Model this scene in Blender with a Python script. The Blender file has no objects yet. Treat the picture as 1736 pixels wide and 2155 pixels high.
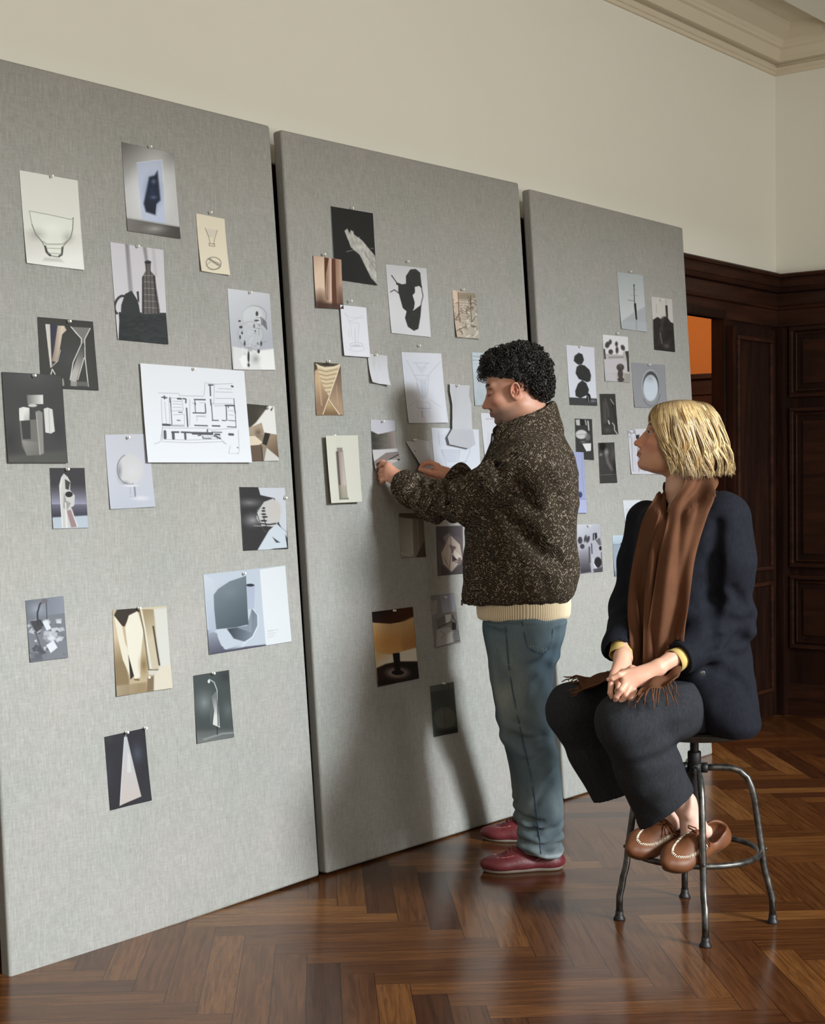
import bpy, bmesh, math, random
import numpy as np
from mathutils import Vector, Matrix
random.seed(7)
RNG = np.random.default_rng(11)
SC = bpy.context.scene
COL = SC.collection

# ------------------------------------------------------------------ camera solved from the photograph
FPX, CX, CY, CZ, YAW, PIT, ROL = 3154.34, -1.6565, -3.2787, 1.3087, .6856, -.0268, -.0092
Fw = np.array([math.cos(YAW)*math.cos(PIT), math.sin(YAW)*math.cos(PIT), math.sin(PIT)])
R0 = np.array([math.sin(YAW), -math.cos(YAW), 0.0])
U0 = np.cross(R0, Fw)
Rr = R0*math.cos(ROL) + U0*math.sin(ROL)
Ur = -R0*math.sin(ROL) + U0*math.cos(ROL)
Cc = np.array([CX, CY, CZ])
LEAN = .0647            # lean of the display boards
YW, XC = .285, 5.7713  # long wall plane and corner
NB = np.array([0, -math.cos(LEAN), math.sin(LEAN)])   # outward normal of the boards

def ray(x, y):
    return Fw + Rr*(x-868)/FPX - Ur*(y-1077.5)/FPX
def on_board(x, y, off=0.0):          # point of the board plane (or off metres in front of it)
    d = ray(x, y)
    return Cc + d*((off - Cc@NB)/(d@NB))
def project(P):
    d = np.asarray(P) - Cc
    z = d@Fw
    return np.stack([868+FPX*(d@Rr)/z, 1077.5-FPX*(d@Ur)/z], -1)

class Frame:
    """A person's or a piece of furniture's own frame: s to the right, d away, z up."""
    def __init__(self, origin):
        self.o = np.array(origin, float)
        self.es = R0.copy()
        self.ed = np.array([math.cos(YAW), math.sin(YAW), 0.0])
        self.M = Matrix(((self.es[0], self.ed[0], 0, self.o[0]), (self.es[1], self.ed[1], 0, self.o[1]), (0, 0, 1, self.o[2]), (0, 0, 0, 1)))
    def px(self, x, y, d=0.0):        # local (s,d,z) of a sighted point standing d metres behind the frame's origin
        r = ray(x, y)
        t = (d - (Cc-self.o)@self.ed)/(r@self.ed)
        P = Cc + r*t - self.o
        return np.array([P@self.es, P@self.ed, P[2]])
    def loc(self, P):
        P = np.asarray(P)-self.o
        return np.array([P@self.es, P@self.ed, P[2]])

cam_data = bpy.data.cameras.new('camera')
cam = bpy.data.objects.new('camera', cam_data)
COL.objects.link(cam)
m3 = Matrix((Rr, Ur, -Fw)).transposed()
cam.matrix_world = Matrix.Translation(Cc) @ m3.to_4x4()
cam_data.sensor_fit = 'VERTICAL'
cam_data.sensor_height = 24.0
cam_data.lens = 24.0*FPX/2155
cam_data.clip_start = .05
cam_data.clip_end = 60
SC.camera = cam

# ------------------------------------------------------------------ materials
def s2l(c):
    if isinstance(c, (int, float)): c = (c, c, c)
    return tuple(((v/255)/12.92 if v/255 <= .04045 else ((v/255+.055)/1.055)**2.4) for v in c)
def s2l_np(a):
    a = a/255.0
    return np.where(a <= .04045, a/12.92, ((np.maximum(a, 0)+.055)/1.055)**2.4)

class NT:
    def __init__(self, name, rough=.6, spec=.5, metal=0.0, color=(.5, .5, .5)):
        self.m = bpy.data.materials.new(name)
        self.m.use_nodes = True
        self.t = self.m.node_tree
        self.b = self.t.nodes['Principled BSDF']
        self.b.inputs['Roughness'].default_value = rough
        self.b.inputs['Specular IOR Level'].default_value = spec
        self.b.inputs['Metallic'].default_value = metal
        self.b.inputs['Base Color'].default_value = (*color, 1)
    def n(self, typ, **kw):
        nd = self.t.nodes.new(typ)
        for k, v in kw.items():
            if k in nd.inputs.keys() if hasattr(nd.inputs, 'keys') else False:
                self.put(nd.inputs[k], v)
            else:
                setattr(nd, k, v)
        return nd
    def put(self, sock, v):
        if hasattr(v, 'links') or isinstance(v, bpy.types.NodeSocket):
            self.t.links.new(v, sock)
        elif isinstance(v, (tuple, list)) and len(v) == 3 and sock.type == 'RGBA':
            sock.default_value = (*v, 1)
        else:
            sock.default_value = v
    def math(self, op, a, b=0.0, c=None):
        nd = self.t.nodes.new('ShaderNodeMath'); nd.operation = op
        self.put(nd.inputs[0], a); self.put(nd.inputs[1], b)
        if c is not None: self.put(nd.inputs[2], c)
        return nd.outputs[0]
    def mix(self, f, a, b, blend='MIX'):
        nd = self.t.nodes.new('ShaderNodeMix'); nd.data_type = 'RGBA'; nd.blend_type = blend
        self.put(nd.inputs[0], f); self.put(nd.inputs[6], a); self.put(nd.inputs[7], b)
        return nd.outputs[2]
    def ramp(self, f, stops):
        nd = self.t.nodes.new('ShaderNodeValToRGB')
        el = nd.color_ramp.elements
        while len(el) < len(stops): el.new(.5)
        for e, (p, c) in zip(el, stops):
            e.position = p; e.color = (*c, 1) if isinstance(c, tuple) else (c, c, c, 1)
        self.put(nd.inputs[0], f)
        return nd.outputs[0]
    def coords(self, kind='Object', scale=(1, 1, 1), rot=(0, 0, 0)):
        tc = self.t.nodes.new('ShaderNodeTexCoord')
        mp = self.t.nodes.new('ShaderNodeMapping')
        self.t.links.new(tc.outputs[kind], mp.inputs[0])
        mp.inputs['Scale'].default_value = scale
        mp.inputs['Rotation'].default_value = rot
        return mp.outputs[0]
    def turned(self, ang, squash=.3):
        tc = self.t.nodes.new('ShaderNodeTexCoord'); m1 = self.t.nodes.new('ShaderNodeMapping'); m2 = self.t.nodes.new('ShaderNodeMapping')
        self.t.links.new(tc.outputs['Object'], m1.inputs[0]); self.t.links.new(m1.outputs[0], m2.inputs[0])
        m1.inputs['Rotation'].default_value = (0, ang, 0); m2.inputs['Scale'].default_value = (1, .8, squash)
        return m2.outputs[0]
    def noise(self, vec, scale=5, detail=3, rough=.5, dist=0.0):
        nd = self.t.nodes.new('ShaderNodeTexNoise')
        self.t.links.new(vec, nd.inputs['Vector'])
        nd.inputs['Scale'].default_value = scale; nd.inputs['Detail'].default_value = detail
        nd.inputs['Roughness'].default_value = rough; nd.inputs['Distortion'].default_value = dist
        return nd.outputs['Fac']
    def attr(self, name, out='Color'):
        nd = self.t.nodes.new('ShaderNodeAttribute'); nd.attribute_name = name
        return nd.outputs[out]
    def color(self, v): self.put(self.b.inputs['Base Color'], v)
    def bump(self, h, strength=.3, dist=.002):
        nd = self.t.nodes.new('ShaderNodeBump')
        nd.inputs['Strength'].default_value = strength; nd.inputs['Distance'].default_value = dist
        self.t.links.new(h, nd.inputs['Height'])
        self.t.links.new(nd.outputs[0], self.b.inputs['Normal'])

# ------------------------------------------------------------------ objects
def mesh_from(verts, faces, name):
    me = bpy.data.meshes.new(name)
    verts = np.asarray(verts, np.float32)
    if isinstance(faces, np.ndarray):
        n, k = faces.shape
        me.vertices.add(len(verts)); me.vertices.foreach_set('co', verts.ravel())
        me.loops.add(n*k); me.loops.foreach_set('vertex_index', faces.astype(np.int32).ravel())
        me.polygons.add(n); me.polygons.foreach_set('loop_start', np.arange(0, n*k, k, dtype=np.int32))
        me.update(calc_edges=True)
    else:
        me.from_pydata([tuple(map(float, v)) for v in verts], [], [tuple(map(int, f)) for f in faces])
    me.validate()
    return me
def link(name, me, mat=None, parent=None, matrix=None, smooth=False):
    o = bpy.data.objects.new(name, me); COL.objects.link(o)
    if mat is not None: me.materials.append(mat.m if isinstance(mat, NT) else mat)
    if parent is not None: o.parent = parent
    if matrix is not None:
        if parent is None: o.matrix_world = matrix
        else: o.matrix_basis = matrix
    if smooth and me is not None: me.polygons.foreach_set('use_smooth', [True]*len(me.polygons))
    return o
def empty(name, matrix=None):
    o = bpy.data.objects.new(name, None); COL.objects.link(o); o.empty_display_size = .05
    if matrix is not None: o.matrix_world = matrix
    return o
def tag(o, label=None, cat=None, group=None, kind=None):
    if label: o['label'] = label
    if cat: o['category'] = cat
    if group: o['group'] = group
    if kind: o['kind'] = kind
    return o
def vcol(me, col, name='Col'):
    a = me.color_attributes.new(name, 'FLOAT_COLOR', 'POINT')
    c = np.ones((len(me.vertices), 4), np.float32); c[:, :3] = col
    a.data.foreach_set('color', c.ravel())

class MB:
    """collects boxes, bars, tubes and lathes into one mesh"""
    def __init__(self): self.v = []; self.f = []; self.n = 0
    def add(self, v, f):
        self.v.append(np.asarray(v, float)); self.f += [tuple(i+self.n for i in q) for q in f]; self.n += len(v)
    def box(self, lo, hi):
        x0, y0, z0 = lo; x1, y1, z1 = hi
        self.add([(x0, y0, z0), (x1, y0, z0), (x1, y1, z0), (x0, y1, z0), (x0, y0, z1), (x1, y0, z1), (x1, y1, z1), (x0, y1, z1)],
                 [(0, 3, 2, 1), (4, 5, 6, 7), (0, 1, 5, 4), (1, 2, 6, 5), (2, 3, 7, 6), (3, 0, 4, 7)])
    def tube(self, pts, rad, n=10, cap=True, flat=1.0, close=False):
        pts = np.asarray(pts, float); m = len(pts)
        rad = np.full(m, rad) if np.isscalar(rad) else np.asarray(rad, float)
        if close: T = np.roll(pts, -1, 0)-np.roll(pts, 1, 0)
        else: T = np.gradient(pts, axis=0)
        T /= np.linalg.norm(T, axis=1)[:, None]+1e-12
        up = np.array([0, 0, 1.]) if abs(T[0][2]) < .9 else np.array([1., 0, 0])
        N = np.cross(T[0], up); N /= np.linalg.norm(N)
        vs = []
        a = np.linspace(0, 2*math.pi, n, endpoint=False)
        for i in range(m):
            N = N-T[i]*(N@T[i]); N /= np.linalg.norm(N)+1e-12
            B = np.cross(T[i], N)
            vs.append(pts[i]+rad[i]*(np.cos(a)[:, None]*N+flat*np.sin(a)[:, None]*B))
        fs = []
        for i in range(m if close else m-1):
            j = (i+1) % m
            for k in range(n):
                k2 = (k+1) % n
                fs.append((i*n+k, i*n+k2, j*n+k2, j*n+k))
        if cap and not close:
            fs.append(tuple(range(n-1, -1, -1))); fs.append(tuple((m-1)*n+k for k in range(n)))
        self.add(np.concatenate(vs), fs)
    def lathe(self, prof, center, n=24, axis=None):
        # prof: list of (r, h)
        prof = list(prof); a = np.linspace(0, 2*math.pi, n, endpoint=False)
        M = np.eye(3)
        if axis is not None:
            w = np.asarray(axis, float); w /= np.linalg.norm(w)
            u = np.cross(w, [0, 0, 1.] if abs(w[2]) < .9 else [1., 0, 0]); u /= np.linalg.norm(u)
            M = np.stack([u, np.cross(w, u), w])
        vs = []
        for r, h in prof:
            p = np.stack([r*np.cos(a), r*np.sin(a), np.full(n, h)], 1)@M
            vs.append(p+np.asarray(center))
        fs = [(i*n+k, i*n+(k+1) % n, (i+1)*n+(k+1) % n, (i+1)*n+k) for i in range(len(prof)-1) for k in range(n)]
        fs.append(tuple(range(n-1, -1, -1))); fs.append(tuple((len(prof)-1)*n+k for k in range(n)))
        self.add(np.concatenate(vs), fs)
    def mesh(self, name):
        return mesh_from(np.concatenate(self.v), self.f, name)
    def build(self, name, mat, parent=None, matrix=None, smooth=False, bevel=0):
        o = link(name, self.mesh(name), mat, parent, matrix, smooth)
        if bevel:
            md = o.modifiers.new('b', 'BEVEL'); md.width = bevel; md.segments = 2; md.limit_method = 'ANGLE'
        return o

# ------------------------------------------------------------------ smooth solid modelling on a voxel field
import openvdb as vdb
class Vol:
    def __init__(self, lo, hi, h):
        self.lo = np.array(lo, float); self.h = h
        self.n = np.ceil((np.array(hi)-self.lo)/h).astype(int)+1
        self.D = np.full(self.n, 9.0, np.float32)
    def _reg(self, lo, hi, pad):
        i0 = np.clip(np.floor((np.asarray(lo)-pad-self.lo)/self.h).astype(int), 0, self.n)
        i1 = np.clip(np.ceil((np.asarray(hi)+pad-self.lo)/self.h).astype(int)+1, 0, self.n)
        sl = tuple(slice(a, b) for a, b in zip(i0, i1))
        g = [self.lo[k]+self.h*np.arange(i0[k], i1[k], dtype=np.float32) for k in range(3)]
        X, Y, Z = np.meshgrid(*g, indexing='ij')
        return sl, X, Y, Z
    def _apply(self, sl, d, k, op):
        o = self.D[sl]
        if op == 'add':
            if k > 0:
                h = np.maximum(k-np.abs(o-d), 0)/k
                self.D[sl] = np.minimum(o, d)-h*h*k*.25
            else: self.D[sl] = np.minimum(o, d)
        elif op == 'sub':
            d = -d
            if k > 0:
                h = np.maximum(k-np.abs(o-d), 0)/k
                self.D[sl] = np.maximum(o, d)+h*h*k*.25
            else: self.D[sl] = np.maximum(o, d)
    def cone(self, a, b, ra, rb, k=.02, op='add', sq=None):
        a = np.asarray(a, float); b = np.asarray(b, float)
        R = max(ra, rb)
        sl, X, Y, Z = self._reg(np.minimum(a, b)-R, np.maximum(a, b)+R, k+2*self.h)
        if X.size == 0: return self
        ab = b-a; L2 = ab@ab+1e-12
        px, py, pz = X-a[0], Y-a[1], Z-a[2]
        t = np.clip((px*ab[0]+py*ab[1]+pz*ab[2])/L2, 0, 1)
        dx, dy, dz = px-t*ab[0], py-t*ab[1], pz-t*ab[2]
        if sq is not None:          # (axis vector, factor): flattens the limb along an axis
            ax, f = np.asarray(sq[0], float), sq[1]; ax = ax/np.linalg.norm(ax)
            q = dx*ax[0]+dy*ax[1]+dz*ax[2]
            s = 1/f-1
            dx, dy, dz = dx+q*s*ax[0], dy+q*s*ax[1], dz+q*s*ax[2]
        d = np.sqrt(dx*dx+dy*dy+dz*dz)-(ra+(rb-ra)*t)
        self._apply(sl, d, k, op); return self
    def chain(self, pts, rs, k=.02, op='add', sq=None):
        for i in range(len(pts)-1): self.cone(pts[i], pts[i+1], rs[i], rs[i+1], k, op, sq)
        return self
    def ell(self, c, r, k=.02, op='add', rot=None):
        c = np.asarray(c, float); r = np.asarray(r, float); R = r.max()
        sl, X, Y, Z = self._reg(c-R, c+R, k+2*self.h)
        if X.size == 0: return self
        x, y, z = X-c[0], Y-c[1], Z-c[2]
        if rot is not None:
            M = np.asarray(rot)       # rows are the ellipsoid's axes
            x, y, z = (M[0][0]*x+M[0][1]*y+M[0][2]*z, M[1][0]*x+M[1][1]*y+M[1][2]*z, M[2][0]*x+M[2][1]*y+M[2][2]*z)
        k0 = np.sqrt((x/r[0])**2+(y/r[1])**2+(z/r[2])**2)
        k1 = np.sqrt((x/r[0]**2)**2+(y/r[1]**2)**2+(z/r[2]**2)**2)+1e-9
        d = k0*(k0-1)/k1
        self._apply(sl, d, k, op); return self
    def loft(self, st, k=.02, op='add', e=2.0, rot=0.0):
        """st: rows (z, s, d, rs, rd) from low to high; superelliptic sections, turned by rot about z"""
        st = np.asarray(st, float)
        R = max(st[:, 3].max(), st[:, 4].max())
        lo = [st[:, 1].min()-R, st[:, 2].min()-R, st[0, 0]]; hi = [st[:, 1].max()+R, st[:, 2].max()+R, st[-1, 0]]
        sl, X, Y, Z = self._reg(lo, hi, k+2*self.h)
        z1 = Z[0, 0, :]
        def ip(c):   # smooth (Catmull-Rom like) by refining with cubic hermite
            zz = st[:, 0]; v = st[:, c]; m = np.gradient(v, zz)
            i = np.clip(np.searchsorted(zz, z1)-1, 0, len(zz)-2)
            hh = zz[i+1]-zz[i]; t = np.clip((z1-zz[i])/hh, 0, 1)
            return ((2*t**3-3*t**2+1)*v[i]+(t**3-2*t**2+t)*hh*m[i]+(-2*t**3+3*t**2)*v[i+1]+(t**3-t**2)*hh*m[i+1]).astype(np.float32)
        cs, cd, rs, rd = (ip(i)[None, None, :] for i in (1, 2, 3, 4))
        x, y = X-cs, Y-cd
        if rot:
            c, s = math.cos(rot), math.sin(rot); x, y = c*x+s*y, -s*x+c*y
        q = (np.abs(x/rs)**e+np.abs(y/rd)**e)**(1/e)
        g = np.sqrt((x/rs**2)**2+(y/rd**2)**2)+1e-6
        d = (q-1)*np.minimum(q/g, 1.5*np.maximum(rs, rd))
        dz = np.maximum(st[0, 0]-Z, Z-st[-1, 0])
        d = np.maximum(d, dz)
        self._apply(sl, d.astype(np.float32), k, op); return self
    def half(self, p, n, op='sub', lo=None, hi=None, k=0.0):
        """removes everything on the side n points to"""
        n = np.asarray(n, float); n = n/np.linalg.norm(n); p = np.asarray(p, float)
        if lo is None: lo = self.lo; hi = self.lo+self.h*(self.n-1)
        sl, X, Y, Z = self._reg(lo, hi, 0)
        d = -((X-p[0])*n[0]+(Y-p[1])*n[1]+(Z-p[2])*n[2])
        self._apply(sl, d, k, op); return self
    def warp(self, fn):
        """fn(X,Y,Z) added to the distance: folds and creases"""
        sl, X, Y, Z = self._reg(self.lo, self.lo+self.h*(self.n-1), 0)
        self.D = self.D+fn(X, Y, Z).astype(np.float32); return self
    def mesh(self, name, smooth=1):
        D = self.D.copy()
        for ax in range(3):   # seal the box
            i = [slice(None)]*3
            for e in (0, -1):
                i[ax] = e; D[tuple(i)] = np.maximum(D[tuple(i)], self.h)
        np.clip(D, -4*self.h, 4*self.h, out=D)
        g = vdb.FloatGrid(4*self.h); g.copyFromArray(D)
        pts, quads = g.convertToQuads(isovalue=0.0)
        pts = np.array(pts, np.float64); quads = np.array(quads, np.int64)
        # drop small floating crumbs is not needed; relax
        e = np.concatenate([quads[:, [0, 1]], quads[:, [1, 2]], quads[:, [2, 3]], quads[:, [3, 0]]])
        for _ in range(smooth):
            acc = np.zeros_like(pts); cnt = np.zeros(len(pts))
            np.add.at(acc, e[:, 0], pts[e[:, 1]]); np.add.at(acc, e[:, 1], pts[e[:, 0]])
            np.add.at(cnt, e[:, 0], 1); np.add.at(cnt, e[:, 1], 1)
            pts = pts*.5+.5*acc/np.maximum(cnt, 1)[:, None]
        pts = pts*self.h+self.lo
        return mesh_from(pts, quads[:, ::-1].copy(), name)
def vnoise(x, y, z=0.0, seed=0):
    """cheap value noise, -1..1"""
    x = np.asarray(x, np.float64); y = np.asarray(y, np.float64)+0*x; z = np.asarray(z, np.float64)+0*x
    xi, yi, zi = np.floor(x).astype(np.int64), np.floor(y).astype(np.int64), np.floor(z).astype(np.int64)
    fx, fy, fz = x-xi, y-yi, z-zi
    fx, fy, fz = (t*t*(3-2*t) for t in (fx, fy, fz))
    def h(a, b, c):
        n = (a*374761393+b*668265263+c*2147483647+seed*974711) & 0xffffffff
        n = ((n ^ (n >> 13))*1274126177) & 0xffffffff
        return ((n ^ (n >> 16)) & 0xffff)/32767.5-1
    r = 0
    for i in (0, 1):
        for j in (0, 1):
            for k in (0, 1):
                r = r+h(xi+i, yi+j, zi+k)*(fx if i else 1-fx)*(fy if j else 1-fy)*(fz if k else 1-fz)
    return r
def verts_of(me):
    a = np.empty(len(me.vertices)*3, np.float32); me.vertices.foreach_get('co', a); return a.reshape(-1, 3)
# ================================================================== ROOM
M_plaster = NT('cream_plaster', .85, .2)
v = M_plaster.coords('Object')
f = M_plaster.noise(v, 1.3, 4)
M_plaster.color(M_plaster.mix(f, s2l((229, 228, 217)), s2l((236, 235, 226))))
M_plaster.bump(M_plaster.noise(v, 60, 3), .08, .002)
M_ceil = NT('ceiling_plaster', .9, .2, color=s2l((214, 204, 184)))
M_ceil.bump(M_ceil.noise(M_ceil.coords('Object'), 25, 3), .08, .003)

M_wood = NT('dark_oak', .42, .35)
v = M_wood.coords('Object', (9, 9, .9))
f = M_wood.noise(v, 3.0, 6, .6, .6)
M_wood.color(M_wood.ramp(f, [(.25, s2l((16, 7, 4))), (.5, s2l((34, 16, 9))), (.8, s2l((56, 29, 16)))]))
M_wood.bump(f, .15, .001)
M_wood2 = NT('dark_oak_rail', .42, .35)
v = M_wood2.coords('Object', (.9, .9, 9))
f = M_wood2.noise(v, 3.0, 6, .6, .6)
M_wood2.color(M_wood2.ramp(f, [(.25, s2l((30, 14, 8))), (.5, s2l((50, 26, 16))), (.8, s2l((74, 42, 27)))]))
M_orange = NT('orange_plaster', .85, .2, color=s2l((214, 140, 76)))

def prism(prof, x0, x1, axis='x', fixed=0.0, sign=-1):
    """extrudes a profile of (out, z) along a wall; out is measured from the wall plane"""
    mb = MB(); n = len(prof); vs = []
    for k, t in enumerate((x0, x1)):
        for o, z in prof:
            e = t - (o if k == 1 else 0) if axis == 'x' else t + (0 if k == 1 else 0)
            if axis == 'x': vs.append((t-(o if k == 1 and sign == -1 else 0), fixed-o, z))
            else: vs.append((fixed-o, t-(o if k == 1 else 0), z))
    fs = [(i, (i+1) % n, n+(i+1) % n, n+i) for i in range(n)] + [tuple(range(n-1, -1, -1)), tuple(range(n, 2*n))]
    mb.add(vs, fs); return mb

X_LEFT, Y_NEAR, ZC = -3.2, -5.4, 3.60
DOOR_X0, DOOR_X1, DOOR_Z = 4.15, 5.175, 2.064
WZ = 2.325                      # top of the wood panelling
# long wall: plaster above the panelling, backing below it with the doorway left open
mb = MB()
mb.box((X_LEFT, YW, WZ-.02), (XC+.25, YW+.25, ZC+.2))
mb.box((X_LEFT, YW, 0), (DOOR_X0, YW+.05, WZ-.02))
mb.box((DOOR_X1, YW, 0), (XC+.25, YW+.05, WZ-.02))
mb.box((DOOR_X0, YW, DOOR_Z), (DOOR_X1, YW+.05, WZ-.02))
tag(mb.build('wall_back', M_plaster), 'cream plaster wall above the dark wood panelling', kind='structure')
mb = MB(); mb.box((XC, Y_NEAR, 0), (XC+.25, YW, ZC+.2))
tag(mb.build('wall_right', M_plaster), 'cream plaster side wall above dark panelling', kind='structure')
mb = MB(); mb.box((X_LEFT-.25, Y_NEAR, 0), (X_LEFT, YW, ZC+.2))
tag(mb.build('wall_left', M_plaster), 'cream plaster wall at the near end of the room', kind='structure')
# ceiling with a sunk bay and a beam
mb = MB(); mb.box((X_LEFT, Y_NEAR, ZC), (XC+.25, YW+.25, ZC+.2))
tag(mb.build('ceiling', M_ceil), 'beige plaster ceiling', kind='structure')

# cornice
co = [(o_, z_+.05) for o_, z_ in [(0, 3.335), (.012, 3.335), (.012, 3.352), (.022, 3.356), (.022, 3.374), (.004, 3.378), (.004, 3.392), (.05, 3.394), (.052, 3.42), (.062, 3.452), (.078, 3.458), (.082, 3.468),
      (.09, 3.474), (.094, 3.49), (.115, 3.498), (.150, 3.512), (.158, 3.535), (.170, 3.555), (0, 3.555)]]
tag(prism(co, X_LEFT, XC, 'x', YW).build('trim_1', M_ceil), 'stepped plaster cornice along the long wall', kind='structure')
tag(prism(co, Y_NEAR, YW, 'y', XC).build('trim_2', M_ceil), 'stepped plaster cornice along the side wall', kind='structure')
# ceiling beam parallel to the long wall
mb = MB()
r_ = ray(1696, 26); yb = (Cc+r_*((3.50-CZ)/r_[2]))[1]
mb.box((X_LEFT, yb-.45, 3.50), (XC, yb, ZC+.01)); mb.box((X_LEFT, yb-.47, 3.53), (XC, yb+.02, 3.55)); mb.box((X_LEFT, yb-.50, 3.57), (XC, yb+.045, 3.60))
tag(mb.build('trim_3', M_plaster), 'pale plaster ceiling beam with a moulded edge', kind='structure')

# ---- dark wood panelling: one long cap and frieze moulding, fields below
cap = [(0, 2.300), (.052, 2.300), (.054, 2.308), (.064, 2.312), (.067, 2.326), (.062, 2.333), (0, 2.336)]
fr = [(0, 2.236), (.034, 2.240), (.040, 2.262), (.044, 2.264), (.050, 2.300), (0, 2.300)]
ar = [(0, 2.06), (.014, 2.06), (.014, 2.145), (.028, 2.150), (.030, 2.160), (.022, 2.168), (.008, 2.174), (.008, 2.236), (0, 2.236)]
def panelling(name, axis, a0, a1, fixed, fields, label, gap=None):
    root = tag(empty(name), label, kind='structure')
    for nm, pr, m in (('cap_moulding', cap, M_wood2), ('frieze_board', fr, M_wood2), ('architrave_moulding', ar, M_wood2)):
        prism(pr, a0, a1, axis, fixed).build(nm, m, root)
    def bx(mb, p0, p1, z0, z1, o0, o1):
        if axis == 'x': mb.box((p0, fixed-o1, z0), (p1, fixed-o0, z1))
        else: mb.box((fixed-o1, p0, z0), (fixed-o0, p1, z1))
    segs = [(a0, a1)] if gap is None else [(a0, gap[0]), (gap[1], a1)]
    bd = MB(); bs = MB()
    for p, q in segs:
        bx(bd, p, q, 0.0, 2.062, 0, .006)
        bx(bs, p, q, 0.0, .15, .006, .03); bx(bs, p, q, .15, .17, .006, .022)
    bd.build('back_board', M_wood, root); bs.build('plinth', M_wood2, root)
    st = MB()
    for (p, q, zs) in fields:          # stile-and-rail frame round each raised field
        for (z0, z1) in zs:
            m = MB()
            w = .02
            bx(m, p-w, q+w, z1, z1+w, .006, .026); bx(m, p-w, q+w, z0-w, z0, .006, .026)
            bx(m, p-w, p, z0, z1, .006, .026); bx(m, q, q+w, z0, z1, .006, .026)
            bx(m, p+.012, p+.020, z0+.012, z1-.012, .006, .016); bx(m, q-.020, q-.012, z0+.012, z1-.012, .006, .016)
            bx(m, p+.02, q-.02, z1-.020, z1-.012, .006, .016); bx(m, p+.02, q-.02, z0+.012, z0+.020, .006, .016)
            bx(m, p+.05, q-.05, z0+.05, z1-.05, .006, .013)
            m.build('field_moulding', M_wood2, root, bevel=.003)
    return root
flds = []
x = -2.9
while x < 3.2:
    flds.append((x, x+.62, [(.4, .74), (.84, 1.58), (1.70, 1.97)])); x += .8
panelling('trim_4', 'x', X_LEFT, XC, YW, flds, 'dark oak wainscot with cap moulding along the long wall', (DOOR_X0, DOOR_X1))
yf = [(-.55, .18), (-1.55, -.85), (-2.5, -1.8), (-3.45, -2.75), (-4.4, -3.7)]
pr = panelling('trim_5', 'y', Y_NEAR, YW, XC, [(a, b, [(.376, .723), (.806, 1.609), (1.704, 2.033)]) for a, b in yf], 'dark oak wainscot panelling on the side wall')
# carved wreath in the upper field of the side wall
mb = MB()
for i in range(26):
    a = 2*math.pi*i/26
    c = np.array([XC-.012, -.18+.115*math.cos(a), 1.87+.105*math.sin(a)])
    t = np.array([0, -math.sin(a+.5), math.cos(a+.5)])
    mb.tube([c-t*.022, c, c+t*.026], [.002, .011, .002], 6)
mb.tube([(XC-.012, -.18+.07*math.cos(a), 1.87+.065*math.sin(a)) for a in np.linspace(0, 2*math.pi, 22)[:-1]], .007, 6, close=True)
mb.build('carved_wreath', M_wood2, pr)
# corner post and door jambs
mb = MB(); mb.box((XC-.075, YW-.075, 0), (XC, YW, 2.046))
tag(mb.build('trim_6', M_wood), 'dark oak post in the room corner', kind='structure')
mb = MB()
mb.box((DOOR_X0-.02, YW-.02, 0), (DOOR_X0+.03, YW+.06, DOOR_Z+.03)); mb.box((DOOR_X1-.01, YW-.01, 0), (DOOR_X1+.03, YW+.06, DOOR_Z+.03))
mb.box((DOOR_X0, YW-.02, DOOR_Z), (DOOR_X1, YW+.06, DOOR_Z+.04))
tag(mb.build('trim_7', M_wood), 'dark oak lining of the doorway', kind='structure')
# door leaf folded back against the wall beside the opening
d = tag(empty('door_1'), 'dark oak panelled door leaf right of the doorway', kind='structure')
DX0, DX1 = 5.185, 5.66
mb = MB(); mb.box((DX0, YW-.05, .01), (DX1, YW-.012, 2.03)); mb.build('door_leaf', M_wood, d)
mb = MB()
P0, P1 = 5.235, 5.585
for z0, z1 in ((.16, .70), (.80, 1.96)):
    mb.box((P0-.02, YW-.066, z0), (P0, YW-.05, z1)); mb.box((P1, YW-.066, z0), (P1+.02, YW-.05, z1))
    mb.box((P0-.02, YW-.066, z1), (P1+.02, YW-.05, z1+.02)); mb.box((P0-.02, YW-.066, z0-.02), (P1+.02, YW-.05, z0))
mb.build('door_moulding', M_wood2, d, bevel=.003)
# the room seen through the doorway
XB = 6.9
zd = (Cc+ray(1485, 786)*((XB-.07-CX)/ray(1485, 786)[0]))[2]
mb = MB(); mb.box((XB, YW+.05, 0), (XB+.1, 3.7, 3.2)); mb.box((2.6, 3.6, 0), (XB, 3.7, 3.2))
tag(mb.build('wall_beyond', M_orange), 'orange wall of the room beyond the doorway', kind='structure')
mb = MB(); mb.box((XB-.04, YW+.26, 0), (XB-.005, 3.59, zd-.03)); mb.box((XB-.07, YW+.26, zd-.03), (XB-.005, 3.59, zd)); mb.box((XB-.055, YW+.26, zd-.13), (XB-.04, 3.59, zd-.10))
tag(mb.build('trim_8', M_wood2), 'dark dado below the orange wall', kind='structure')
mb = MB(); mb.box((2.6, YW+.05, 3.2), (XB+.1, 3.7, 3.3)); mb.box((2.5, YW+.05, 0), (2.6, 3.7, 3.3))
tag(mb.build('wall_beyond_side', M_orange), 'side walls and ceiling of the orange room', kind='structure')

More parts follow.
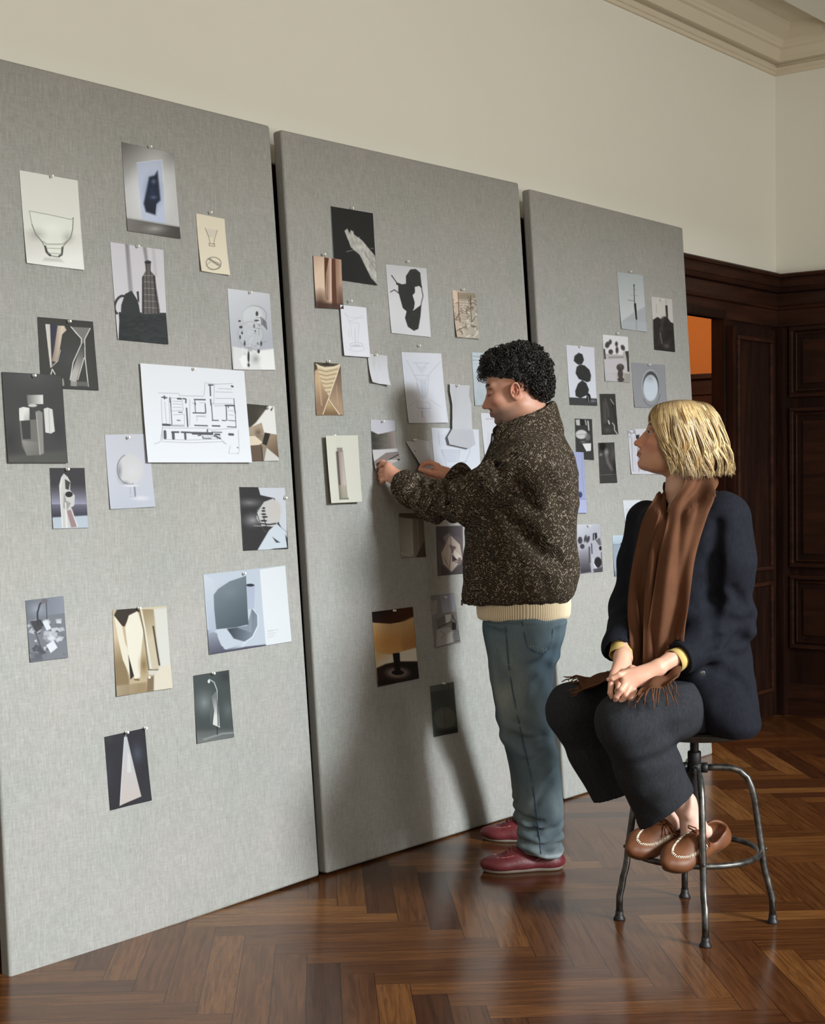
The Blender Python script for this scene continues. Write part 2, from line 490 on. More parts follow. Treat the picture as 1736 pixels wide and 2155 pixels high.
# ---- window wall opposite the boards (behind the camera): piers between tall windows
M_frame = NT('white_window_paint', .5, .4, color=s2l((225, 222, 212)))
wins = [(-2.4, -.6), (.2, 3.7)]
mb = MB(); xs = X_LEFT
for a, b in wins:
    mb.box((xs, Y_NEAR-.3, 0), (a, Y_NEAR, ZC+.2)); mb.box((a, Y_NEAR-.3, 0), (b, Y_NEAR, .5)); mb.box((a, Y_NEAR-.3, 3.42), (b, Y_NEAR, ZC+.2)); xs = b
mb.box((xs, Y_NEAR-.3, 0), (XC+.25, Y_NEAR, ZC+.2))
tag(mb.build('wall_window_side', M_plaster), 'cream wall with tall windows opposite the boards', kind='structure')
for i, (a, b) in enumerate(wins):
    w = tag(empty('window_%d' % (i+1)), 'tall white framed window', kind='structure')
    mb = MB()
    for q in (a+.03, (a+b)/2, b-.03): mb.box((q-.03, Y_NEAR-.12, .5), (q+.03, Y_NEAR-.06, 3.42))
    for z in (.5, 1.5, 3.42): mb.box((a, Y_NEAR-.12, z-.025), (b, Y_NEAR-.06, z+.025))
    mb.build('window_frame', M_frame, w)
    mb = MB(); mb.box((a-.05, Y_NEAR-.1, .46), (b+.05, Y_NEAR+.1, .5)); mb.build('window_sill', M_frame, w)

# ---- herringbone parquet
PWd, PLn = .088, .616
ang = YAW+math.radians(3.6)
ca, sa = math.cos(ang), math.sin(ang)
vs, fs, uvs, rnd = [], [], [], []
def plank(x0, y0, w, h, horiz):
    n = len(vs)
    c = [(x0, y0), (x0+w, y0), (x0+w, y0+h), (x0, y0+h)]
    vs.extend([(px*ca-py*sa, px*sa+py*ca, 0.0) for px, py in c])
    fs.append((n, n+1, n+2, n+3))
    if horiz: uvs.append([(0, 0), (w, 0), (w, h), (0, h)])
    else: uvs.append([(0, 0), (0, w), (h, w), (h, 0)])
    rnd.append(random.random())
step = PWd
for r in range(-110, 150):
    for c in range(-12, 14):
        x0 = r*step + c*2*PLn*0 ; y0 = r*step
        ox, oy = c*PLn, -c*PLn
        xa, ya = x0+ox, y0+oy
        wx = xa*ca-ya*sa; wy = xa*sa+ya*ca
        if not (X_LEFT-1.5 < wx < 8.8 and Y_NEAR-1.5 < wy < 5): continue
        plank(xa, ya, PLn, PWd, True)                 # board lying along u
        plank(xa, ya+PWd, PWd, PLn, False)            # its partner along v
me = bpy.data.meshes.new('floor'); me.from_pydata(vs, [], fs)
uvl = me.uv_layers.new(name='UVMap')
flat = np.array(uvs).reshape(-1, 2); uvl.data.foreach_set('uv', flat.ravel())
at = me.attributes.new('plank', 'FLOAT', 'FACE'); at.data.foreach_set('value', rnd)
bm = bmesh.new(); bm.from_mesh(me)
for co_, no_ in (((X_LEFT, 0, 0), (-1, 0, 0)), ((XB, 0, 0), (1, 0, 0)), ((0, Y_NEAR, 0), (0, -1, 0)), ((0, 3.6, 0), (0, 1, 0))):
    bmesh.ops.bisect_plane(bm, geom=bm.verts[:]+bm.edges[:]+bm.faces[:], plane_co=co_, plane_no=no_, clear_outer=True)
bm.to_mesh(me); bm.free()
M_floor = NT('polished_parquet', .16, .38)
uv = M_floor.t.nodes.new('ShaderNodeUVMap').outputs[0]
sep = M_floor.t.nodes.new('ShaderNodeSeparateXYZ'); M_floor.t.links.new(uv, sep.inputs[0])
pk = M_floor.attr('plank', 'Fac')
off = M_floor.math('MULTIPLY', pk, 37.0)
cmb = M_floor.t.nodes.new('ShaderNodeCombineXYZ')
M_floor.put(cmb.inputs[0], M_floor.math('MULTIPLY', sep.outputs[0], 5.0)); M_floor.put(cmb.inputs[1], M_floor.math('MULTIPLY', sep.outputs[1], 75.0)); M_floor.put(cmb.inputs[2], off)
grain = M_floor.noise(cmb.outputs[0], 1.0, 5, .65, .8)
base = M_floor.ramp(pk, [(0, s2l((70, 40, 24))), (.15, s2l((88, 52, 28))), (.6, s2l((104, 64, 33))), (.9, s2l((118, 76, 40))), (1, s2l((134, 90, 50)))])
col = M_floor.mix(M_floor.ramp(grain, [(.38, 0.0), (.66, 1.0)]), base, M_floor.mix(1.0, base, (.50, .43, .38), 'MULTIPLY'))
# seams: distance to the long edges (v) and the ends (u)
dv = M_floor.math('MINIMUM', sep.outputs[1], M_floor.math('SUBTRACT', PWd, sep.outputs[1]))
du = M_floor.math('MINIMUM', sep.outputs[0], M_floor.math('SUBTRACT', PLn, sep.outputs[0]))
seam = M_floor.math('LESS_THAN', M_floor.math('MINIMUM', dv, du), .0011)
M_floor.color(M_floor.mix(M_floor.math('MULTIPLY', seam, .8), col, s2l((20, 10, 6))))
vo = M_floor.coords('Object')
M_floor.put(M_floor.b.inputs['Roughness'], M_floor.math('ADD', .13, M_floor.math('MULTIPLY', M_floor.noise(vo, 3, 4), .14)))
M_floor.bump(M_floor.math('ADD', M_floor.math('MULTIPLY', grain, .25), M_floor.math('MULTIPLY', M_floor.noise(vo, 9, 2), 1.2)), .12, .004)
tag(link('floor', me, M_floor), 'polished dark herringbone parquet floor', kind='structure')

# ================================================================== DISPLAY BOARDS
M_linen = NT('grey_linen', .9, .15)
vo = M_linen.coords('Object')
va = M_linen.coords('Object', (1, 1, .12)); vb = M_linen.coords('Object', (.14, 1, 1))
n1 = M_linen.noise(va, 210, 3, .7); n2 = M_linen.noise(vb, 260, 3, .7); n3 = M_linen.noise(vo, 3.2, 3)
mixn = M_linen.math('ADD', M_linen.math('MULTIPLY', n1, .6), M_linen.math('MULTIPLY', n2, .4))
c1 = M_linen.ramp(mixn, [(.3, s2l((126, 125, 121))), (.5, s2l((142, 141, 137))), (.7, s2l((160, 159, 155)))])
M_linen.color(M_linen.mix(.12, c1, M_linen.ramp(n3, [(.3, s2l((150, 158, 140))), (.7, s2l((196, 176, 168)))])))
M_linen.bump(mixn, .35, .0012)
HB = 2.44
def board(tl, tr, br, bl, label):
    T = .042
    q = [on_board(*p) for p in (bl, br, tr, tl)]
    q[0][2] = q[0][2]; o = q[0].copy(); o[2] = 0
    bm = bmesh.new()
    # two rows of vertices: front face and back face
    f_ = [bm.verts.new(Vector(p-o)) for p in q]; b_ = [bm.verts.new(Vector(p-o-NB*T)) for p in q]
    bm.faces.new(f_); bm.faces.new(b_[::-1])
    for i in range(4): bm.faces.new((f_[i], b_[i], b_[(i+1) % 4], f_[(i+1) % 4]))
    bmesh.ops.recalc_face_normals(bm, faces=bm.faces)
    bmesh.ops.bevel(bm, geom=bm.edges[:], offset=.009, segments=4, profile=.5, affect='EDGES')
    me = bpy.data.meshes.new('display_board'); bm.to_mesh(me); bm.free()
    ob = link('display_board', me, M_linen, matrix=Matrix.Translation(o), smooth=False)
    tag(ob, label, 'display board', 'linen boards leaning on the wall')
    return ob
board((-76, 103), (568, 264), (673, 1843), (22, 2067), 'grey linen board nearest the camera, at the left edge, pinned with a floor plan')
board((592, 272), (1092, 385), (1174, 1690), (688, 1839), 'grey linen board the standing man is pinning sheets to')
board((1115, 397), (1437, 479), (1500, 1587), (1189, 1683), 'grey linen board farthest away, behind the seated woman')
# ================================================================== PINNED SHEETS
M_print = NT('printed_paper', .55, .35)
M_print.color(M_print.attr('Col'))
M_trace = NT('tracing_paper', .5, .3)
M_trace.color(M_trace.attr('Col')); M_trace.b.inputs['Alpha'].default_value = .82
M_pin = NT('clear_pin', .25, .6, color=s2l((226, 224, 218)))
M_steel = NT('pin_steel', .3, .5, 1.0, color=s2l((190, 190, 185)))
ZA, ZB, ZCc, ZD, ZE, ZG = (0, 280, 4.31), (400, 380, 4.31), (0, 660, 4.31), (280, 740, 4.34), (0, 1160, 3.8475), (360, 1160, 4.897)
ZH, ZI, ZJ, ZK, ZL, ZM = (640, 400, 4.31), (640, 700, 3.945), (740, 1220, 5.67), (1160, 540, 5.787), (1180, 840, 5.387), (960, 700, 5.787)
class Pic:
    def __init__(s, q, z, bg, res=1.05):
        s.q = [np.array(p, float) for p in q]; s.z = z
        W = max(np.linalg.norm(s.q[1]-s.q[0]), np.linalg.norm(s.q[2]-s.q[3])); H = max(np.linalg.norm(s.q[3]-s.q[0]), np.linalg.norm(s.q[2]-s.q[1]))
        s.nu, s.nv = int(W/res)+2, int(H/res)+2
        s.U, s.V = np.meshgrid(np.linspace(0, 1, s.nu), np.linspace(0, 1, s.nv))
        P = [on_board(*p) for p in s.q]
        U, V = s.U[..., None], s.V[..., None]
        s.P = P[0]*(1-U)*(1-V)+P[1]*U*(1-V)+P[2]*U*V+P[3]*(1-U)*V
        X = project(s.P); s.X, s.Y = X[..., 0], X[..., 1]
        s.x = (s.X-z[0])*z[2]; s.y = (s.Y-z[1])*z[2]
        s.C = np.zeros(s.X.shape+(3,)); s.C[:] = s.c(bg)
        s.m = None
    def c(s, c): return np.array((c, c, c) if np.isscalar(c) else c, float)
    def put(s, a, col):
        if s.m is not None: a = a*s.m
        s.C += (s.c(col)-s.C)*np.clip(a, 0, 1)[..., None]
    def sd(s, pts):
        pts = np.asarray(pts, float); x, y = s.x, s.y
        d = np.full(x.shape, 1e9); ins = np.zeros(x.shape, bool)
        for i in range(len(pts)):
            (x0, y0), (x1, y1) = pts[i], pts[(i+1) % len(pts)]
            ex, ey = x1-x0, y1-y0
            t = np.clip(((x-x0)*ex+(y-y0)*ey)/(ex*ex+ey*ey+1e-9), 0, 1)
            d = np.minimum(d, (x-x0-t*ex)**2+(y-y0-t*ey)**2)
            if ey != 0: ins ^= ((y0 > y) != (y1 > y)) & (x < ex*(y-y0)/ey+x0)
        d = np.sqrt(d); return np.where(ins, -d, d)
    def cov(s, d, soft=1.0): return np.clip(.5-d/(soft*s.z[2]), 0, 1)
    def p(s, pts, col, a=1, soft=1.0):                 # polygon
        s.put(s.cov(s.sd(pts), soft)*a, col); return s
    def mask(s, pts=None, soft=1.0):
        s.m = None if pts is None else s.cov(s.sd(pts), soft); return s
    def e(s, cx, cy, rx, ry, col, a=1, soft=1.0, rot=0):   # ellipse
        c, n = math.cos(rot), math.sin(rot); x, y = s.x-cx, s.y-cy
        x, y = c*x+n*y, -n*x+c*y
        k = np.sqrt((x/rx)**2+(y/ry)**2)
        s.put(s.cov((k-1)*min(rx, ry), soft)*a, col); return s
    def l(s, pts, w, col, a=1, soft=1.0):              # stroke
        d = np.full(s.x.shape, 1e9)
        for (x0, y0), (x1, y1) in zip(pts[:-1], pts[1:]):
            ex, ey = x1-x0, y1-y0
            t = np.clip(((s.x-x0)*ex+(s.y-y0)*ey)/(ex*ex+ey*ey+1e-9), 0, 1)
            d = np.minimum(d, np.hypot(s.x-x0-t*ex, s.y-y0-t*ey))
        s.put(s.cov(d-w/2, soft)*a, col); return s
    def el(s, cx, cy, rx, ry, w, col, a=1, t0=0, t1=6.283, rot=0):   # ellipse outline
        t = np.linspace(t0, t1, 22); c, n = math.cos(rot), math.sin(rot)
        return s.l([(cx+c*rx*math.cos(k)-n*ry*math.sin(k), cy+n*rx*math.cos(k)+c*ry*math.sin(k)) for k in t], w, col, a)
    def g(s, p0, c0, p1, c1, a=1, pts=None, soft=1.0):       # linear gradient (optionally inside a polygon)
        dx, dy = p1[0]-p0[0], p1[1]-p0[1]
        t = np.clip(((s.x-p0[0])*dx+(s.y-p0[1])*dy)/(dx*dx+dy*dy), 0, 1)[..., None]
        col = s.c(c0)*(1-t)+s.c(c1)*t
        al = np.full(s.x.shape, float(a)) if pts is None else s.cov(s.sd(pts), soft)*a
        if s.m is not None: al = al*s.m
        s.C += (col-s.C)*al[..., None]; return s
    def r(s, cx, cy, rx, ry, col, a=1, pw=1.5):        # soft radial blot
        k = np.hypot((s.x-cx)/rx, (s.y-cy)/ry)
        s.put(a*np.clip(1-k, 0, 1)**pw, col); return s
    def n(s, sx, sy, amp, seed=1, pts=None):           # grain
        v = vnoise(s.x/sx, s.y/sy, 0, seed)*amp
        if pts is not None: v = v*s.cov(s.sd(pts), 1)
        if s.m is not None: v = v*s.m
        s.C += v[..., None]; return s
NSHEET = 0
def sheet(pic, name, label, cat, group, layer=0, pin=None, curl=.004, mat=None, lift=None, drop=None, gain=1.0):
    global NSHEET
    NSHEET += 1
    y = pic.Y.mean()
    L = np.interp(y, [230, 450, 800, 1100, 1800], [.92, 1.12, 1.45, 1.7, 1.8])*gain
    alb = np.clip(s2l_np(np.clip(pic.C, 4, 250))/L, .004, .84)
    base = .0012+.0035*layer
    rs = np.random.default_rng(NSHEET*13)
    w = rs.uniform(.4, 1.0, 4)
    off = base+curl*(w[0]*pic.V**3*np.abs(pic.U-.45)*1.6+w[1]*pic.V**2*.35+w[2]*.25*(pic.U-.5)**2*pic.V)
    if lift is not None: off = off+lift(pic.U, pic.V)
    P = pic.P+off[..., None]*NB
    o = on_board(*( (pic.q[0]+pic.q[1])/2))
    idx = np.arange(pic.nu*pic.nv).reshape(pic.nv, pic.nu)
    f = np.stack([idx[:-1, :-1], idx[1:, :-1], idx[1:, 1:], idx[:-1, 1:]], -1).reshape(-1, 4)
    if drop is not None:         # cut to an irregular outline
        inside = pic.sd(drop) < 0
        keep = inside.ravel()[f].sum(1) >= 2
        f = f[keep]
        used = np.unique(f); rm = np.zeros(pic.nu*pic.nv, int); rm[used] = np.arange(len(used))
        f = rm[f]; P = P.reshape(-1, 3)[used]; alb = alb.reshape(-1, 3)[used]
    me = mesh_from(P.reshape(-1, 3)-o, f, name); vcol(me, alb.reshape(-1, 3))
    ob = link(name, me, mat or M_print, matrix=Matrix.Translation(o), smooth=True)
    sm = ob.modifiers.new('thickness', 'SOLIDIFY'); sm.thickness = .0005; sm.offset = 0
    tag(ob, label, cat, group)
    pins = pin if isinstance(pin, list) else ([pin] if pin is not None else [])
    for px, py in pins:
        c = on_board(px, py, base+.0006)-o
        mb = MB(); mb.lathe([(.0042, 0), (.0045, .001), (.0028, .0022), (.0024, .0065), (.0036, .0082), (.0038, .0095), (.0025, .0102)], c+NB*.003, 12, NB)
        pn = mb.build('push_pin', M_pin, ob, smooth=True)
        mb = MB(); mb.lathe([(.0004, 0), (.0004, .0045)], c-NB*.001, 6, NB); mb.build('pin_needle', M_steel, pn)
    return ob
G1, G2, G3 = 'sheets pinned to the nearest board', 'sheets pinned to the middle board', 'sheets pinned to the farthest board'
PH, DR = 'photographic print', 'drawing'

# ---------------- nearest board
c = Pic([(40, 358), (163, 380), (175, 569), (54, 554)], ZA, (214, 213, 205))
c.g((200, 1000), (200, 196, 190), (260, 1240), (226, 225, 220), .8, [(215, 880), (740, 940), (760, 1260), (230, 1200)], 12)
bowl = [(262, 708), (660, 770), (655, 870), (635, 950), (600, 990), (570, 1025), (562, 1070), (555, 1110), (520, 1125), (440, 1112), (410, 1080), (400, 1030), (375, 985), (320, 920), (285, 830)]
c.p(bowl, (216, 219, 208)); c.l(bowl[1:], 8, (70, 70, 66), .75); c.l([bowl[-1], bowl[0], (460, 745), (640, 785), bowl[1]], 6, (120, 120, 115), .8)
c.l([(385, 985), (420, 1010), (560, 1010), (600, 985)], 12, (110, 110, 105), .5, 2).l([(405, 1030), (420, 1080), (450, 1110)], 18, (30, 30, 30), .8, 2).l([(560, 1040), (555, 1100), (530, 1120)], 16, (30, 30, 30), .8, 2).l([(415, 1045), (560, 1050)], 6, (120, 120, 115), .7).l([(430, 1090), (550, 1098)], 8, (150, 150, 145), .8)
c.r(330, 920, 120, 90, (120, 120, 112), .5).r(610, 950, 80, 90, (120, 120, 112), .5).r(460, 860, 150, 90, (226, 230, 218), .8).p([(400, 1130), (540, 1140), (575, 1175), (380, 1160)], (165, 163, 158), .5, 4)
sheet(c, 'photo_print', 'pale print of a clear glass bowl on a narrow foot, high on the nearest board', PH, G1, 0, (106, 372))
c = Pic([(255, 299), (365, 323), (378, 503), (267, 486)], ZA, (190, 190, 192))
c.g((1100, 90), (96, 94, 90), (1330, 330), (186, 186, 186)).r(1360, 560, 260, 330, (222, 224, 230), .9, 1).r(1600, 180, 260, 220, (92, 90, 88), .7)
c.p([(1235, 270), (1465, 243), (1495, 830), (1285, 790)], (176, 188, 216), .75, 2).l([(1235, 270), (1465, 243), (1480, 450)], 5, (225, 230, 240), .6)
c.p([(1400, 385), (1425, 345), (1435, 450), (1450, 610), (1420, 640), (1410, 745), (1320, 715), (1300, 640), (1330, 500), (1350, 400)], (16, 24, 40), 1, 5).r(1380, 540, 120, 220, (40, 60, 100), .55).r(1390, 440, 40, 40, (120, 130, 150), .8).r(1390, 585, 50, 30, (110, 125, 150), .8).l([(1410, 745), (1420, 650)], 8, (220, 225, 235), .7, 2)
c.g((1150, 770), (120, 116, 112), (1640, 960), (60, 56, 54), 1, [(1140, 762), (1640, 850), (1650, 980), (1140, 900)]).r(1400, 870, 160, 60, (170, 168, 166), .8).l([(1140, 768), (1640, 855)], 8, (210, 212, 215), .7)
sheet(c, 'photo_print', 'print of a blurred dark blue figure on pale glass above a grey shelf', PH, G1, 0, (313, 310))
c = Pic([(412, 449), (472, 461), (480, 580), (420, 571)], ZB, (222, 212, 190))
c.p([(135, 435), (245, 450), (205, 520), (155, 510)], (205, 196, 182), .8, 3).l([(133, 432), (165, 510), (175, 565)], 5, (95, 90, 82), .8).l([(243, 452), (215, 540), (212, 575)], 5, (95, 90, 82), .8).l([(168, 570), (218, 578), (218, 598), (168, 590), (168, 570)], 5, (70, 66, 60), .8)
c.el(203, 752, 68, 56, 6, (80, 76, 70), .85).el(205, 775, 62, 36, 5, (110, 105, 95), .7).p([(150, 712), (175, 705), (265, 770), (240, 785)], (110, 106, 98), .7, 2).p([(170, 735), (180, 730), (250, 780), (235, 790)], (225, 216, 196), .8)
sheet(c, 'sketch_sheet', 'small cream sheet with a pencil beaker above a round dish', DR, G1, 0, (440, 448), .010)
c = Pic([(231, 509), (343, 526), (352, 725), (246, 715)], ZA, (206, 202, 208))
c.g((1130, 1000), (120, 116, 120), (1180, 1000), (150, 146, 150), .9, [(1130, 980), (1165, 980), (1205, 1480), (1165, 1440)], 4).p([(1290, 1030), (1325, 1035), (1345, 1200), (1320, 1200)], (130, 126, 130), .8, 4).p([(1375, 1030), (1395, 1035), (1420, 1300), (1400, 1300)], (170, 166, 172), .6, 6)
c.p([(1070, 1625), (1500, 1632), (1520, 1925), (1065, 1885), (1075, 1700)], (38, 42, 44)).n(40, 12, 9, 3, [(1070, 1625), (1500, 1632), (1520, 1925), (1065, 1885)])
c.p([(1090, 1640), (1095, 1560), (1130, 1460), (1190, 1430), (1245, 1520), (1255, 1560), (1270, 1650)], (45, 48, 50)).el(1090, 1560, 52, 85, 22, (50, 52, 54), 1, 1.7, 4.9, .35).p([(1235, 1440), (1255, 1435), (1260, 1540), (1245, 1520)], (40, 40, 42))
b = [(1310, 1165), (1365, 1175), (1362, 1250), (1405, 1300), (1415, 1400), (1445, 1600), (1445, 1640), (1282, 1640), (1285, 1310), (1318, 1250)]
c.p(b, (96, 92, 90)).mask(b)
for i in range(7): c.l([(1280, 1290+i*58), (1450, 1300+i*58)], 5, (176, 170, 166), .8)
for xx in (1325, 1360, 1395): c.l([(xx, 1180), (xx+8, 1640)], 7, (44, 42, 42), .7)
c.l([(1292, 1300), (1296, 1640)], 16, (38, 36, 36), .8).l([(1390, 1300), (1430, 1640)], 14, (38, 36, 36), .8).mask().e(1338, 1172, 30, 15, (40, 38, 38))
sheet(c, 'photo_print', 'print of a tall ribbed bottle and a jug on a dark block', PH, G1, 0, (287, 519))
c = Pic([(78, 667), (195, 677), (206, 822), (86, 816)], ZCc, (52, 51, 48))
c.r(640, 400, 250, 260, (66, 68, 68), .8).p([(410, 95), (450, 97), (470, 460), (455, 490)], (205, 198, 186)).p([(450, 97), (520, 105), (490, 330), (465, 470)], (46, 46, 66)).p([(520, 110), (580, 112), (600, 150), (560, 190), (535, 340), (510, 440), (465, 430), (490, 330)], (204, 186, 164)).g((480, 200), (120, 100, 88), (560, 200), (218, 205, 188), .6, [(520, 110), (580, 112), (560, 190), (535, 340), (510, 440), (465, 430)]).l([(412, 100), (455, 490), (520, 430), (545, 330)], 6, (225, 222, 214), .9)
c.p([(640, 120), (815, 130), (790, 190), (765, 235), (765, 270), (735, 270), (735, 230), (680, 180)], (120, 117, 112)).l([(640, 120), (735, 228), (735, 275), (660, 440), (632, 600)], 8, (226, 222, 214)).l([(815, 135), (765, 232), (768, 400), (795, 660)], 8, (220, 217, 210)).g((640, 500), (190, 186, 180), (760, 300), (70, 68, 66), .9, [(735, 280), (765, 290), (750, 420), (690, 600), (690, 660), (635, 655), (640, 560)]).l([(760, 400), (700, 600)], 7, (230, 226, 220)).p([(635, 615), (800, 620), (795, 662), (635, 655)], (120, 118, 114), .6)
c.l([(455, 555), (470, 505), (495, 550)], 9, (214, 210, 204)).l([(560, 600), (565, 645)], 24, (170, 166, 158), .9, 3)
sheet(c, 'photo_print', 'dark print of an hourglass-shaped glass beside a pale pointed form', PH, G1, 0, (143, 677))
c = Pic([(2, 783), (128, 790), (139, 975), (14, 975)], ZCc, (58, 57, 56))
c.r(300, 560, 400, 200, (84, 84, 84), .8).r(80, 1150, 120, 200, (34, 33, 32), .8).r(520, 1050, 110, 220, (40, 40, 42), .8).g((60, 1300), (90, 88, 84), (560, 1280), (80, 78, 74), .7, [(50, 1290), (590, 1240), (600, 1360), (55, 1360)], 10)
c.g((230, 770), (110, 108, 104), (370, 770), (222, 220, 216), 1, [(232, 740), (380, 738), (382, 822), (240, 824)]).e(285, 835, 40, 14, (200, 198, 194))
c.p([(162, 860), (200, 848), (256, 858), (256, 968), (165, 975)], (224, 222, 218)).g((190, 900), (232, 230, 226), (250, 960), (170, 168, 164), .8, [(205, 850), (256, 858), (256, 968), (205, 970)])
c.p([(165, 975), (320, 960), (345, 1280), (230, 1290), (185, 1200)], (110, 107, 102)).p([(180, 975), (262, 970), (268, 1140), (195, 1140)], (52, 50, 48)).g((180, 1150), (150, 147, 142), (340, 1290), (100, 98, 92), .9, [(185, 1150), (330, 1170), (345, 1285), (230, 1290)])
c.p([(312, 890), (345, 880), (375, 900), (385, 1270), (345, 1285)], (138, 135, 130)).l([(318, 900), (350, 1280)], 8, (180, 176, 170), .8).p([(386, 865), (420, 853), (465, 870), (485, 1070), (450, 1090), (400, 1080)], (216, 213, 210)).l([(432, 870), (440, 1085)], 6, (170, 166, 164), .8)
sheet(c, 'photo_print', 'dark print of stacked pale blocks and glass columns at the left edge', PH, G1, 1, (69, 791))
c = Pic([(104, 985), (177, 985), (184, 1111), (110, 1113)], ZCc, (62, 58, 62))
c.g((450, 1550), (52, 48, 52), (450, 1720), (150, 148, 170), 1, [(440, 1400), (800, 1400), (800, 1740), (440, 1740)]).g((450, 1730), (110, 106, 124), (450, 1850), (40, 40, 52), 1, [(440, 1730), (800, 1730), (800, 1850), (440, 1850)]).p([(440, 1850), (800, 1830), (800, 1980), (440, 1980)], (186, 196, 206), 1, 3)
lf = [(575, 1450), (610, 1480), (635, 1525), (632, 1600), (675, 1650), (670, 1740), (640, 1760), (700, 1940), (565, 1945), (545, 1700), (532, 1560), (550, 1490)]
c.p(lf, (206, 203, 200)).l([(560, 1480), (540, 1600), (560, 1940)], 8, (236, 235, 232)).p([(585, 1500), (632, 1530), (620, 1600), (590, 1590)], (60, 58, 56)).e(622, 1640, 34, 26, (22, 20, 22)).p([(575, 1620), (600, 1700), (640, 1720), (600, 1790), (570, 1760)], (160, 156, 152)).p([(600, 1790), (655, 1770), (690, 1935), (640, 1940)], (150, 122, 122), .9, 2).l([(640, 1770), (695, 1930)], 9, (226, 222, 218)).l([(590, 1720), (600, 1940)], 14, (236, 236, 236), .8)
sheet(c, 'photo_print', 'small print of a folded glass sculpture, left of the goblet sheet', PH, G1, 0, (139, 988))
c = Pic([(478, 607), (567, 618), (577, 779), (488, 778)], ZB, (206, 208, 214))
c.g((340, 980), (216, 218, 224), (560, 1500), (178, 180, 188)).p([(380, 1505), (600, 1545), (760, 1525), (770, 1730), (385, 1715)], (222, 222, 222), 1, 3).p([(600, 1550), (755, 1530), (765, 1720), (640, 1720)], (240, 240, 238), .8, 6)
c.el(580, 1230, 110, 95, 8, (140, 142, 146), .6).e(560, 1230, 95, 90, (218, 220, 222), .6, 4).e(550, 1380, 110, 120, (200, 202, 206), .6, 6).el(545, 1400, 115, 120, 6, (150, 152, 156), .6)
rs = np.random.default_rng(5)
for (a, b_, w, h) in ((603, 1208, 12, 22), (445, 1275, 12, 8), (457, 1330, 16, 12), (466, 1383, 10, 14), (450, 1420, 8, 18), (578, 1320, 7, 16), (587, 1366, 6, 8), (640, 1480, 8, 22), (490, 1480, 8, 30), (616, 1550, 12, 18), (525, 1600, 10, 52), (522, 1675, 14, 18), (492, 1580, 6, 14), (600, 1270, 22, 8), (610, 1480, 6, 12)): c.e(a, b_, w, h, (52, 50, 54), .95, 1)
for (a, b_) in ((640, 1240), (655, 1250), (668, 1265), (682, 1280)): c.l([(a, b_), (a+10, b_+70)], 7, (50, 48, 54), .9)
for i in range(26):
    a, b_ = 460+rs.random()*200, 1240+rs.random()*320; c.l([(a, b_), (a+rs.normal()*30, b_+rs.normal()*36)], 5, (120, 122, 126) if i % 2 else (236, 238, 240), .6)
c.p([(440, 1620), (500, 1560), (520, 1700), (470, 1700)], (244, 244, 244), .9, 4).r(590, 1620, 60, 70, (120, 120, 122), .6)
sheet(c, 'photo_print', 'pale print of clustered clear glassware with black flecks', PH, G1, 0, (524, 616))
c = Pic([(510, 849), (577, 855), (585, 970), (518, 971)], ZD, (150, 135, 115))
c.p([(990, 470), (1240, 488), (1120, 640), (1070, 690), (990, 680)], (62, 56, 48), 1, 2).r(1180, 560, 90, 90, (100, 94, 86), .7).p([(1240, 488), (1300, 490), (1310, 760), (1190, 740), (1170, 650), (1060, 700), (1120, 650)], (238, 236, 232), 1, 2).p([(1250, 530), (1280, 500), (1262, 545)], (70, 66, 60))
c.p([(1045, 700), (1170, 650), (1200, 760), (1110, 770), (1045, 750)], (176, 158, 136)).r(1140, 740, 60, 60, (90, 70, 56), .8).p([(1045, 770), (1110, 770), (1180, 830), (1090, 890), (1050, 860)], (232, 216, 192)).p([(1200, 740), (1250, 750), (1215, 860), (1175, 840)], (38, 30, 26)).g((1230, 750), (170, 150, 124), (1330, 900), (110, 90, 70), 1, [(1250, 750), (1310, 760), (1325, 970), (1215, 870)]).p([(1050, 860), (1170, 850), (1180, 1010), (1050, 1010)], (104, 86, 72)).p([(1215, 880), (1325, 975), (1325, 1010), (1190, 1010)], (214, 210, 204)).l([(1170, 870), (1180, 1000)], 10, (60, 52, 48))
sheet(c, 'photo_print', 'brown and white print of folded paper shapes, half under the floor plan', PH, G1, 0, (561, 859))
c = Pic([(220, 915), (312, 913), (325, 1067), (230, 1072)], ZCc, (208, 208, 218))
c.g((1150, 1400), (208, 208, 218), (1150, 1780), (196, 200, 212)).e(1175, 1410, 118, 140, (214, 212, 214), 1, 2).r(1200, 1430, 140, 150, (224, 222, 224), .8).el(1175, 1410, 116, 138, 8, (110, 110, 118), .8, 1.3, 4.3).r(1080, 1430, 36, 130, (120, 120, 130), .8).r(1130, 1535, 60, 30, (130, 130, 140), .7).e(1180, 1560, 60, 10, (236, 236, 240), .8, 3)
c.l([(1178, 1580), (1180, 1650)], 5, (160, 160, 168), .7).l([(1216, 1575), (1222, 1660)], 12, (120, 120, 126), .9).l([(1170, 1662), (1230, 1664)], 5, (160, 160, 168), .7).e(1270, 1675, 60, 18, (236, 232, 238), .7, 6)
sheet(c, 'sketch_sheet', 'pale lilac sheet with a round goblet, half under the floor plan', DR, G1, 0, (267, 921), .006)
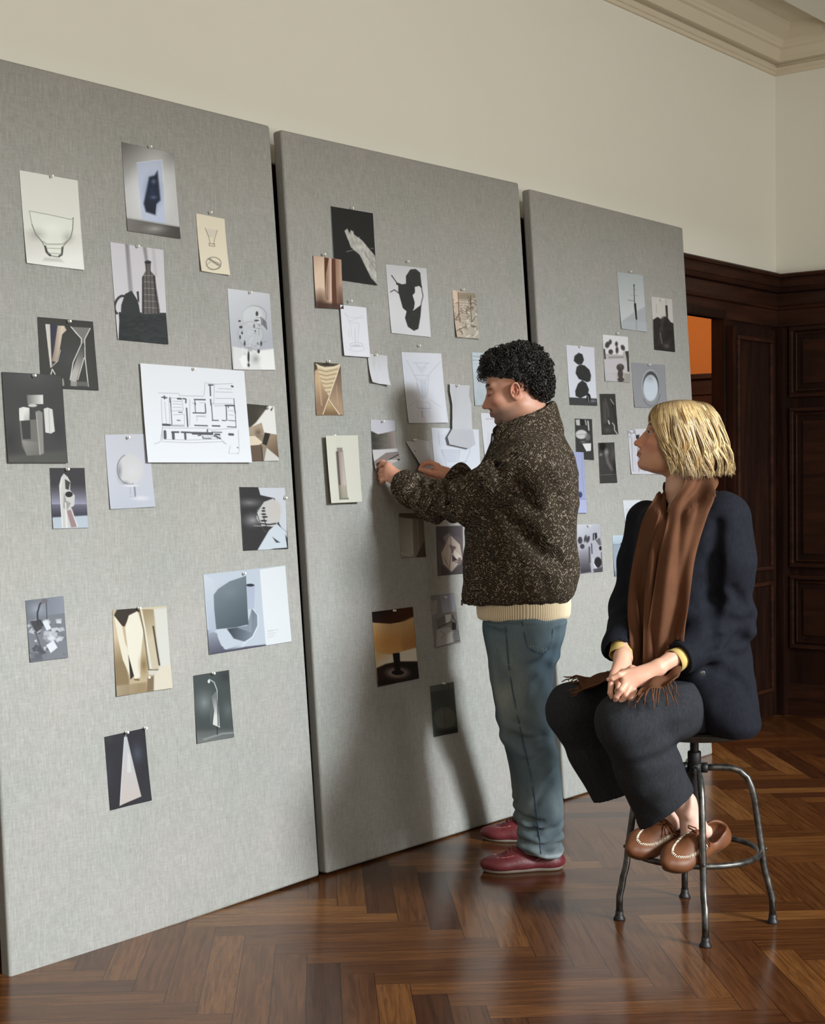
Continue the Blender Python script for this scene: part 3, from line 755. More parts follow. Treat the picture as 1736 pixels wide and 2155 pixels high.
# the floor plan
c = Pic([(291, 765), (510, 781), (524, 974), (305, 974)], ZD, (238, 240, 246), .9)
K1, K2 = (78, 78, 86), (140, 142, 152)
for a in ([(215, 380), (400, 385), (410, 405), (630, 410)], [(240, 440), (250, 800)], [(270, 460), (285, 660)], [(310, 430), (315, 660)], [(640, 280), (630, 400)], [(655, 290), (730, 300), (890, 295)], [(725, 300), (720, 470), (700, 480), (890, 480)], [(735, 370), (890, 375)], [(735, 430), (890, 430)], [(330, 425), (430, 430), (440, 540), (330, 545), (330, 425)], [(345, 455), (425, 458)], [(345, 480), (425, 484)], [(345, 510), (425, 514)], [(350, 580), (450, 575), (450, 670), (350, 672)], [(500, 440), (500, 680)], [(520, 470), (545, 480)], [(560, 590), (640, 600)], [(570, 600), (560, 640)], [(250, 700), (660, 700), (700, 720), (920, 700)], [(245, 820), (240, 740)], [(250, 825), (520, 835), (790, 825), (830, 850)], [(260, 805), (500, 810), (780, 800), (820, 840)], [(170, 845), (225, 830), (250, 690)], [(865, 860), (850, 930)], [(940, 720), (945, 900), (935, 940)], [(720, 500), (820, 495)], [(760, 340), (880, 345)], [(590, 470), (640, 470), (640, 550)], [(560, 600), (560, 590), (650, 590)], [(850, 540), (900, 545)], [(855, 580), (900, 585)]): c.l(a, 3.4, K2, .85)
for a, w in (([(245, 420), (290, 424)], 12), ([(268, 410), (270, 432)], 14), ([(318, 422), (320, 460)], 10), ([(324, 460), (336, 680)], 7), ([(390, 432), (420, 434)], 16), ([(440, 432), (465, 436), (464, 470)], 12), ([(398, 556), (430, 557)], 8), ([(384, 630), (410, 631)], 8), ([(470, 520), (480, 685)], 13), ([(255, 670), (288, 672)], 22), ([(295, 672), (318, 674)], 20), ([(338, 680), (450, 682)], 5), ([(542, 440), (640, 442)], 12), ([(545, 442), (552, 560)], 7), ([(548, 470), (550, 485)], 12), ([(640, 480), (646, 560)], 9), ([(530, 562), (640, 564)], 11), ([(545, 676), (660, 680)], 11), ([(672, 308), (712, 308)], 12), ([(685, 305), (690, 405)], 12), ([(690, 440), (694, 490)], 12), ([(697, 490), (708, 630)], 8), ([(704, 630), (760, 631)], 9), ([(795, 631), (825, 633)], 9), ([(884, 318), (892, 322)], 18), ([(902, 432), (906, 490)], 7), ([(825, 495), (905, 495)], 14), ([(832, 500), (836, 630)], 9), ([(850, 500), (852, 515)], 8), ([(906, 500), (915, 565)], 10), ([(850, 630), (918, 636)], 6), ([(915, 570), (920, 695)], 6), ([(840, 688), (920, 692)], 8), ([(705, 680), (772, 682)], 13), ([(270, 732), (272, 790)], 26), ([(335, 738), (395, 738)], 16), ([(345, 745), (348, 795)], 26), ([(422, 738), (512, 742)], 15), ([(455, 745), (458, 798)], 20), ([(528, 748), (700, 752)], 26), ([(575, 770), (600, 765)], 10), ([(700, 738), (790, 740)], 9), ([(660, 715), (658, 735)], 12), ([(730, 758), (770, 760)], 16), ([(858, 758), (890, 760)], 22), ([(612, 775), (620, 795), (690, 796)], 8), ([(720, 770), (775, 796)], 14), ([(745, 770), (748, 796)], 6), ([(928, 878), (934, 882)], 8)): c.l(a, w, K1, .92)
for i in range(8): c.l([(855+i*11, 926+(i % 3)*5), (860+i*11, 938-(i % 2)*6)], 3.4, (170, 174, 182), .9)
for i in range(14): c.l([(620+i*12, 770+(i % 3)*6), (628+i*12, 790-(i % 2)*8)], 4, (120, 120, 128), .6)
sheet(c, 'floor_plan_sheet', 'large white sheet with a grey architectural floor plan', DR, G1, 2, (405, 777), .006)
c = Pic([(503, 1025), (599, 1026), (605, 1155), (511, 1159)], ZD, (50, 48, 50))
c.r(1060, 1380, 170, 60, (150, 148, 150), .8).r(1090, 1540, 130, 90, (190, 188, 190), .8).p([(1140, 1240), (1400, 1240), (1400, 1700), (1330, 1570), (1290, 1340), (1160, 1310)], (216, 218, 226), 1, 1.5)
c.p([(1275, 1340), (1190, 1370), (1130, 1450), (1125, 1520), (1165, 1590), (1280, 1600), (1340, 1540), (1330, 1400)], (206, 204, 202), 1, 1.5).e(1290, 1450, 60, 90, (210, 202, 196), .9, 6).l([(1270, 1340), (1190, 1370), (1125, 1470), (1165, 1590)], 8, (60, 58, 60), .9)
for i, (a, b_) in enumerate(((1190, 1430), (1188, 1455), (1190, 1485), (1200, 1510), (1190, 1545))): c.e(a, b_, 14+i*4, 9, (48, 44, 46), .95)
c.l([(1165, 1570), (1240, 1580), (1300, 1570)], 14, (60, 56, 58), .9).l([(1100, 1590), (1180, 1595)], 4, (210, 210, 212)).l([(1190, 1520), (1215, 1600)], 8, (50, 46, 48)).el(1230, 1600, 50, 50, 4, (110, 108, 110), .8, 1, 3).p([(1115, 1840), (1240, 1630), (1310, 1570), (1380, 1640), (1400, 1790), (1280, 1800)], (214, 222, 230), 1, 1.5).p([(1265, 1690), (1340, 1745), (1300, 1745)], (80, 84, 90)).l([(1310, 1575), (1400, 1650)], 5, (130, 134, 140), .7).l([(1378, 1320), (1388, 1350)], 8, (90, 90, 96))
sheet(c, 'photo_print', 'black and white print of a glass vase wrapped in white cloth, below the floor plan', PH, G1, 0, (598, 1048))
c = Pic([(53, 1264), (133, 1254), (141, 1384), (62, 1394)], ZE, (120, 122, 130))
c.g((210, 400), (110, 112, 122), (520, 400), (142, 146, 158), 1, [(200, 390), (520, 355), (525, 500), (380, 520), (215, 560)]).r(300, 470, 110, 80, (176, 182, 192), .7)
rs = np.random.default_rng(9)
for i in range(46):
    a, b_ = 225+rs.random()*310, 540+rs.random()*330; r_ = 12+rs.random()*26; g_ = (70, 110, 160, 205, 222)[rs.integers(5)]
    t = rs.random()*3; c.p([(a+r_*math.cos(t+k)*(1+.3*rs.random()), b_+r_*.8*math.sin(t+k)) for k in (0, 1.4, 2.9, 4.4)], (g_, g_, g_+8), .75, 1.5)
c.p([(240, 570), (320, 555), (340, 620), (290, 660)], (60, 60, 66)).p([(340, 570), (380, 560), (412, 625), (375, 645)], (222, 224, 230)).p([(370, 760), (430, 722), (460, 780), (405, 825)], (224, 226, 234)).l([(305, 600), (300, 500), (320, 430), (345, 400)], 14, (50, 48, 56)).l([(372, 420), (378, 550)], 8, (70, 68, 76)).l([(320, 560), (340, 600)], 16, (50, 48, 54)).p([(325, 415), (345, 385), (375, 385), (388, 410), (340, 425)], (110, 104, 112)).l([(285, 660), (340, 820)], 8, (70, 70, 76)).p([(235, 820), (330, 830), (340, 880), (240, 895)], (90, 92, 98), .8, 3)
sheet(c, 'photo_print', 'small grey print of a desk lamp over scattered papers, lower left of the nearest board', PH, G1, 0)
c = Pic([(236, 1284), (350, 1275), (361, 1448), (243, 1466)], ZE, (196, 176, 142))
c.g((1140, 500), (214, 200, 172), (1350, 800), (214, 210, 200), 1, [(1130, 440), (1350, 440), (1390, 1000), (1200, 1000)]).g((920, 700), (210, 190, 160), (990, 900), (140, 118, 84), 1, [(900, 520), (990, 620), (1000, 860), (1040, 1040), (1040, 1180), (920, 1180)], 3)
c.p([(945, 470), (1110, 460), (1130, 490), (1050, 520), (1005, 610), (985, 605), (920, 520)], (50, 38, 28)).p([(920, 520), (985, 605), (1010, 740), (1030, 790), (1060, 1040), (990, 880), (960, 740)], (234, 224, 204), 1, 1.5).p([(1010, 620), (1040, 520), (1110, 485), (1160, 640), (1140, 800), (1130, 1020), (1085, 1035), (1035, 830)], (238, 230, 212), 1, 1.5).p([(1035, 840), (1080, 1010), (1050, 1040)], (30, 22, 18)).l([(1085, 1040), (1120, 1042)], 10, (60, 44, 30), .8)
c.l([(1125, 470), (1160, 640), (1200, 960), (1280, 960)], 10, (110, 92, 66), .9).l([(1140, 480), (1175, 640), (1215, 950)], 7, (240, 232, 216)).g((1150, 500), (150, 128, 94), (1240, 700), (206, 190, 160), .8, [(1150, 470), (1245, 470), (1280, 950), (1230, 960)]).l([(1238, 610), (1285, 920)], 14, (60, 44, 30), .9).p([(1240, 470), (1350, 460), (1375, 920), (1300, 930)], (222, 220, 212), .9, 3).r(1160, 920, 60, 130, (120, 92, 52), .8).p([(1240, 1010), (1300, 930), (1390, 920), (1390, 1110), (1240, 1130)], (226, 216, 196), 1, 1.5).p([(1190, 1020), (1240, 1010), (1235, 1130), (1180, 1140)], (120, 100, 74), .9, 3).e(1205, 1022, 10, 10, (244, 240, 232)).g((920, 1090), (180, 166, 146), (1100, 1160), (150, 126, 90), .8, [(925, 1090), (1180, 1060), (1180, 1140), (935, 1180)], 4)
sheet(c, 'photo_print', 'cream and brown print of folded coat-like shapes, lower part of the nearest board', PH, G1, 0, (290, 1280), .007)
c = Pic([(427, 1209), (600, 1190), (612, 1350), (439, 1378)], ZG, (200, 208, 220))
c.p([(910, 190), (1190, 145), (1245, 935), (970, 975)], (236, 238, 242)).g((340, 800), (170, 176, 190), (400, 1070), (84, 84, 100), 1, [(330, 790), (480, 850), (540, 1010), (970, 960), (975, 990), (390, 1075)], 2).g((340, 240), (214, 220, 230), (440, 800), (176, 184, 200), .8, [(330, 240), (440, 300), (460, 820), (385, 850)])
c.p([(460, 810), (560, 790), (780, 900), (700, 950), (560, 1015), (510, 970), (480, 900)], (200, 208, 220)).g((560, 1000), (120, 124, 136), (740, 950), (216, 222, 232), .8, [(560, 1015), (780, 935), (740, 990), (560, 1020)]).g((600, 800), (60, 68, 78), (830, 850), (130, 142, 154), 1, [(570, 800), (780, 770), (830, 590), (885, 640), (888, 760), (840, 870), (760, 935), (640, 900)], 2).p([(680, 790), (790, 760), (830, 600), (825, 840)], (150, 160, 174), .7).l([(835, 590), (890, 660), (890, 770), (830, 890), (740, 945)], 9, (232, 236, 242)).p([(775, 345), (860, 352), (850, 590), (790, 600)], (184, 190, 210)).e(812, 350, 42, 15, (40, 46, 56))
c.g((450, 420), (120, 130, 138), (700, 800), (76, 88, 96), 1, [(435, 450), (480, 390), (600, 310), (765, 255), (790, 755), (660, 785), (460, 805), (440, 600)]).r(600, 420, 160, 120, (130, 142, 148), .5).l([(765, 255), (790, 755)], 5, (60, 68, 74), .8)
for i, (a, w) in enumerate(((820, 110), (830, 60), (850, 90), (870, 70), (890, 60))): c.l([(990, a), (990+w, a-12)], 4, (190, 186, 180), .8)
sheet(c, 'photo_print', 'wide print of a grey cylindrical shade beside a white text column', PH, G1, 0, (511, 1207), .005)
c = Pic([(406, 1422), (481, 1410), (490, 1551), (413, 1565)], ZG, (70, 76, 76))
c.r(340, 1560, 150, 200, (150, 158, 158), .8).r(580, 1640, 90, 150, (112, 122, 120), .7).r(560, 1290, 120, 120, (44, 50, 50), .8).g((300, 1840), (90, 94, 92), (300, 1960), (120, 124, 122), 1, [(230, 1850), (650, 1830), (650, 1930), (250, 2000)], 8).l([(330, 1940), (520, 1880), (630, 1870)], 12, (190, 194, 192), .7, 4)
c.l([(390, 1320), (440, 1350), (470, 1430), (490, 1810)], 9, (206, 208, 206)).l([(480, 1430), (478, 1790)], 7, (40, 42, 42)).e(386, 1342, 12, 18, (240, 240, 238)).p([(395, 1520), (450, 1500), (440, 1600), (400, 1790)], (96, 100, 100)).g((440, 1500), (120, 122, 122), (460, 1700), (226, 224, 220), 1, [(460, 1440), (470, 1600), (475, 1800), (425, 1780), (440, 1640), (415, 1500)]).l([(430, 1785), (495, 1812)], 7, (230, 230, 228)).l([(468, 1810), (470, 1890)], 9, (30, 32, 32))
sheet(c, 'photo_print', 'dark grey print of a bent metal lamp blade, lower right of the nearest board', PH, G1, 0, (446, 1417))
c = Pic([(219, 1551), (304, 1532), (317, 1684), (231, 1705)], ZE, (38, 36, 44))
c.r(1110, 1640, 80, 140, (78, 88, 104), .8).r(880, 1800, 60, 200, (48, 46, 62), .8).r(880, 1520, 60, 60, (60, 60, 56), .7).g((1010, 1500), (196, 198, 204), (1060, 2050), (206, 192, 184), 1, [(1005, 1505), (1025, 1500), (1138, 1985), (965, 2060)]).p([(1030, 1620), (1050, 1660), (1060, 1790), (1025, 1790)], (222, 220, 216), .7, 2).l([(1005, 1505), (965, 2060)], 5, (228, 226, 224)).l([(1020, 1470), (1012, 1505)], 5, (200, 200, 198))
sheet(c, 'photo_print', 'dark print of a tall pale triangle, lowest on the nearest board', PH, G1, 0, [(264, 1541), (303, 1532)], .005)

# ---------------- middle board
c = Pic([(695, 434), (784, 449), (792, 601), (703, 588)], ZH, (24, 25, 25))
c.p([(365, 370), (385, 350), (410, 390), (420, 365), (440, 375), (445, 400), (490, 430), (530, 465), (640, 600), (660, 870), (600, 800), (500, 590), (420, 520), (395, 450)], (176, 174, 168), 1, 2).n(14, 30, 22, 4, [(365, 370), (440, 375), (530, 465), (640, 600), (655, 870), (600, 800), (500, 590), (420, 520), (395, 450)])
for a in ([(395, 450), (365, 370)], [(400, 430), (390, 355)], [(430, 420), (422, 365)], [(450, 420), (440, 370)], [(600, 530), (625, 530)], [(490, 440), (500, 425)], [(460, 540), (380, 560)]): c.l(a, 5, (190, 190, 184), .7)
c.l([(540, 560), (650, 740)], 5, (100, 98, 94), .7).l([(590, 620), (655, 680)], 5, (110, 108, 104), .7).r(500, 520, 80, 40, (226, 224, 220), .6).l([(236, 150), (262, 640)], 5, (190, 190, 186), .7)
sheet(c, 'photo_print', 'black print of a pale spiky stalk like an outstretched hand', PH, G2, 0, (738, 439))
c = Pic([(657, 538), (716, 547), (719, 651), (662, 648)], ZH, (190, 160, 138))
c.g((80, 600), (196, 164, 144), (170, 700), (222, 196, 172), 1, [(70, 590), (175, 600), (185, 1000), (90, 1000)]).p([(172, 612), (215, 620), (190, 760), (180, 1000)], (86, 46, 28), 1, 1.5).g((200, 700), (150, 120, 104), (232, 700), (216, 190, 172), 1, [(215, 620), (240, 622), (240, 1010), (190, 1000), (190, 800)], 2).p([(238, 622), (275, 628), (285, 1060), (240, 1060)], (92, 50, 34)).g((275, 700), (150, 116, 98), (330, 700), (190, 158, 138), 1, [(275, 628), (330, 635), (340, 1060), (285, 1050)], 2)
c.g((200, 820), (60, 34, 26), (200, 1100), (52, 30, 24), .0).r(130, 1040, 90, 160, (70, 44, 34), .9, .8).r(320, 1020, 60, 170, (84, 58, 46), .9, .8).p([(95, 1020), (345, 1035), (345, 1100), (95, 1080)], (66, 42, 34), .9, 6).l([(180, 990), (230, 1030)], 5, (180, 150, 130), .4)
sheet(c, 'photo_print', 'brown print of tall hanging folds like curtains, over the corner of the black print', PH, G2, 1, (679, 536))
c = Pic([(712, 642), (767, 648), (774, 753), (719, 749)], ZH, (228, 228, 236))
for a in ([(350, 1120), (400, 1160), (530, 1165)], [(380, 1200), (520, 1140)], [(350, 1120), (400, 1205), (480, 1210)], [(400, 1210), (420, 1360)], [(480, 1220), (470, 1380)], [(440, 1280), (445, 1390)], [(385, 1280), (390, 1340)]): c.l(a, 4.5, (196, 198, 210), .8)
c.el(455, 1405, 60, 18, 5, (180, 182, 196), .8).e(455, 1412, 36, 8, (190, 192, 206), .8).el(460, 1440, 66, 26, 5, (196, 198, 208), .8).l([(445, 1250), (450, 1390)], 7, (206, 208, 218), .8)
sheet(c, 'sketch_sheet', 'small white sheet with a faint pencil lamp, below the curtain print', DR, G2, 2, (735, 634))
c = Pic([(811, 556), (897, 565), (905, 710), (822, 701)], ZH, (212, 211, 216))
c.g((745, 700), (190, 190, 192), (800, 1000), (216, 215, 218), .6)
blob = [(960, 720), (1010, 716), (1050, 750), (1060, 850), (1070, 900), (1040, 870), (1000, 870), (985, 950), (1000, 1050), (980, 1095), (1060, 1040), (1050, 1150), (1030, 1260), (990, 1278), (935, 1240), (910, 1160), (925, 1100), (890, 1070), (850, 920), (850, 860), (920, 850), (920, 780)]
c.p(blob, (44, 45, 44)).p([(925, 860), (1040, 870), (1000, 880), (1005, 950), (985, 960), (1010, 1060), (970, 1100), (900, 1080)], (42, 43, 42)).p([(1005, 880), (1062, 900), (1072, 990), (1040, 1050), (990, 1092), (1000, 1020), (980, 955), (1003, 930)], (214, 213, 216)).l([(1062, 900), (1075, 960), (1050, 1060)], 7, (44, 45, 44)).l([(790, 775), (850, 860)], 8, (44, 45, 44)).l([(780, 925), (815, 905), (860, 940)], 8, (44, 45, 44)).l([(840, 850), (870, 860)], 20, (44, 45, 44)).el(1040, 880, 22, 40, 4, (210, 210, 212), 0)
c.el(990, 1190, 50, 70, 4, (70, 71, 70), .8).el(1000, 780, 45, 50, 4, (66, 67, 66), .8)
sheet(c, 'photo_print', 'white print with black blob shapes and two thin antennae', PH, G2, 0, (855, 551))
c = Pic([(951, 610), (1001, 618), (1006, 714), (957, 710)], ZH, (196, 186, 174))
rs = np.random.default_rng(21)
c.g((1350, 950), (214, 190, 170), (1560, 980), (170, 164, 150), .8).p([(1400, 930), (1545, 935), (1560, 1000), (1400, 990)], (140, 126, 108), .8, 4)
for i in range(60):
    a, b_ = 1350+rs.random()*220, 1000+rs.random()*340; c.l([(a, b_), (a+rs.normal()*34, b_+rs.normal()*26)], 5+rs.random()*5, (96, 80, 68) if rs.random() < .62 else (236, 230, 222), .75)
for a in ([(1395, 930), (1400, 1190)], [(1505, 960), (1510, 1190)], [(1350, 1030), (1400, 1020)], [(1510, 1200), (1560, 1140)], [(1355, 1180), (1400, 1120)], [(1370, 1280), (1450, 1240)]): c.l(a, 8, (92, 74, 60), .8)
for b_ in range(1000, 1190, 24): c.l([(1410, b_), (1500, b_+5)], 5, (130, 116, 100), .6)
c.p([(1345, 905), (1375, 915), (1395, 1010), (1355, 1040)], (228, 200, 180), .9, 3)
sheet(c, 'photo_print', 'small brown etching of tangled roots on the middle board', PH, G2, 0, (971, 610), .012)
c = Pic([(660, 762), (716, 766), (721, 874), (664, 874)], ZI, (150, 120, 92))
c.p([(80, 245), (300, 262), (300, 350), (80, 350)], (72, 66, 54)).g((110, 400), (206, 176, 140), (190, 560), (150, 120, 96), 1, [(85, 320), (110, 300), (195, 530), (95, 690), (85, 690)], 3).g((290, 350), (120, 98, 84), (220, 560), (176, 148, 120), 1, [(298, 300), (318, 690), (290, 680), (205, 545)], 3)
cone = [(100, 268), (170, 285), (240, 280), (295, 262), (280, 330), (240, 440), (200, 525), (170, 480), (130, 380)]
c.p(cone, (222, 202, 168)).mask(cone)
for i in range(7): c.l([(90, 300+i*34), (180, 325+i*34), (290, 300+i*36)], 9, (150, 124, 88), .75, 2)
c.mask().l([(296, 268), (200, 545), (150, 680)], 7, (240, 226, 200)).l([(200, 550), (285, 680)], 7, (240, 226, 200)).g((200, 600), (190, 160, 120), (200, 680), (120, 96, 66), 1, [(200, 560), (275, 680), (155, 680)]).l([(98, 262), (165, 300), (250, 290), (296, 262)], 7, (244, 232, 206)).l([(165, 262), (200, 258)], 14, (40, 34, 26)).l([(120, 360), (140, 600)], 12, (222, 192, 150), .6, 3).l([(265, 440), (275, 600)], 10, (206, 176, 146), .5, 3).p([(225, 660), (320, 680), (320, 700), (225, 700)], (226, 206, 176), .0)
sheet(c, 'photo_print', 'sepia print of a twisted paper cone, left on the middle board', PH, G2, 0, (688, 761))
c = Pic([(771, 744), (813, 749), (814, 812), (776, 805)], ZI, (216, 215, 220))
c.g((560, 200), (206, 205, 206), (600, 330), (222, 221, 228), .8).r(570, 260, 20, 90, (190, 190, 186), .6).l([(600, 210), (620, 320)], 7, (200, 200, 206), .6, 3)
sheet(c, 'blank_sheet', 'small blank white sheet curling off the middle board', 'sheet of paper', G2, 1, (788, 747), .016)
c = Pic([(844, 741), (928, 744), (940, 890), (857, 891)], ZI, (226, 227, 236))
for a in ([(850, 230), (920, 370), (990, 430), (1030, 350), (1130, 240)], [(920, 250), (970, 320), (1020, 250)], [(900, 250), (1040, 255)], [(910, 355), (1035, 358)], [(925, 370), (955, 520), (990, 550)], [(1030, 370), (1020, 500), (990, 550)], [(970, 400), (975, 540)], [(1000, 410), (1010, 540)], [(930, 415), (945, 500)], [(935, 575), (1035, 580), (1045, 630), (930, 625), (935, 575)], [(860, 620), (930, 560)], [(1045, 560), (1130, 620)], [(935, 655), (1035, 655), (1040, 700)], [(935, 655), (935, 700)]): c.l(a, 5, (186, 190, 208), .75)
c.l([(973, 655), (974, 705)], 5, (110, 112, 124), .8).l([(940, 632), (1040, 634)], 7, (180, 184, 202), .7).p([(955, 380), (1015, 385), (1010, 530), (975, 540)], (206, 210, 224), .6, 3).p([(930, 280), (1020, 280), (975, 350)], (212, 214, 226), .7, 3)
sheet(c, 'sketch_sheet', 'large white sheet with a pencil drawing of a footed glass, left of the man\'s face', DR, G2, 0, (879, 728), .008)
c = Pic([(907, 900), (1007, 904), (1012, 1030), (917, 1030)], ZI, (230, 232, 242))
c.p([(1100, 850), (1170, 840), (1180, 940), (1110, 950)], (222, 224, 236), .8, 3)
for a in ([(1135, 975), (1290, 978), (1275, 1070), (1190, 1072), (1135, 975)], [(1135, 975), (1180, 1110), (1240, 1150)], [(1150, 990), (1280, 992)], [(1380, 870), (1370, 1000), (1330, 1080), (1340, 1160)], [(1295, 1075), (1350, 1070)], [(1295, 1100), (1350, 1100)], [(1295, 1130), (1350, 1130)], [(1195, 1110), (1290, 1115)], [(1200, 1140), (1270, 1145)], [(1110, 820), (1120, 930)]): c.l(a, 5, (180, 186, 206), .8)
c.p([(1150, 985), (1280, 988), (1262, 1068), (1195, 1068)], (212, 216, 230), .7, 3)
sheet(c, 'sketch_sheet', 'white sheet with a pencil bowl, behind the man\'s far hand', DR, G2, 0, None, .004)
out = [(1190, 425), (1260, 440), (1355, 440), (1348, 530), (1368, 595), (1372, 800), (1392, 930), (1340, 965), (1250, 945), (1180, 930), (1165, 870), (1208, 800), (1210, 600), (1190, 490)]
c = Pic([(935, 806), (994, 809), (994, 946), (935, 944)], ZI, (226, 226, 232), .45)
c.g((1165, 860), (218, 219, 226), (1390, 940), (206, 207, 216), .8, [(1150, 800), (1400, 810), (1400, 970), (1150, 950)], 4).r(1230, 560, 40, 200, (214, 214, 216), .7).l([(1345, 440), (1350, 530), (1365, 600), (1370, 800)], 5, (206, 206, 212), .8)
sheet(c, 'tracing_paper_sheet', 'irregular strip of tracing paper hanging over the bowl sketch', 'sheet of paper', G2, 3, (960, 812), .006, M_trace, drop=out)
cur = [(835, 905), (905, 905), (912, 880), (1028, 905), (1026, 1080), (1010, 1170), (935, 1160), (900, 1060), (870, 990)]
c = Pic([(848, 922), (902, 925), (902, 1005), (848, 1003)], ZI, (210, 208, 212), .45)
c.r(870, 980, 60, 60, (224, 222, 226), .7).e(897, 985, 5, 5, (90, 88, 90)).r(960, 1120, 50, 60, (206, 196, 196), .6)
sheet(c, 'blank_sheet', 'small pale sheet curling out under the man\'s far hand', 'sheet of paper', G2, 1, (870, 926), .004, lift=lambda U, V: .055*V**1.5*(1-.7*U), drop=cur)
c = Pic([(779, 883), (831, 884), (835, 969), (784, 992)], ZI, (150, 140, 134))
c.p([(545, 720), (752, 728), (755, 812), (615, 845), (550, 812)], (208, 206, 214)).g((560, 850), (60, 56, 52), (690, 860), (110, 104, 94), 1, [(552, 820), (610, 845), (685, 830), (685, 968), (560, 972)]).n(30, 10, 14, 6, [(552, 820), (685, 830), (685, 968), (560, 972)]).g((690, 870), (120, 108, 100), (755, 860), (188, 174, 168), 1, [(685, 830), (755, 812), (762, 962), (685, 968)]).p([(560, 975), (765, 962), (765, 990), (670, 1000), (565, 1080)], (206, 202, 204)).p([(565, 1070), (670, 998), (765, 990), (765, 1010), (600, 1100), (568, 1120)], (136, 122, 118)).l([(690, 1055), (765, 1015)], 8, (40, 34, 32)).p([(568, 1115), (700, 1055), (770, 1060), (690, 1110), (570, 1150)], (198, 190, 188))
c.l([(570, 1140), (640, 1110)], 7, (52, 44, 42)).e(758, 1058, 9, 7, (16, 12, 12))
sheet(c, 'photo_print', 'grey striped print lifted at the bottom by the man\'s near hand', PH, G2, 0, (803, 887), .003, lift=lambda U, V: .028*np.clip(V-.45, 0, 1)**1.5)
c = Pic([(676, 918), (744, 917), (751, 1057), (686, 1060)], ZI, (226, 223, 208))
c.g((228, 1100), (140, 124, 116), (300, 1100), (214, 200, 190), 1, [(230, 995), (285, 990), (320, 1380), (258, 1390)], 1.5).p([(232, 960), (278, 958), (285, 995), (235, 1000)], (150, 140, 132)).p([(225, 990), (245, 990), (272, 1385), (252, 1385)], (84, 76, 70), .85, 2).l([(284, 1000), (320, 1380)], 5, (160, 150, 142), .8).l([(255, 1384), (325, 1382)], 11, (84, 84, 72), .9).g((255, 1280), (180, 170, 150), (310, 1380), (150, 146, 128), .7, [(248, 1270), (310, 1270), (320, 1385), (255, 1388)], 3)
for b_ in (880, 900, 920, 945): c.l([(228, b_), (272, b_)], 4, (208, 204, 190), .8)
sheet(c, 'photo_print', 'cream print of a slender glass column, standing off the middle board', PH, G2, 2, (700, 917), .004, lift=lambda U, V: .012+0*U)
c = Pic([(838, 1080), (890, 1080), (895, 1172), (843, 1174)], ZI, (140, 134, 122))
c.p([(785, 1480), (990, 1500), (990, 1560), (850, 1540), (785, 1530)], (84, 76, 66), 1, 2).g((800, 1550), (150, 146, 134), (900, 1550), (176, 172, 160), 1, [(790, 1540), (890, 1545), (900, 1850), (800, 1860)], 2).l([(888, 1545), (900, 1850)], 6, (196, 192, 180), .8).g((920, 1560), (128, 120, 106), (980, 1560), (104, 96, 84), 1, [(905, 1545), (990, 1550), (995, 1720), (930, 1850), (905, 1850)], 2).l([(935, 1560), (945, 1800)], 5, (170, 164, 150), .7).p([(995, 1720), (1005, 1870), (920, 1870)], (70, 58, 48)).l([(800, 1830), (880, 1860)], 7, (200, 198, 190), .7)
sheet(c, 'photo_print', 'brown grey print of glass tubes just under the man\'s near forearm', PH, G2, 0, None, .004, gain=.75)
c = Pic([(917, 1108), (973, 1106), (974, 1207), (921, 1212)], ZI, (96, 86, 88))
c.p([(1095, 1600), (1290, 1600), (1300, 1700), (1210, 1680), (1140, 1760), (1100, 1700)], (84, 76, 80), 1, 3).p([(1150, 1700), (1200, 1660), (1215, 1700), (1180, 1760)], (150, 140, 144), .8, 3).p([(1210, 1680), (1290, 1760), (1310, 1880), (1220, 1985), (1150, 1920), (1135, 1830)], (190, 172, 160)).p([(1200, 1760), (1260, 1780), (1225, 1840)], (110, 90, 84)).p([(1240, 1800), (1300, 1860), (1240, 1910)], (216, 202, 190)).p([(1150, 1850), (1200, 1950), (1170, 1900)], (80, 64, 60)).p([(1225, 1840), (1270, 1890), (1225, 1900)], (64, 50, 48)).l([(1210, 1680), (1220, 1800), (1200, 1980)], 7, (110, 94, 88), .9).l([(1240, 1900), (1300, 1920)], 6, (90, 74, 70)).e(1285, 1900, 16, 34, (120, 104, 98)).p([(1215, 1990), (1320, 1900), (1320, 2010), (1130, 2015), (1130, 1930)], (74, 66, 66), .9, 2)
sheet(c, 'photo_print', 'print of a crumpled pale paper form, left of the man\'s jacket', PH, G2, 0, None, .004, gain=.8)
c = Pic([(782, 1288), (868, 1277), (880, 1428), (793, 1446)], ZJ, (206, 180, 140))
c.g((250, 380), (18, 8, 4), (400, 540), (66, 32, 8), 1, [(235, 370), (735, 310), (740, 450), (620, 500), (460, 528), (330, 525), (240, 510)]).g((300, 520), (226, 206, 172), (300, 720), (206, 150, 86), 1, [(240, 512), (460, 528), (620, 500), (745, 440), (765, 810), (660, 850), (460, 890), (330, 885), (275, 860)]).g((640, 560), (206, 168, 120), (770, 700), (128, 76, 54), .7, [(560, 520), (745, 440), (765, 810), (600, 860)], 8)
sh = [(240, 512), (460, 528), (620, 500), (745, 440), (765, 810), (660, 850), (460, 890), (330, 885), (275, 860)]
c.mask(sh)
rs = np.random.default_rng(3)
for i in range(34):
    a = 255+i*15; c.l([(a, 520), (a+24, 880)], 4, (238, 200, 140) if i % 2 else (150, 96, 46), .25+.3*rs.random(), 1)
c.g((300, 760), (206, 150, 86), (300, 880), (226, 182, 116), .5).mask()
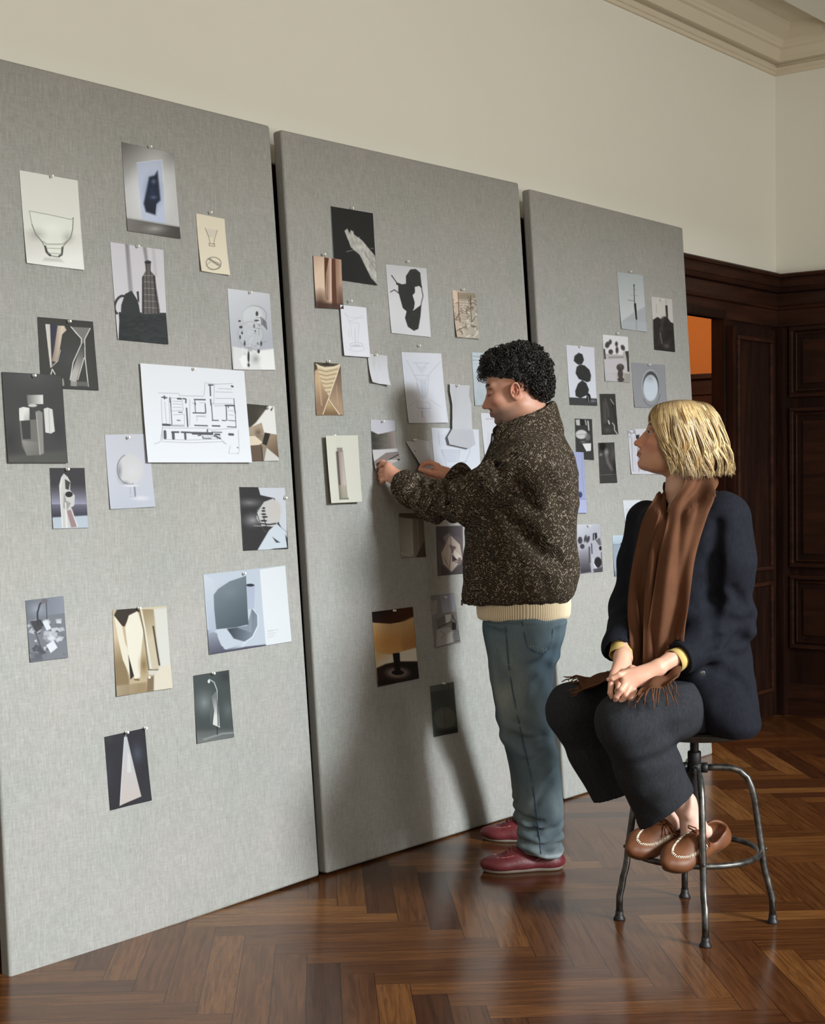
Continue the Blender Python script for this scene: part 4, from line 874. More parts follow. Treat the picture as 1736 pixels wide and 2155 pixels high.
c.g((300, 900), (214, 176, 120), (400, 1000), (232, 220, 200), 1, [(280, 880), (460, 892), (770, 810), (785, 970), (700, 972), (480, 985), (290, 1050)], 2).g((300, 1060), (46, 30, 24), (700, 1100), (30, 26, 22), 1, [(290, 1055), (400, 1005), (560, 975), (785, 975), (800, 1185), (300, 1280)], 3).r(540, 1110, 180, 85, (216, 192, 186), 1, 1.0).e(545, 1108, 74, 32, (10, 8, 8)).p([(485, 880), (568, 870), (580, 1100), (510, 1100)], (18, 15, 14)).r(400, 1230, 200, 60, (20, 14, 12), .8)
sheet(c, 'photo_print', 'glowing amber print of a fringed table lamp, lower left of the middle board', PH, G2, 0, (827, 1285), gain=.72)
c = Pic([(905, 1253), (955, 1248), (967, 1352), (914, 1364)], ZJ, (136, 132, 128))
c.g((1060, 200), (150, 150, 166), (1200, 400), (168, 168, 176), 1, [(1050, 180), (1225, 165), (1235, 380), (1080, 400)], 3).p([(940, 260), (1020, 240), (1010, 400), (960, 430)], (170, 164, 158), .8, 3).p([(1000, 480), (1110, 420), (1120, 540), (1020, 580)], (110, 104, 98), .9, 3)
c.p([(1110, 420), (1190, 410), (1170, 500), (1120, 520)], (210, 208, 204)).p([(1190, 500), (1240, 520), (1240, 600), (1190, 600)], (40, 36, 36)).p([(1010, 600), (1150, 560), (1210, 620), (1160, 760), (1000, 800)], (176, 170, 166)).l([(1050, 610), (1110, 650), (1060, 700)], 6, (90, 86, 82)).l([(1020, 580), (1180, 500)], 9, (60, 54, 50)).p([(1140, 640), (1190, 620), (1200, 740), (1120, 770)], (206, 204, 202)).p([(1210, 600), (1270, 590), (1290, 730), (1220, 750)], (96, 92, 90))
for i in range(6): c.l([(1215, 610+i*22), (1275, 602+i*22)], 5, (190, 188, 186), .8)
c.l([(1190, 420), (1240, 510)], 12, (60, 56, 54), .9)
sheet(c, 'photo_print', 'faded grey print of cups and cloth, right of the lamp print', PH, G2, 0, (934, 1257), .004, gain=.85)
c = Pic([(904, 1444), (954, 1435), (962, 1541), (912, 1551)], ZJ, (70, 76, 74))
c.g((940, 1300), (96, 100, 98), (1200, 1300), (84, 86, 82), 1, [(930, 1270), (1215, 1220), (1220, 1300), (940, 1350)], 2).e(1103, 1650, 130, 130, (96, 98, 90), 1, 3).r(1103, 1600, 120, 100, (110, 112, 104), .5).l([(1100, 1520), (1105, 1760)], 5, (44, 46, 44), .8).l([(1155, 1230), (1155, 1310)], 4, (50, 52, 52), .8).g((960, 1780), (50, 54, 50), (1200, 1820), (34, 36, 34), 1, [(970, 1790), (1100, 1785), (1260, 1760), (1265, 1830), (975, 1885)], 8).l([(940, 1345), (1220, 1300)], 4, (54, 58, 56), .9)
sheet(c, 'photo_print', 'small dark green-grey print with a dim circle, low in the man\'s shadow', PH, G2, 0, (931, 1438), .004, gain=.8)
c = Pic([(992, 741), (1048, 744), (1054, 852), (998, 854)], ZM, (192, 202, 210))
for i, b_ in enumerate((262, 285, 310, 335, 365)): c.l([(190, b_), (270, b_+12*math.sin(i)), (360, b_+8), (520, b_-6)], 8, (226, 230, 236) if i % 2 == 0 else (160, 168, 178), .8)
c.g((200, 400), (206, 214, 222), (400, 800), (180, 190, 196), .7, [(195, 390), (560, 390), (560, 900), (220, 890)], 4).n(10, 60, 6, 8)
sheet(c, 'photo_print', 'pale blue print with white stripes, half behind the man\'s curls', PH, G2, 0, None, .003)
c = Pic([(1011, 869), (1076, 872), (1084, 985), (1021, 985)], ZM, (228, 228, 236))
for i in range(7): c.l([(362+i*13, 1046+(i % 2)*10), (368+i*13, 1060-(i % 3)*8)], 5, (120, 110, 118), .9)
for i in range(5): c.l([(380+i*12, 1200+i*10), (376+i*10, 1380)], 4, (206, 206, 212), .9)
sheet(c, 'sketch_sheet', 'white sheet with a line of small handwriting, below the man\'s chin', DR, G2, 0, None, .004)

# ---------------- farthest board
c = Pic([(1298, 572), (1353, 580), (1360, 699), (1306, 692)], ZK, (182, 186, 188))
c.g((810, 200), (176, 182, 184), (900, 700), (196, 200, 202)).p([(850, 790), (1000, 680), (1160, 600), (1160, 910), (840, 880)], (168, 172, 176), .9, 3).p([(850, 790), (1160, 800), (1160, 920), (840, 880)], (176, 180, 186), .9, 3).l([(1003, 345), (1010, 560)], 9, (54, 54, 54)).p([(1000, 568), (1028, 568), (1040, 770), (1018, 765)], (38, 38, 38)).l([(930, 530), (1010, 542)], 6, (100, 102, 104)).l([(960, 470), (1045, 474)], 4, (130, 132, 134)).l([(985, 400), (1030, 402)], 4, (130, 132, 134)).l([(1004, 345), (1004, 360)], 16, (60, 60, 60), .9).l([(1028, 780), (1032, 900)], 10, (140, 144, 148), .8, 2).l([(998, 570), (1015, 760)], 4, (228, 228, 230))
sheet(c, 'photo_print', 'grey print of a thin tower on calm water, highest on the farthest board', PH, G3, 0, (1324, 572))
c = Pic([(1370, 624), (1414, 630), (1419, 741), (1376, 736)], ZK, (206, 202, 196))
c.p([(1235, 770), (1290, 735), (1330, 760), (1375, 730), (1410, 740), (1450, 800), (1500, 820), (1510, 1170), (1240, 1140)], (40, 36, 34), 1, 2).n(40, 40, 10, 2, [(1235, 770), (1500, 820), (1510, 1170), (1240, 1140)]).p([(1385, 595), (1412, 595), (1418, 745), (1395, 745)], (44, 42, 42)).l([(1395, 520), (1398, 595)], 5, (140, 138, 134)).p([(1340, 740), (1375, 730), (1340, 900), (1310, 1050)], (84, 76, 72), .7, 6).l([(1320, 930), (1345, 1060)], 9, (150, 142, 134), .8, 2).r(1400, 1090, 70, 50, (110, 102, 92), .8).l([(1275, 580), (1280, 690)], 6, (150, 148, 142), .8)
sheet(c, 'photo_print', 'narrow print of a dark chimney above black rocks, near the board\'s right edge', PH, G3, 0, (1389, 632))
c = Pic([(1191, 726), (1250, 731), (1255, 854), (1198, 852)], ZK, (218, 218, 228))
c.p([(210, 1715), (555, 1730), (555, 1830), (210, 1815)], (64, 64, 66)).r(500, 1760, 60, 30, (150, 150, 156), .8)
for a in ([(330, 1172), (375, 1190), (395, 1260), (370, 1310), (320, 1315), (270, 1270), (280, 1210)], [(345, 1315), (400, 1325), (460, 1380), (480, 1450), (470, 1515), (435, 1530), (330, 1490), (292, 1420), (305, 1345)], [(370, 1508), (420, 1540), (453, 1620), (440, 1680), (350, 1725), (292, 1700), (285, 1640), (320, 1550)]): c.p(a, (48, 49, 48), 1, 1.2).l(a+[a[0]], 4, (90, 90, 90), .5)
c.e(447, 1720, 26, 52, (30, 30, 32)).l([(440, 1700), (450, 1770)], 8, (190, 190, 196), .7).l([(320, 1350), (440, 1480)], 4, (74, 75, 74), .7)
sheet(c, 'photo_print', 'white print of three dark pebbles balanced in a stack, right of the man\'s head', PH, G3, 0, (1218, 730))
c = Pic([(1267, 704), (1321, 709), (1324, 805), (1272, 802)], ZK, (186, 180, 178))
c.p([(620, 950), (935, 965), (940, 1150), (880, 1150), (860, 1200), (640, 1180)], (226, 224, 226), 1, 2).p([(640, 1250), (860, 1240), (930, 1300), (930, 1420), (650, 1420)], (200, 194, 198), .9, 3).p([(630, 1130), (650, 1120), (660, 1250), (640, 1250)], (70, 62, 60)).p([(895, 1155), (940, 1150), (945, 1400), (920, 1405), (915, 1260)], (64, 58, 54))
for a in ((680, 1075, 28, 40, .3), (715, 1040, 18, 30, 0), (790, 1065, 18, 30, 0), (797, 1140, 18, 42, 0), (868, 1110, 24, 36, -.4), (720, 1160, 28, 30, 0), (835, 1350, 46, 44, 0), (835, 1430, 32, 60, 0), (840, 1500, 40, 30, 0)): c.e(a[0], a[1], a[2], a[3], (66, 58, 56), .95, 2, a[4])
c.l([(700, 1230), (870, 1225)], 16, (120, 114, 114), .6, 3).r(840, 1330, 30, 30, (130, 122, 122), .6).p([(650, 1400), (780, 1440), (790, 1520), (650, 1520)], (196, 190, 196), .8, 4).p([(880, 1420), (950, 1430), (950, 1530), (880, 1525)], (150, 146, 138), .8, 3)
sheet(c, 'photo_print', 'print of dark pebbles and vessels on white, above the oval basin print', PH, G3, 0, (1297, 702))
c = Pic([(1328, 763), (1398, 768), (1403, 860), (1334, 857)], ZK, (150, 150, 154))
c.r(1210, 1560, 150, 270, (110, 112, 116), .6).e(1205, 1570, 108, 195, (184, 186, 190), 1, 2).e(1208, 1575, 98, 178, (60, 62, 64), 1, 3).e(1205, 1600, 90, 160, (206, 214, 224), 1, 2).r(1200, 1480, 90, 80, (140, 144, 146), .6).el(1210, 1640, 110, 180, 9, (80, 82, 86), .6, .2, 2.6)
sheet(c, 'photo_print', 'grey print of an oval basin seen from above, over the woman\'s hair', PH, G3, 0, (1364, 768))
c = Pic([(1261, 829), (1294, 829), (1299, 914), (1266, 915)], ZL, (58, 55, 52))
c.l([(560, 0), (600, 60), (625, 200)], 8, (200, 198, 192), .8, 1).l([(500, 0), (530, 100), (540, 200)], 14, (96, 92, 88), .8, 3).p([(470, 20), (510, 40), (525, 250), (480, 280)], (84, 80, 76), .8, 4).l([(535, 245), (545, 280)], 14, (220, 218, 214), .9).l([(580, 270), (600, 300), (600, 350), (630, 400)], 9, (210, 208, 204), .9).r(520, 350, 60, 50, (100, 96, 92), .8).p([(575, 60), (640, 60), (640, 380), (620, 300)], (40, 38, 36), .8, 4)
sheet(c, 'photo_print', 'narrow dark print of draped cloth, between the pebble stack and the woman', PH, G3, 0)
c = Pic([(1209, 881), (1245, 882), (1248, 968), (1212, 966)], ZL, (58, 57, 56))
c.p([(165, 235), (210, 230), (215, 300), (175, 295)], (196, 194, 192)).p([(215, 230), (280, 230), (270, 300), (220, 300)], (40, 38, 38)).l([(275, 240), (285, 290)], 14, (200, 198, 196), .8, 2).l([(305, 250), (315, 350)], 14, (216, 214, 212), .9).e(230, 400, 66, 52, (206, 204, 204), 1, 2).l([(170, 405), (290, 395)], 5, (120, 118, 118), .8).e(300, 430, 30, 40, (120, 118, 116), .8, 3).r(250, 485, 60, 30, (140, 138, 136), .8).p([(240, 505), (338, 500), (335, 585), (285, 592)], (230, 229, 230))
sheet(c, 'photo_print', 'small dark print of white vessels with a bright white cup at the bottom', PH, G3, 0)
c = Pic([(1258, 932), (1292, 931), (1297, 1016), (1262, 1017)], ZL, (62, 60, 58))
c.r(590, 620, 60, 150, (96, 94, 92), .7).e(470, 535, 34, 50, (22, 20, 20), 1, 3).r(515, 600, 40, 60, (190, 186, 182), .9).r(450, 630, 30, 30, (190, 186, 182), .8).l([(510, 620), (530, 720), (580, 800)], 26, (130, 126, 122), .8, 6).r(460, 720, 50, 110, (70, 68, 66), .8).l([(440, 862), (625, 852)], 5, (130, 128, 126), .8).r(600, 780, 40, 160, (28, 26, 26), .8)
sheet(c, 'photo_print', 'small dark blurred print, below the draped cloth print', PH, G3, 0)
c = Pic([(1186, 950), (1226, 952), (1232, 1080), (1190, 1080)], ZL, (172, 178, 216))
c.l([(228, 610), (235, 900), (250, 1120)], 8, (150, 156, 200), .8, 2).l([(180, 1136), (275, 1134)], 5, (90, 100, 150), .9).p([(180, 1140), (280, 1138), (285, 1290), (180, 1290)], (186, 190, 226), .9, 2).e(205, 1085, 24, 34, (50, 58, 92), .9, 2).l([(256, 620), (268, 1130)], 6, (206, 210, 236), .7, 2)
sheet(c, 'photo_print', 'tall lavender blue print, mostly behind the man\'s back', PH, G3, 1)
c = Pic([(1320, 903), (1378, 902), (1386, 998), (1327, 998)], ZL, (216, 214, 220))
for i, a in enumerate((770, 800, 830, 865, 900, 935)): c.l([(a, 430+i*6), (a+12, 820)], 9 if i % 2 else 6, (150, 140, 158) if i % 2 else (184, 178, 192), .8, 2)
c.el(800, 365, 40, 22, 6, (90, 86, 94), .9).el(775, 400, 16, 36, 5, (110, 106, 114), .8).p([(845, 410), (890, 400), (880, 460), (850, 450)], (50, 46, 54)).l([(870, 460), (890, 800)], 8, (120, 88, 104), .7, 2).l([(820, 360), (850, 400)], 6, (100, 96, 104))
sheet(c, 'sketch_sheet', 'drawing of a hanging scarf-like form, in front of the woman\'s nose', DR, G3, 0)
c = Pic([(1310, 1053), (1348, 1052), (1358, 1128), (1318, 1128)], ZL, (228, 230, 236))
for i in range(5): c.l([(735+i*10, 1240), (745+i*10, 1480)], 5, (196, 198, 206), .8)
sheet(c, 'sketch_sheet', 'white sheet with faint vertical lines, above the woman\'s far shoulder', DR, G3, 0)
c = Pic([(1208, 1104), (1263, 1103), (1267, 1203), (1214, 1208)], ZL, (186, 184, 194))
c.g((200, 1420), (216, 218, 226), (300, 1560), (190, 190, 200), 1, [(180, 1410), (450, 1410), (455, 1560), (180, 1600)], 3).g((250, 1700), (170, 168, 180), (280, 1950), (70, 66, 72), 1, [(200, 1720), (310, 1680), (340, 1960), (215, 1980)], 3)
for a in ((215, 1600, 26, 40, 0), (275, 1580, 14, 40, .2), (305, 1590, 18, 40, .3), (240, 1670, 26, 28, 0)): c.e(a[0], a[1], a[2], a[3], (64, 60, 66), .95, 1.5, a[4])
c.p([(360, 1525), (375, 1515), (372, 1600), (358, 1600)], (40, 36, 42)).p([(380, 1520), (405, 1512), (410, 1570), (385, 1600)], (40, 36, 42)).p([(390, 1600), (440, 1570), (455, 1650), (430, 1660)], (110, 106, 116)).l([(320, 1680), (325, 1850)], 18, (70, 64, 72), .9, 2).l([(345, 1640), (350, 1750)], 12, (50, 46, 52), .9).e(445, 1690, 16, 24, (30, 28, 32)).e(415, 1850, 40, 60, (36, 32, 36), 1, 2).l([(370, 1870), (400, 1920), (370, 1960)], 12, (232, 230, 236)).l([(360, 1810), (365, 1850)], 9, (226, 224, 230)).p([(360, 1930), (460, 1900), (465, 1960), (370, 1975)], (70, 64, 70), .9, 3).l([(455, 1740), (462, 1940)], 10, (70, 66, 72), .8)
sheet(c, 'photo_print', 'black and white print of rock and bottle silhouettes, right of the man\'s jacket hem', PH, G3, 0, (1236, 1107))
c = Pic([(1288, 1127), (1332, 1126), (1335, 1212), (1292, 1213)], ZL, (160, 172, 186))
c.g((590, 1540), (206, 220, 232), (600, 1640), (186, 200, 214), 1, [(580, 1535), (800, 1535), (800, 1645), (580, 1645)]).l([(585, 1645), (800, 1645)], 5, (120, 130, 144), .9).e(685, 1643, 12, 13, (44, 56, 84)).l([(676, 1680), (682, 1800)], 4, (206, 212, 222), .9).e(672, 1880, 50, 66, (200, 202, 210), 1, 2, -.3).r(650, 1910, 60, 60, (150, 152, 162), .6).g((600, 1930), (140, 148, 160), (600, 2010), (110, 118, 130), .8, [(590, 1950), (800, 1940), (800, 2015), (600, 2015)], 4)
sheet(c, 'photo_print', 'small blue-grey print of a hanging round lamp, behind the woman\'s far sleeve', PH, G3, 0)
# ================================================================== PEOPLE: shared builders
def unit(v): v = np.asarray(v, float); return v/np.linalg.norm(v)
def rot_y(a): c, s = math.cos(a), math.sin(a); return np.array([[c, 0, s], [0, 1, 0], [-s, 0, c]])
def rot_z(a): c, s = math.cos(a), math.sin(a); return np.array([[c, -s, 0], [s, c, 0], [0, 0, 1]])
def rot_x(a): c, s = math.cos(a), math.sin(a); return np.array([[1, 0, 0], [0, c, -s], [0, s, c]])
def faces_of(me):
    n = len(me.polygons); a = np.empty(n*4, np.int32); me.loops.foreach_get('vertex_index', a); return a.reshape(-1, 4)
def joined(name, parts):
    """parts: list of (verts, quads, colours) -> one mesh"""
    V, Q, C, n = [], [], [], 0
    for v, q, c in parts:
        V.append(v); Q.append(q+n); C.append(np.broadcast_to(c, v.shape)); n += len(v)
    me = mesh_from(np.concatenate(V), np.concatenate(Q), name); vcol(me, np.concatenate(C)); return me

M_skin = NT('skin', .48, .4)
M_skin.color(M_skin.attr('Col')); M_skin.b.inputs['Subsurface Weight'].default_value = .18
M_skin.b.inputs['Subsurface Radius'].default_value = (.010, .004, .002); M_skin.b.inputs['Subsurface Scale'].default_value = 1.0
M_skin.bump(M_skin.noise(M_skin.coords('Object'), 420, 3), .12, .0006)
M_eye = NT('eyeball', .1, .6); M_eye.color(M_eye.attr('Col'))

def head_solid(fem=False, neck=(-.045, 0, -.17), jaw=1.0, lid=.5):
    h = .0018
    V = Vol((-.125, -.098, -.175), (.128, .098, .14), h)
    V.ell((-.014, 0, .048), (.097, .076, .083), .01)                       # skull
    V.ell((.028, 0, .045), (.060, .062, .055), .02)                        # forehead
    V.ell((.034, 0, -.018), (.052, .060, .082), .02)                       # face mass
    V.ell((.020, 0, -.062), (.056*jaw, .054*jaw, .036), .025)              # jaw
    V.cone((-.015, .050, -.050), (.045, .028, -.083), .016, .014, .025); V.cone((-.015, -.050, -.050), (.045, -.028, -.083), .016, .014, .025)
    V.ell((.066, 0, -.088), (.018, .021, .0165), .02)                      # chin
    for s in (-1, 1):
        V.ell((.060, s*.043, -.018), (.020, .018, .017), .022)             # cheekbone
        V.cone((.079, s*.012, .030), (.068, s*.046, .030), .0085, .008, .02)   # brow ridge
        V.ell((.086, s*.033, .009), (.016, .0165, .0125), .012, 'sub')     # socket
    V.ell((.066, .0, -.055), (.024, .026, .026), .02)                      # muzzle
    n = 1.0 if not fem else .92
    V.cone((.083, 0, .022), (.093, 0, .0), .0055, .0052, .012)             # nasal bridge
    V.cone((.093, 0, .0), (.1075 if not fem else .1055, 0, -.030), .0052, .0085*n, .007)
    V.ell((.1085 if not fem else .1075, 0, -.033 if not fem else -.036), (.0085, .0085*n, .0075), .006)
    V.cone((.074, 0, -.002), (.088, 0, -.031), .0095, .0145*n, .01)
    for s in (-1, 1):
        V.ell((.0955, s*.0125*n, -.037), (.0095, .0065, .0065), .007)      # nostril wing
        V.ell((.102, s*.0065, -.0425), (.005, .0032, .0025), .003, 'sub')
        V.ell((.0725, s*.032, .008), (.0135, .0135, .0135), .004)          # closed lid over the eye
        V.ell((.078, s*.033, .0185), (.010, .014, .004), .006, 'sub')      # crease above the lid
    V.ell((.0880, 0, -.0588), (.0085, .020, .0052), .006)                  # upper lip
    V.ell((.0868, 0, -.0678), (.0085, .0175, .0058), .006)                 # lower lip
    for s in (-1, 1): V.chain([(.0975, 0, -.0632), (.0945, s*.010, -.0632), (.0865, s*.021, -.0634)], [.0012, .0012, .0010], .002, 'sub')
    if fem:
        for s in (-1, 1): V.ell((.0865, s*.033, .0065), (.012, .0125, .0031), .002, 'sub')
    V.ell((.089, 0, -.0785), (.008, .018, .0045), .008, 'sub')             # below the lower lip
    for s in (-1, 1):                                                      # ear
        R = rot_x(s*.25)@rot_y(.18)
        c = np.array([-.006, s*.074, -.002])
        V.ell(c, (.0165, .0065, .0285), .006, rot=R)
        V.ell(c+np.array([-.001, s*.007, .002]), (.0115, .0065, .0200), .003, 'sub', rot=R)
        rim = [c+R.T@np.array([.0145*math.cos(a)*(1 if math.sin(a) > -.3 else .8), s*.0062, .0270*math.sin(a)]) for a in np.linspace(-.9, 4.1, 16)]
        V.chain(rim, [.0030]*16, .002)
        V.chain([c+np.array([-.005, s*.006, .012]), c+np.array([-.007, s*.0075, .000]), c+np.array([-.003, s*.0065, -.012])], [.0022, .0024, .002], .003)
        V.ell(c+np.array([.006, s*.006, -.004]), (.004, .004, .006), .004, rot=R)
        V.ell(c+np.array([.002, s*.001, -.0235]), (.0075, .005, .008), .005)
    r = .054 if not fem else .046
    V.cone((-.022, 0, -.03), neck, r, r+.006, .03)
    if not fem: V.ell((.018, 0, -.118), (.013, .012, .015), .02)           # throat
    me = V.mesh('head', 1)
    return verts_of(me).astype(float), faces_of(me), me

def face_paint(v, base, lips, blush, beard=0.0, dark=(.3, .2, .16)):
    c = np.tile(np.array(s2l(base)), (len(v), 1))
    x, y, z = v.T
    def blob(cx, cy, cz, r): return np.exp(-(((x-cx)/r)**2+((np.abs(y)-cy)/r)**2+((z-cz)/r)**2))
    def mixin(w, col):
        nonlocal c
        w = np.clip(w, 0, 1)[:, None]; c = c*(1-w)+np.array(s2l(col))*w
    mixin(.55*blob(.075, .04, -.02, .028)+.5*blob(.108, 0, -.034, .016)+.45*blob(-.006, .08, 0, .03), blush)
    if beard:
        w = np.clip((x+.02)/.05, 0, 1)*np.clip((-.045-z)/.02, 0, 1)*np.clip((z+.125)/.02, 0, 1)
        mixin(beard*w, (118, 92, 80)); mixin(beard*1.1*np.exp(-((z+.050)/.006)**2)*(x > .075)*(np.abs(y) < .026), (88, 62, 52))
    lip = np.exp(-((z+.0635)/.0085)**4)*(x > .084)*np.exp(-(y/.0225)**4)
    mixin(.85*lip, lips)
    mixin(.75*np.exp(-((z+.0632)/.0016)**2)*(x > .083)*(np.abs(y) < .024), (84, 44, 40))
    mixin(.8*np.exp(-((z-.0035)/.0016)**2)*np.exp(-((np.abs(y)-.032)/.012)**4)*(x > .066), (52, 34, 28))    # lash line
    return c
def snap(hv, y, z):
    m = (np.abs(hv[:, 1]-y) < .0035) & (np.abs(hv[:, 2]-z) < .0035)
    return hv[m, 0].max() if m.any() else .08
def eyes(parent, T, M3, mat_lash, hv, fem):
    for s in (-1, 1):
        if fem:
            mb = MB(); c = np.array([.0728, s*.032, .0075]); n1, n2 = 22, 16; vs = []; cs = []
            R_ = .0128
            for i in range(n2+1):
                th = math.pi*i/n2
                for k in range(n1):
                    a = 2*math.pi*k/n1; d = np.array([math.cos(th), math.sin(th)*math.cos(a), math.sin(th)*math.sin(a)]); vs.append(T(c+R_*d))
                    cs.append(s2l((18, 16, 16)) if th < .17 else (s2l((70, 84, 92)) if th < .45 else s2l((176, 160, 150))))
            fs = np.array([(i*n1+k, i*n1+(k+1) % n1, (i+1)*n1+(k+1) % n1, (i+1)*n1+k) for i in range(n2) for k in range(n1)])
            me = mesh_from(np.array(vs), fs, 'eye'); vcol(me, np.array(cs)); link('eye', me, M_eye, parent, smooth=True)
        mb = MB()
        zl = (lambda t: .0062+.0048*math.sin(math.pi*t)) if fem else (lambda t: .0022-.0030*math.sin(math.pi*t))
        pts = []
        for t in np.linspace(.05, .95, 9):
            y = s*(.020+.025*t); z = zl(t); pts.append(np.array([snap(hv, y, z)+.0004, y, z]))
        mb.tube([T(p) for p in pts], .0008, 5)
        for p in pts[1:]: mb.tube([T(p), T(p+np.array([.0035, s*.0012, .0012 if fem else -.0022])), T(p+np.array([.0055, s*.002, .0030 if fem else -.0032]))], [.0006, .0005, .0002], 4)
        mb.build('eyelashes', mat_lash, parent, smooth=True)
def brows(parent, T, col, mat, hgt=.030, hv=None):
    rs = np.random.default_rng(4)
    for s in (-1, 1):
        mb = MB()
        for i in range(90):
            t = rs.random(); y = .010+.038*t
            z = hgt+.004*math.sin(t*3.0)+rs.normal()*.0016
            x = snap(hv, s*y, z)-.0002
            p = np.array([x, s*y, z]); d = np.array([-.004, s*.0075, .0012+rs.normal()*.001])
            mb.tube(np.array([T(p), T(p+d*.5+np.array([.0008, 0, 0])), T(p+d)]), [.0007, .0009, .0003], 4, cap=False)
        mb.build('eyebrow', mat, parent, smooth=True)

def finger(V, pts, rs, k=.004):
    V.chain(pts, rs, k)
    return V
def solid_piece(V, colfn, smooth=1):
    me = V.mesh('piece', smooth); v = verts_of(me).astype(float); q = faces_of(me)
    c = colfn(v) if callable(colfn) else np.tile(np.array(s2l(colfn)), (len(v), 1))
    bpy.data.meshes.remove(me)
    return v, q, c

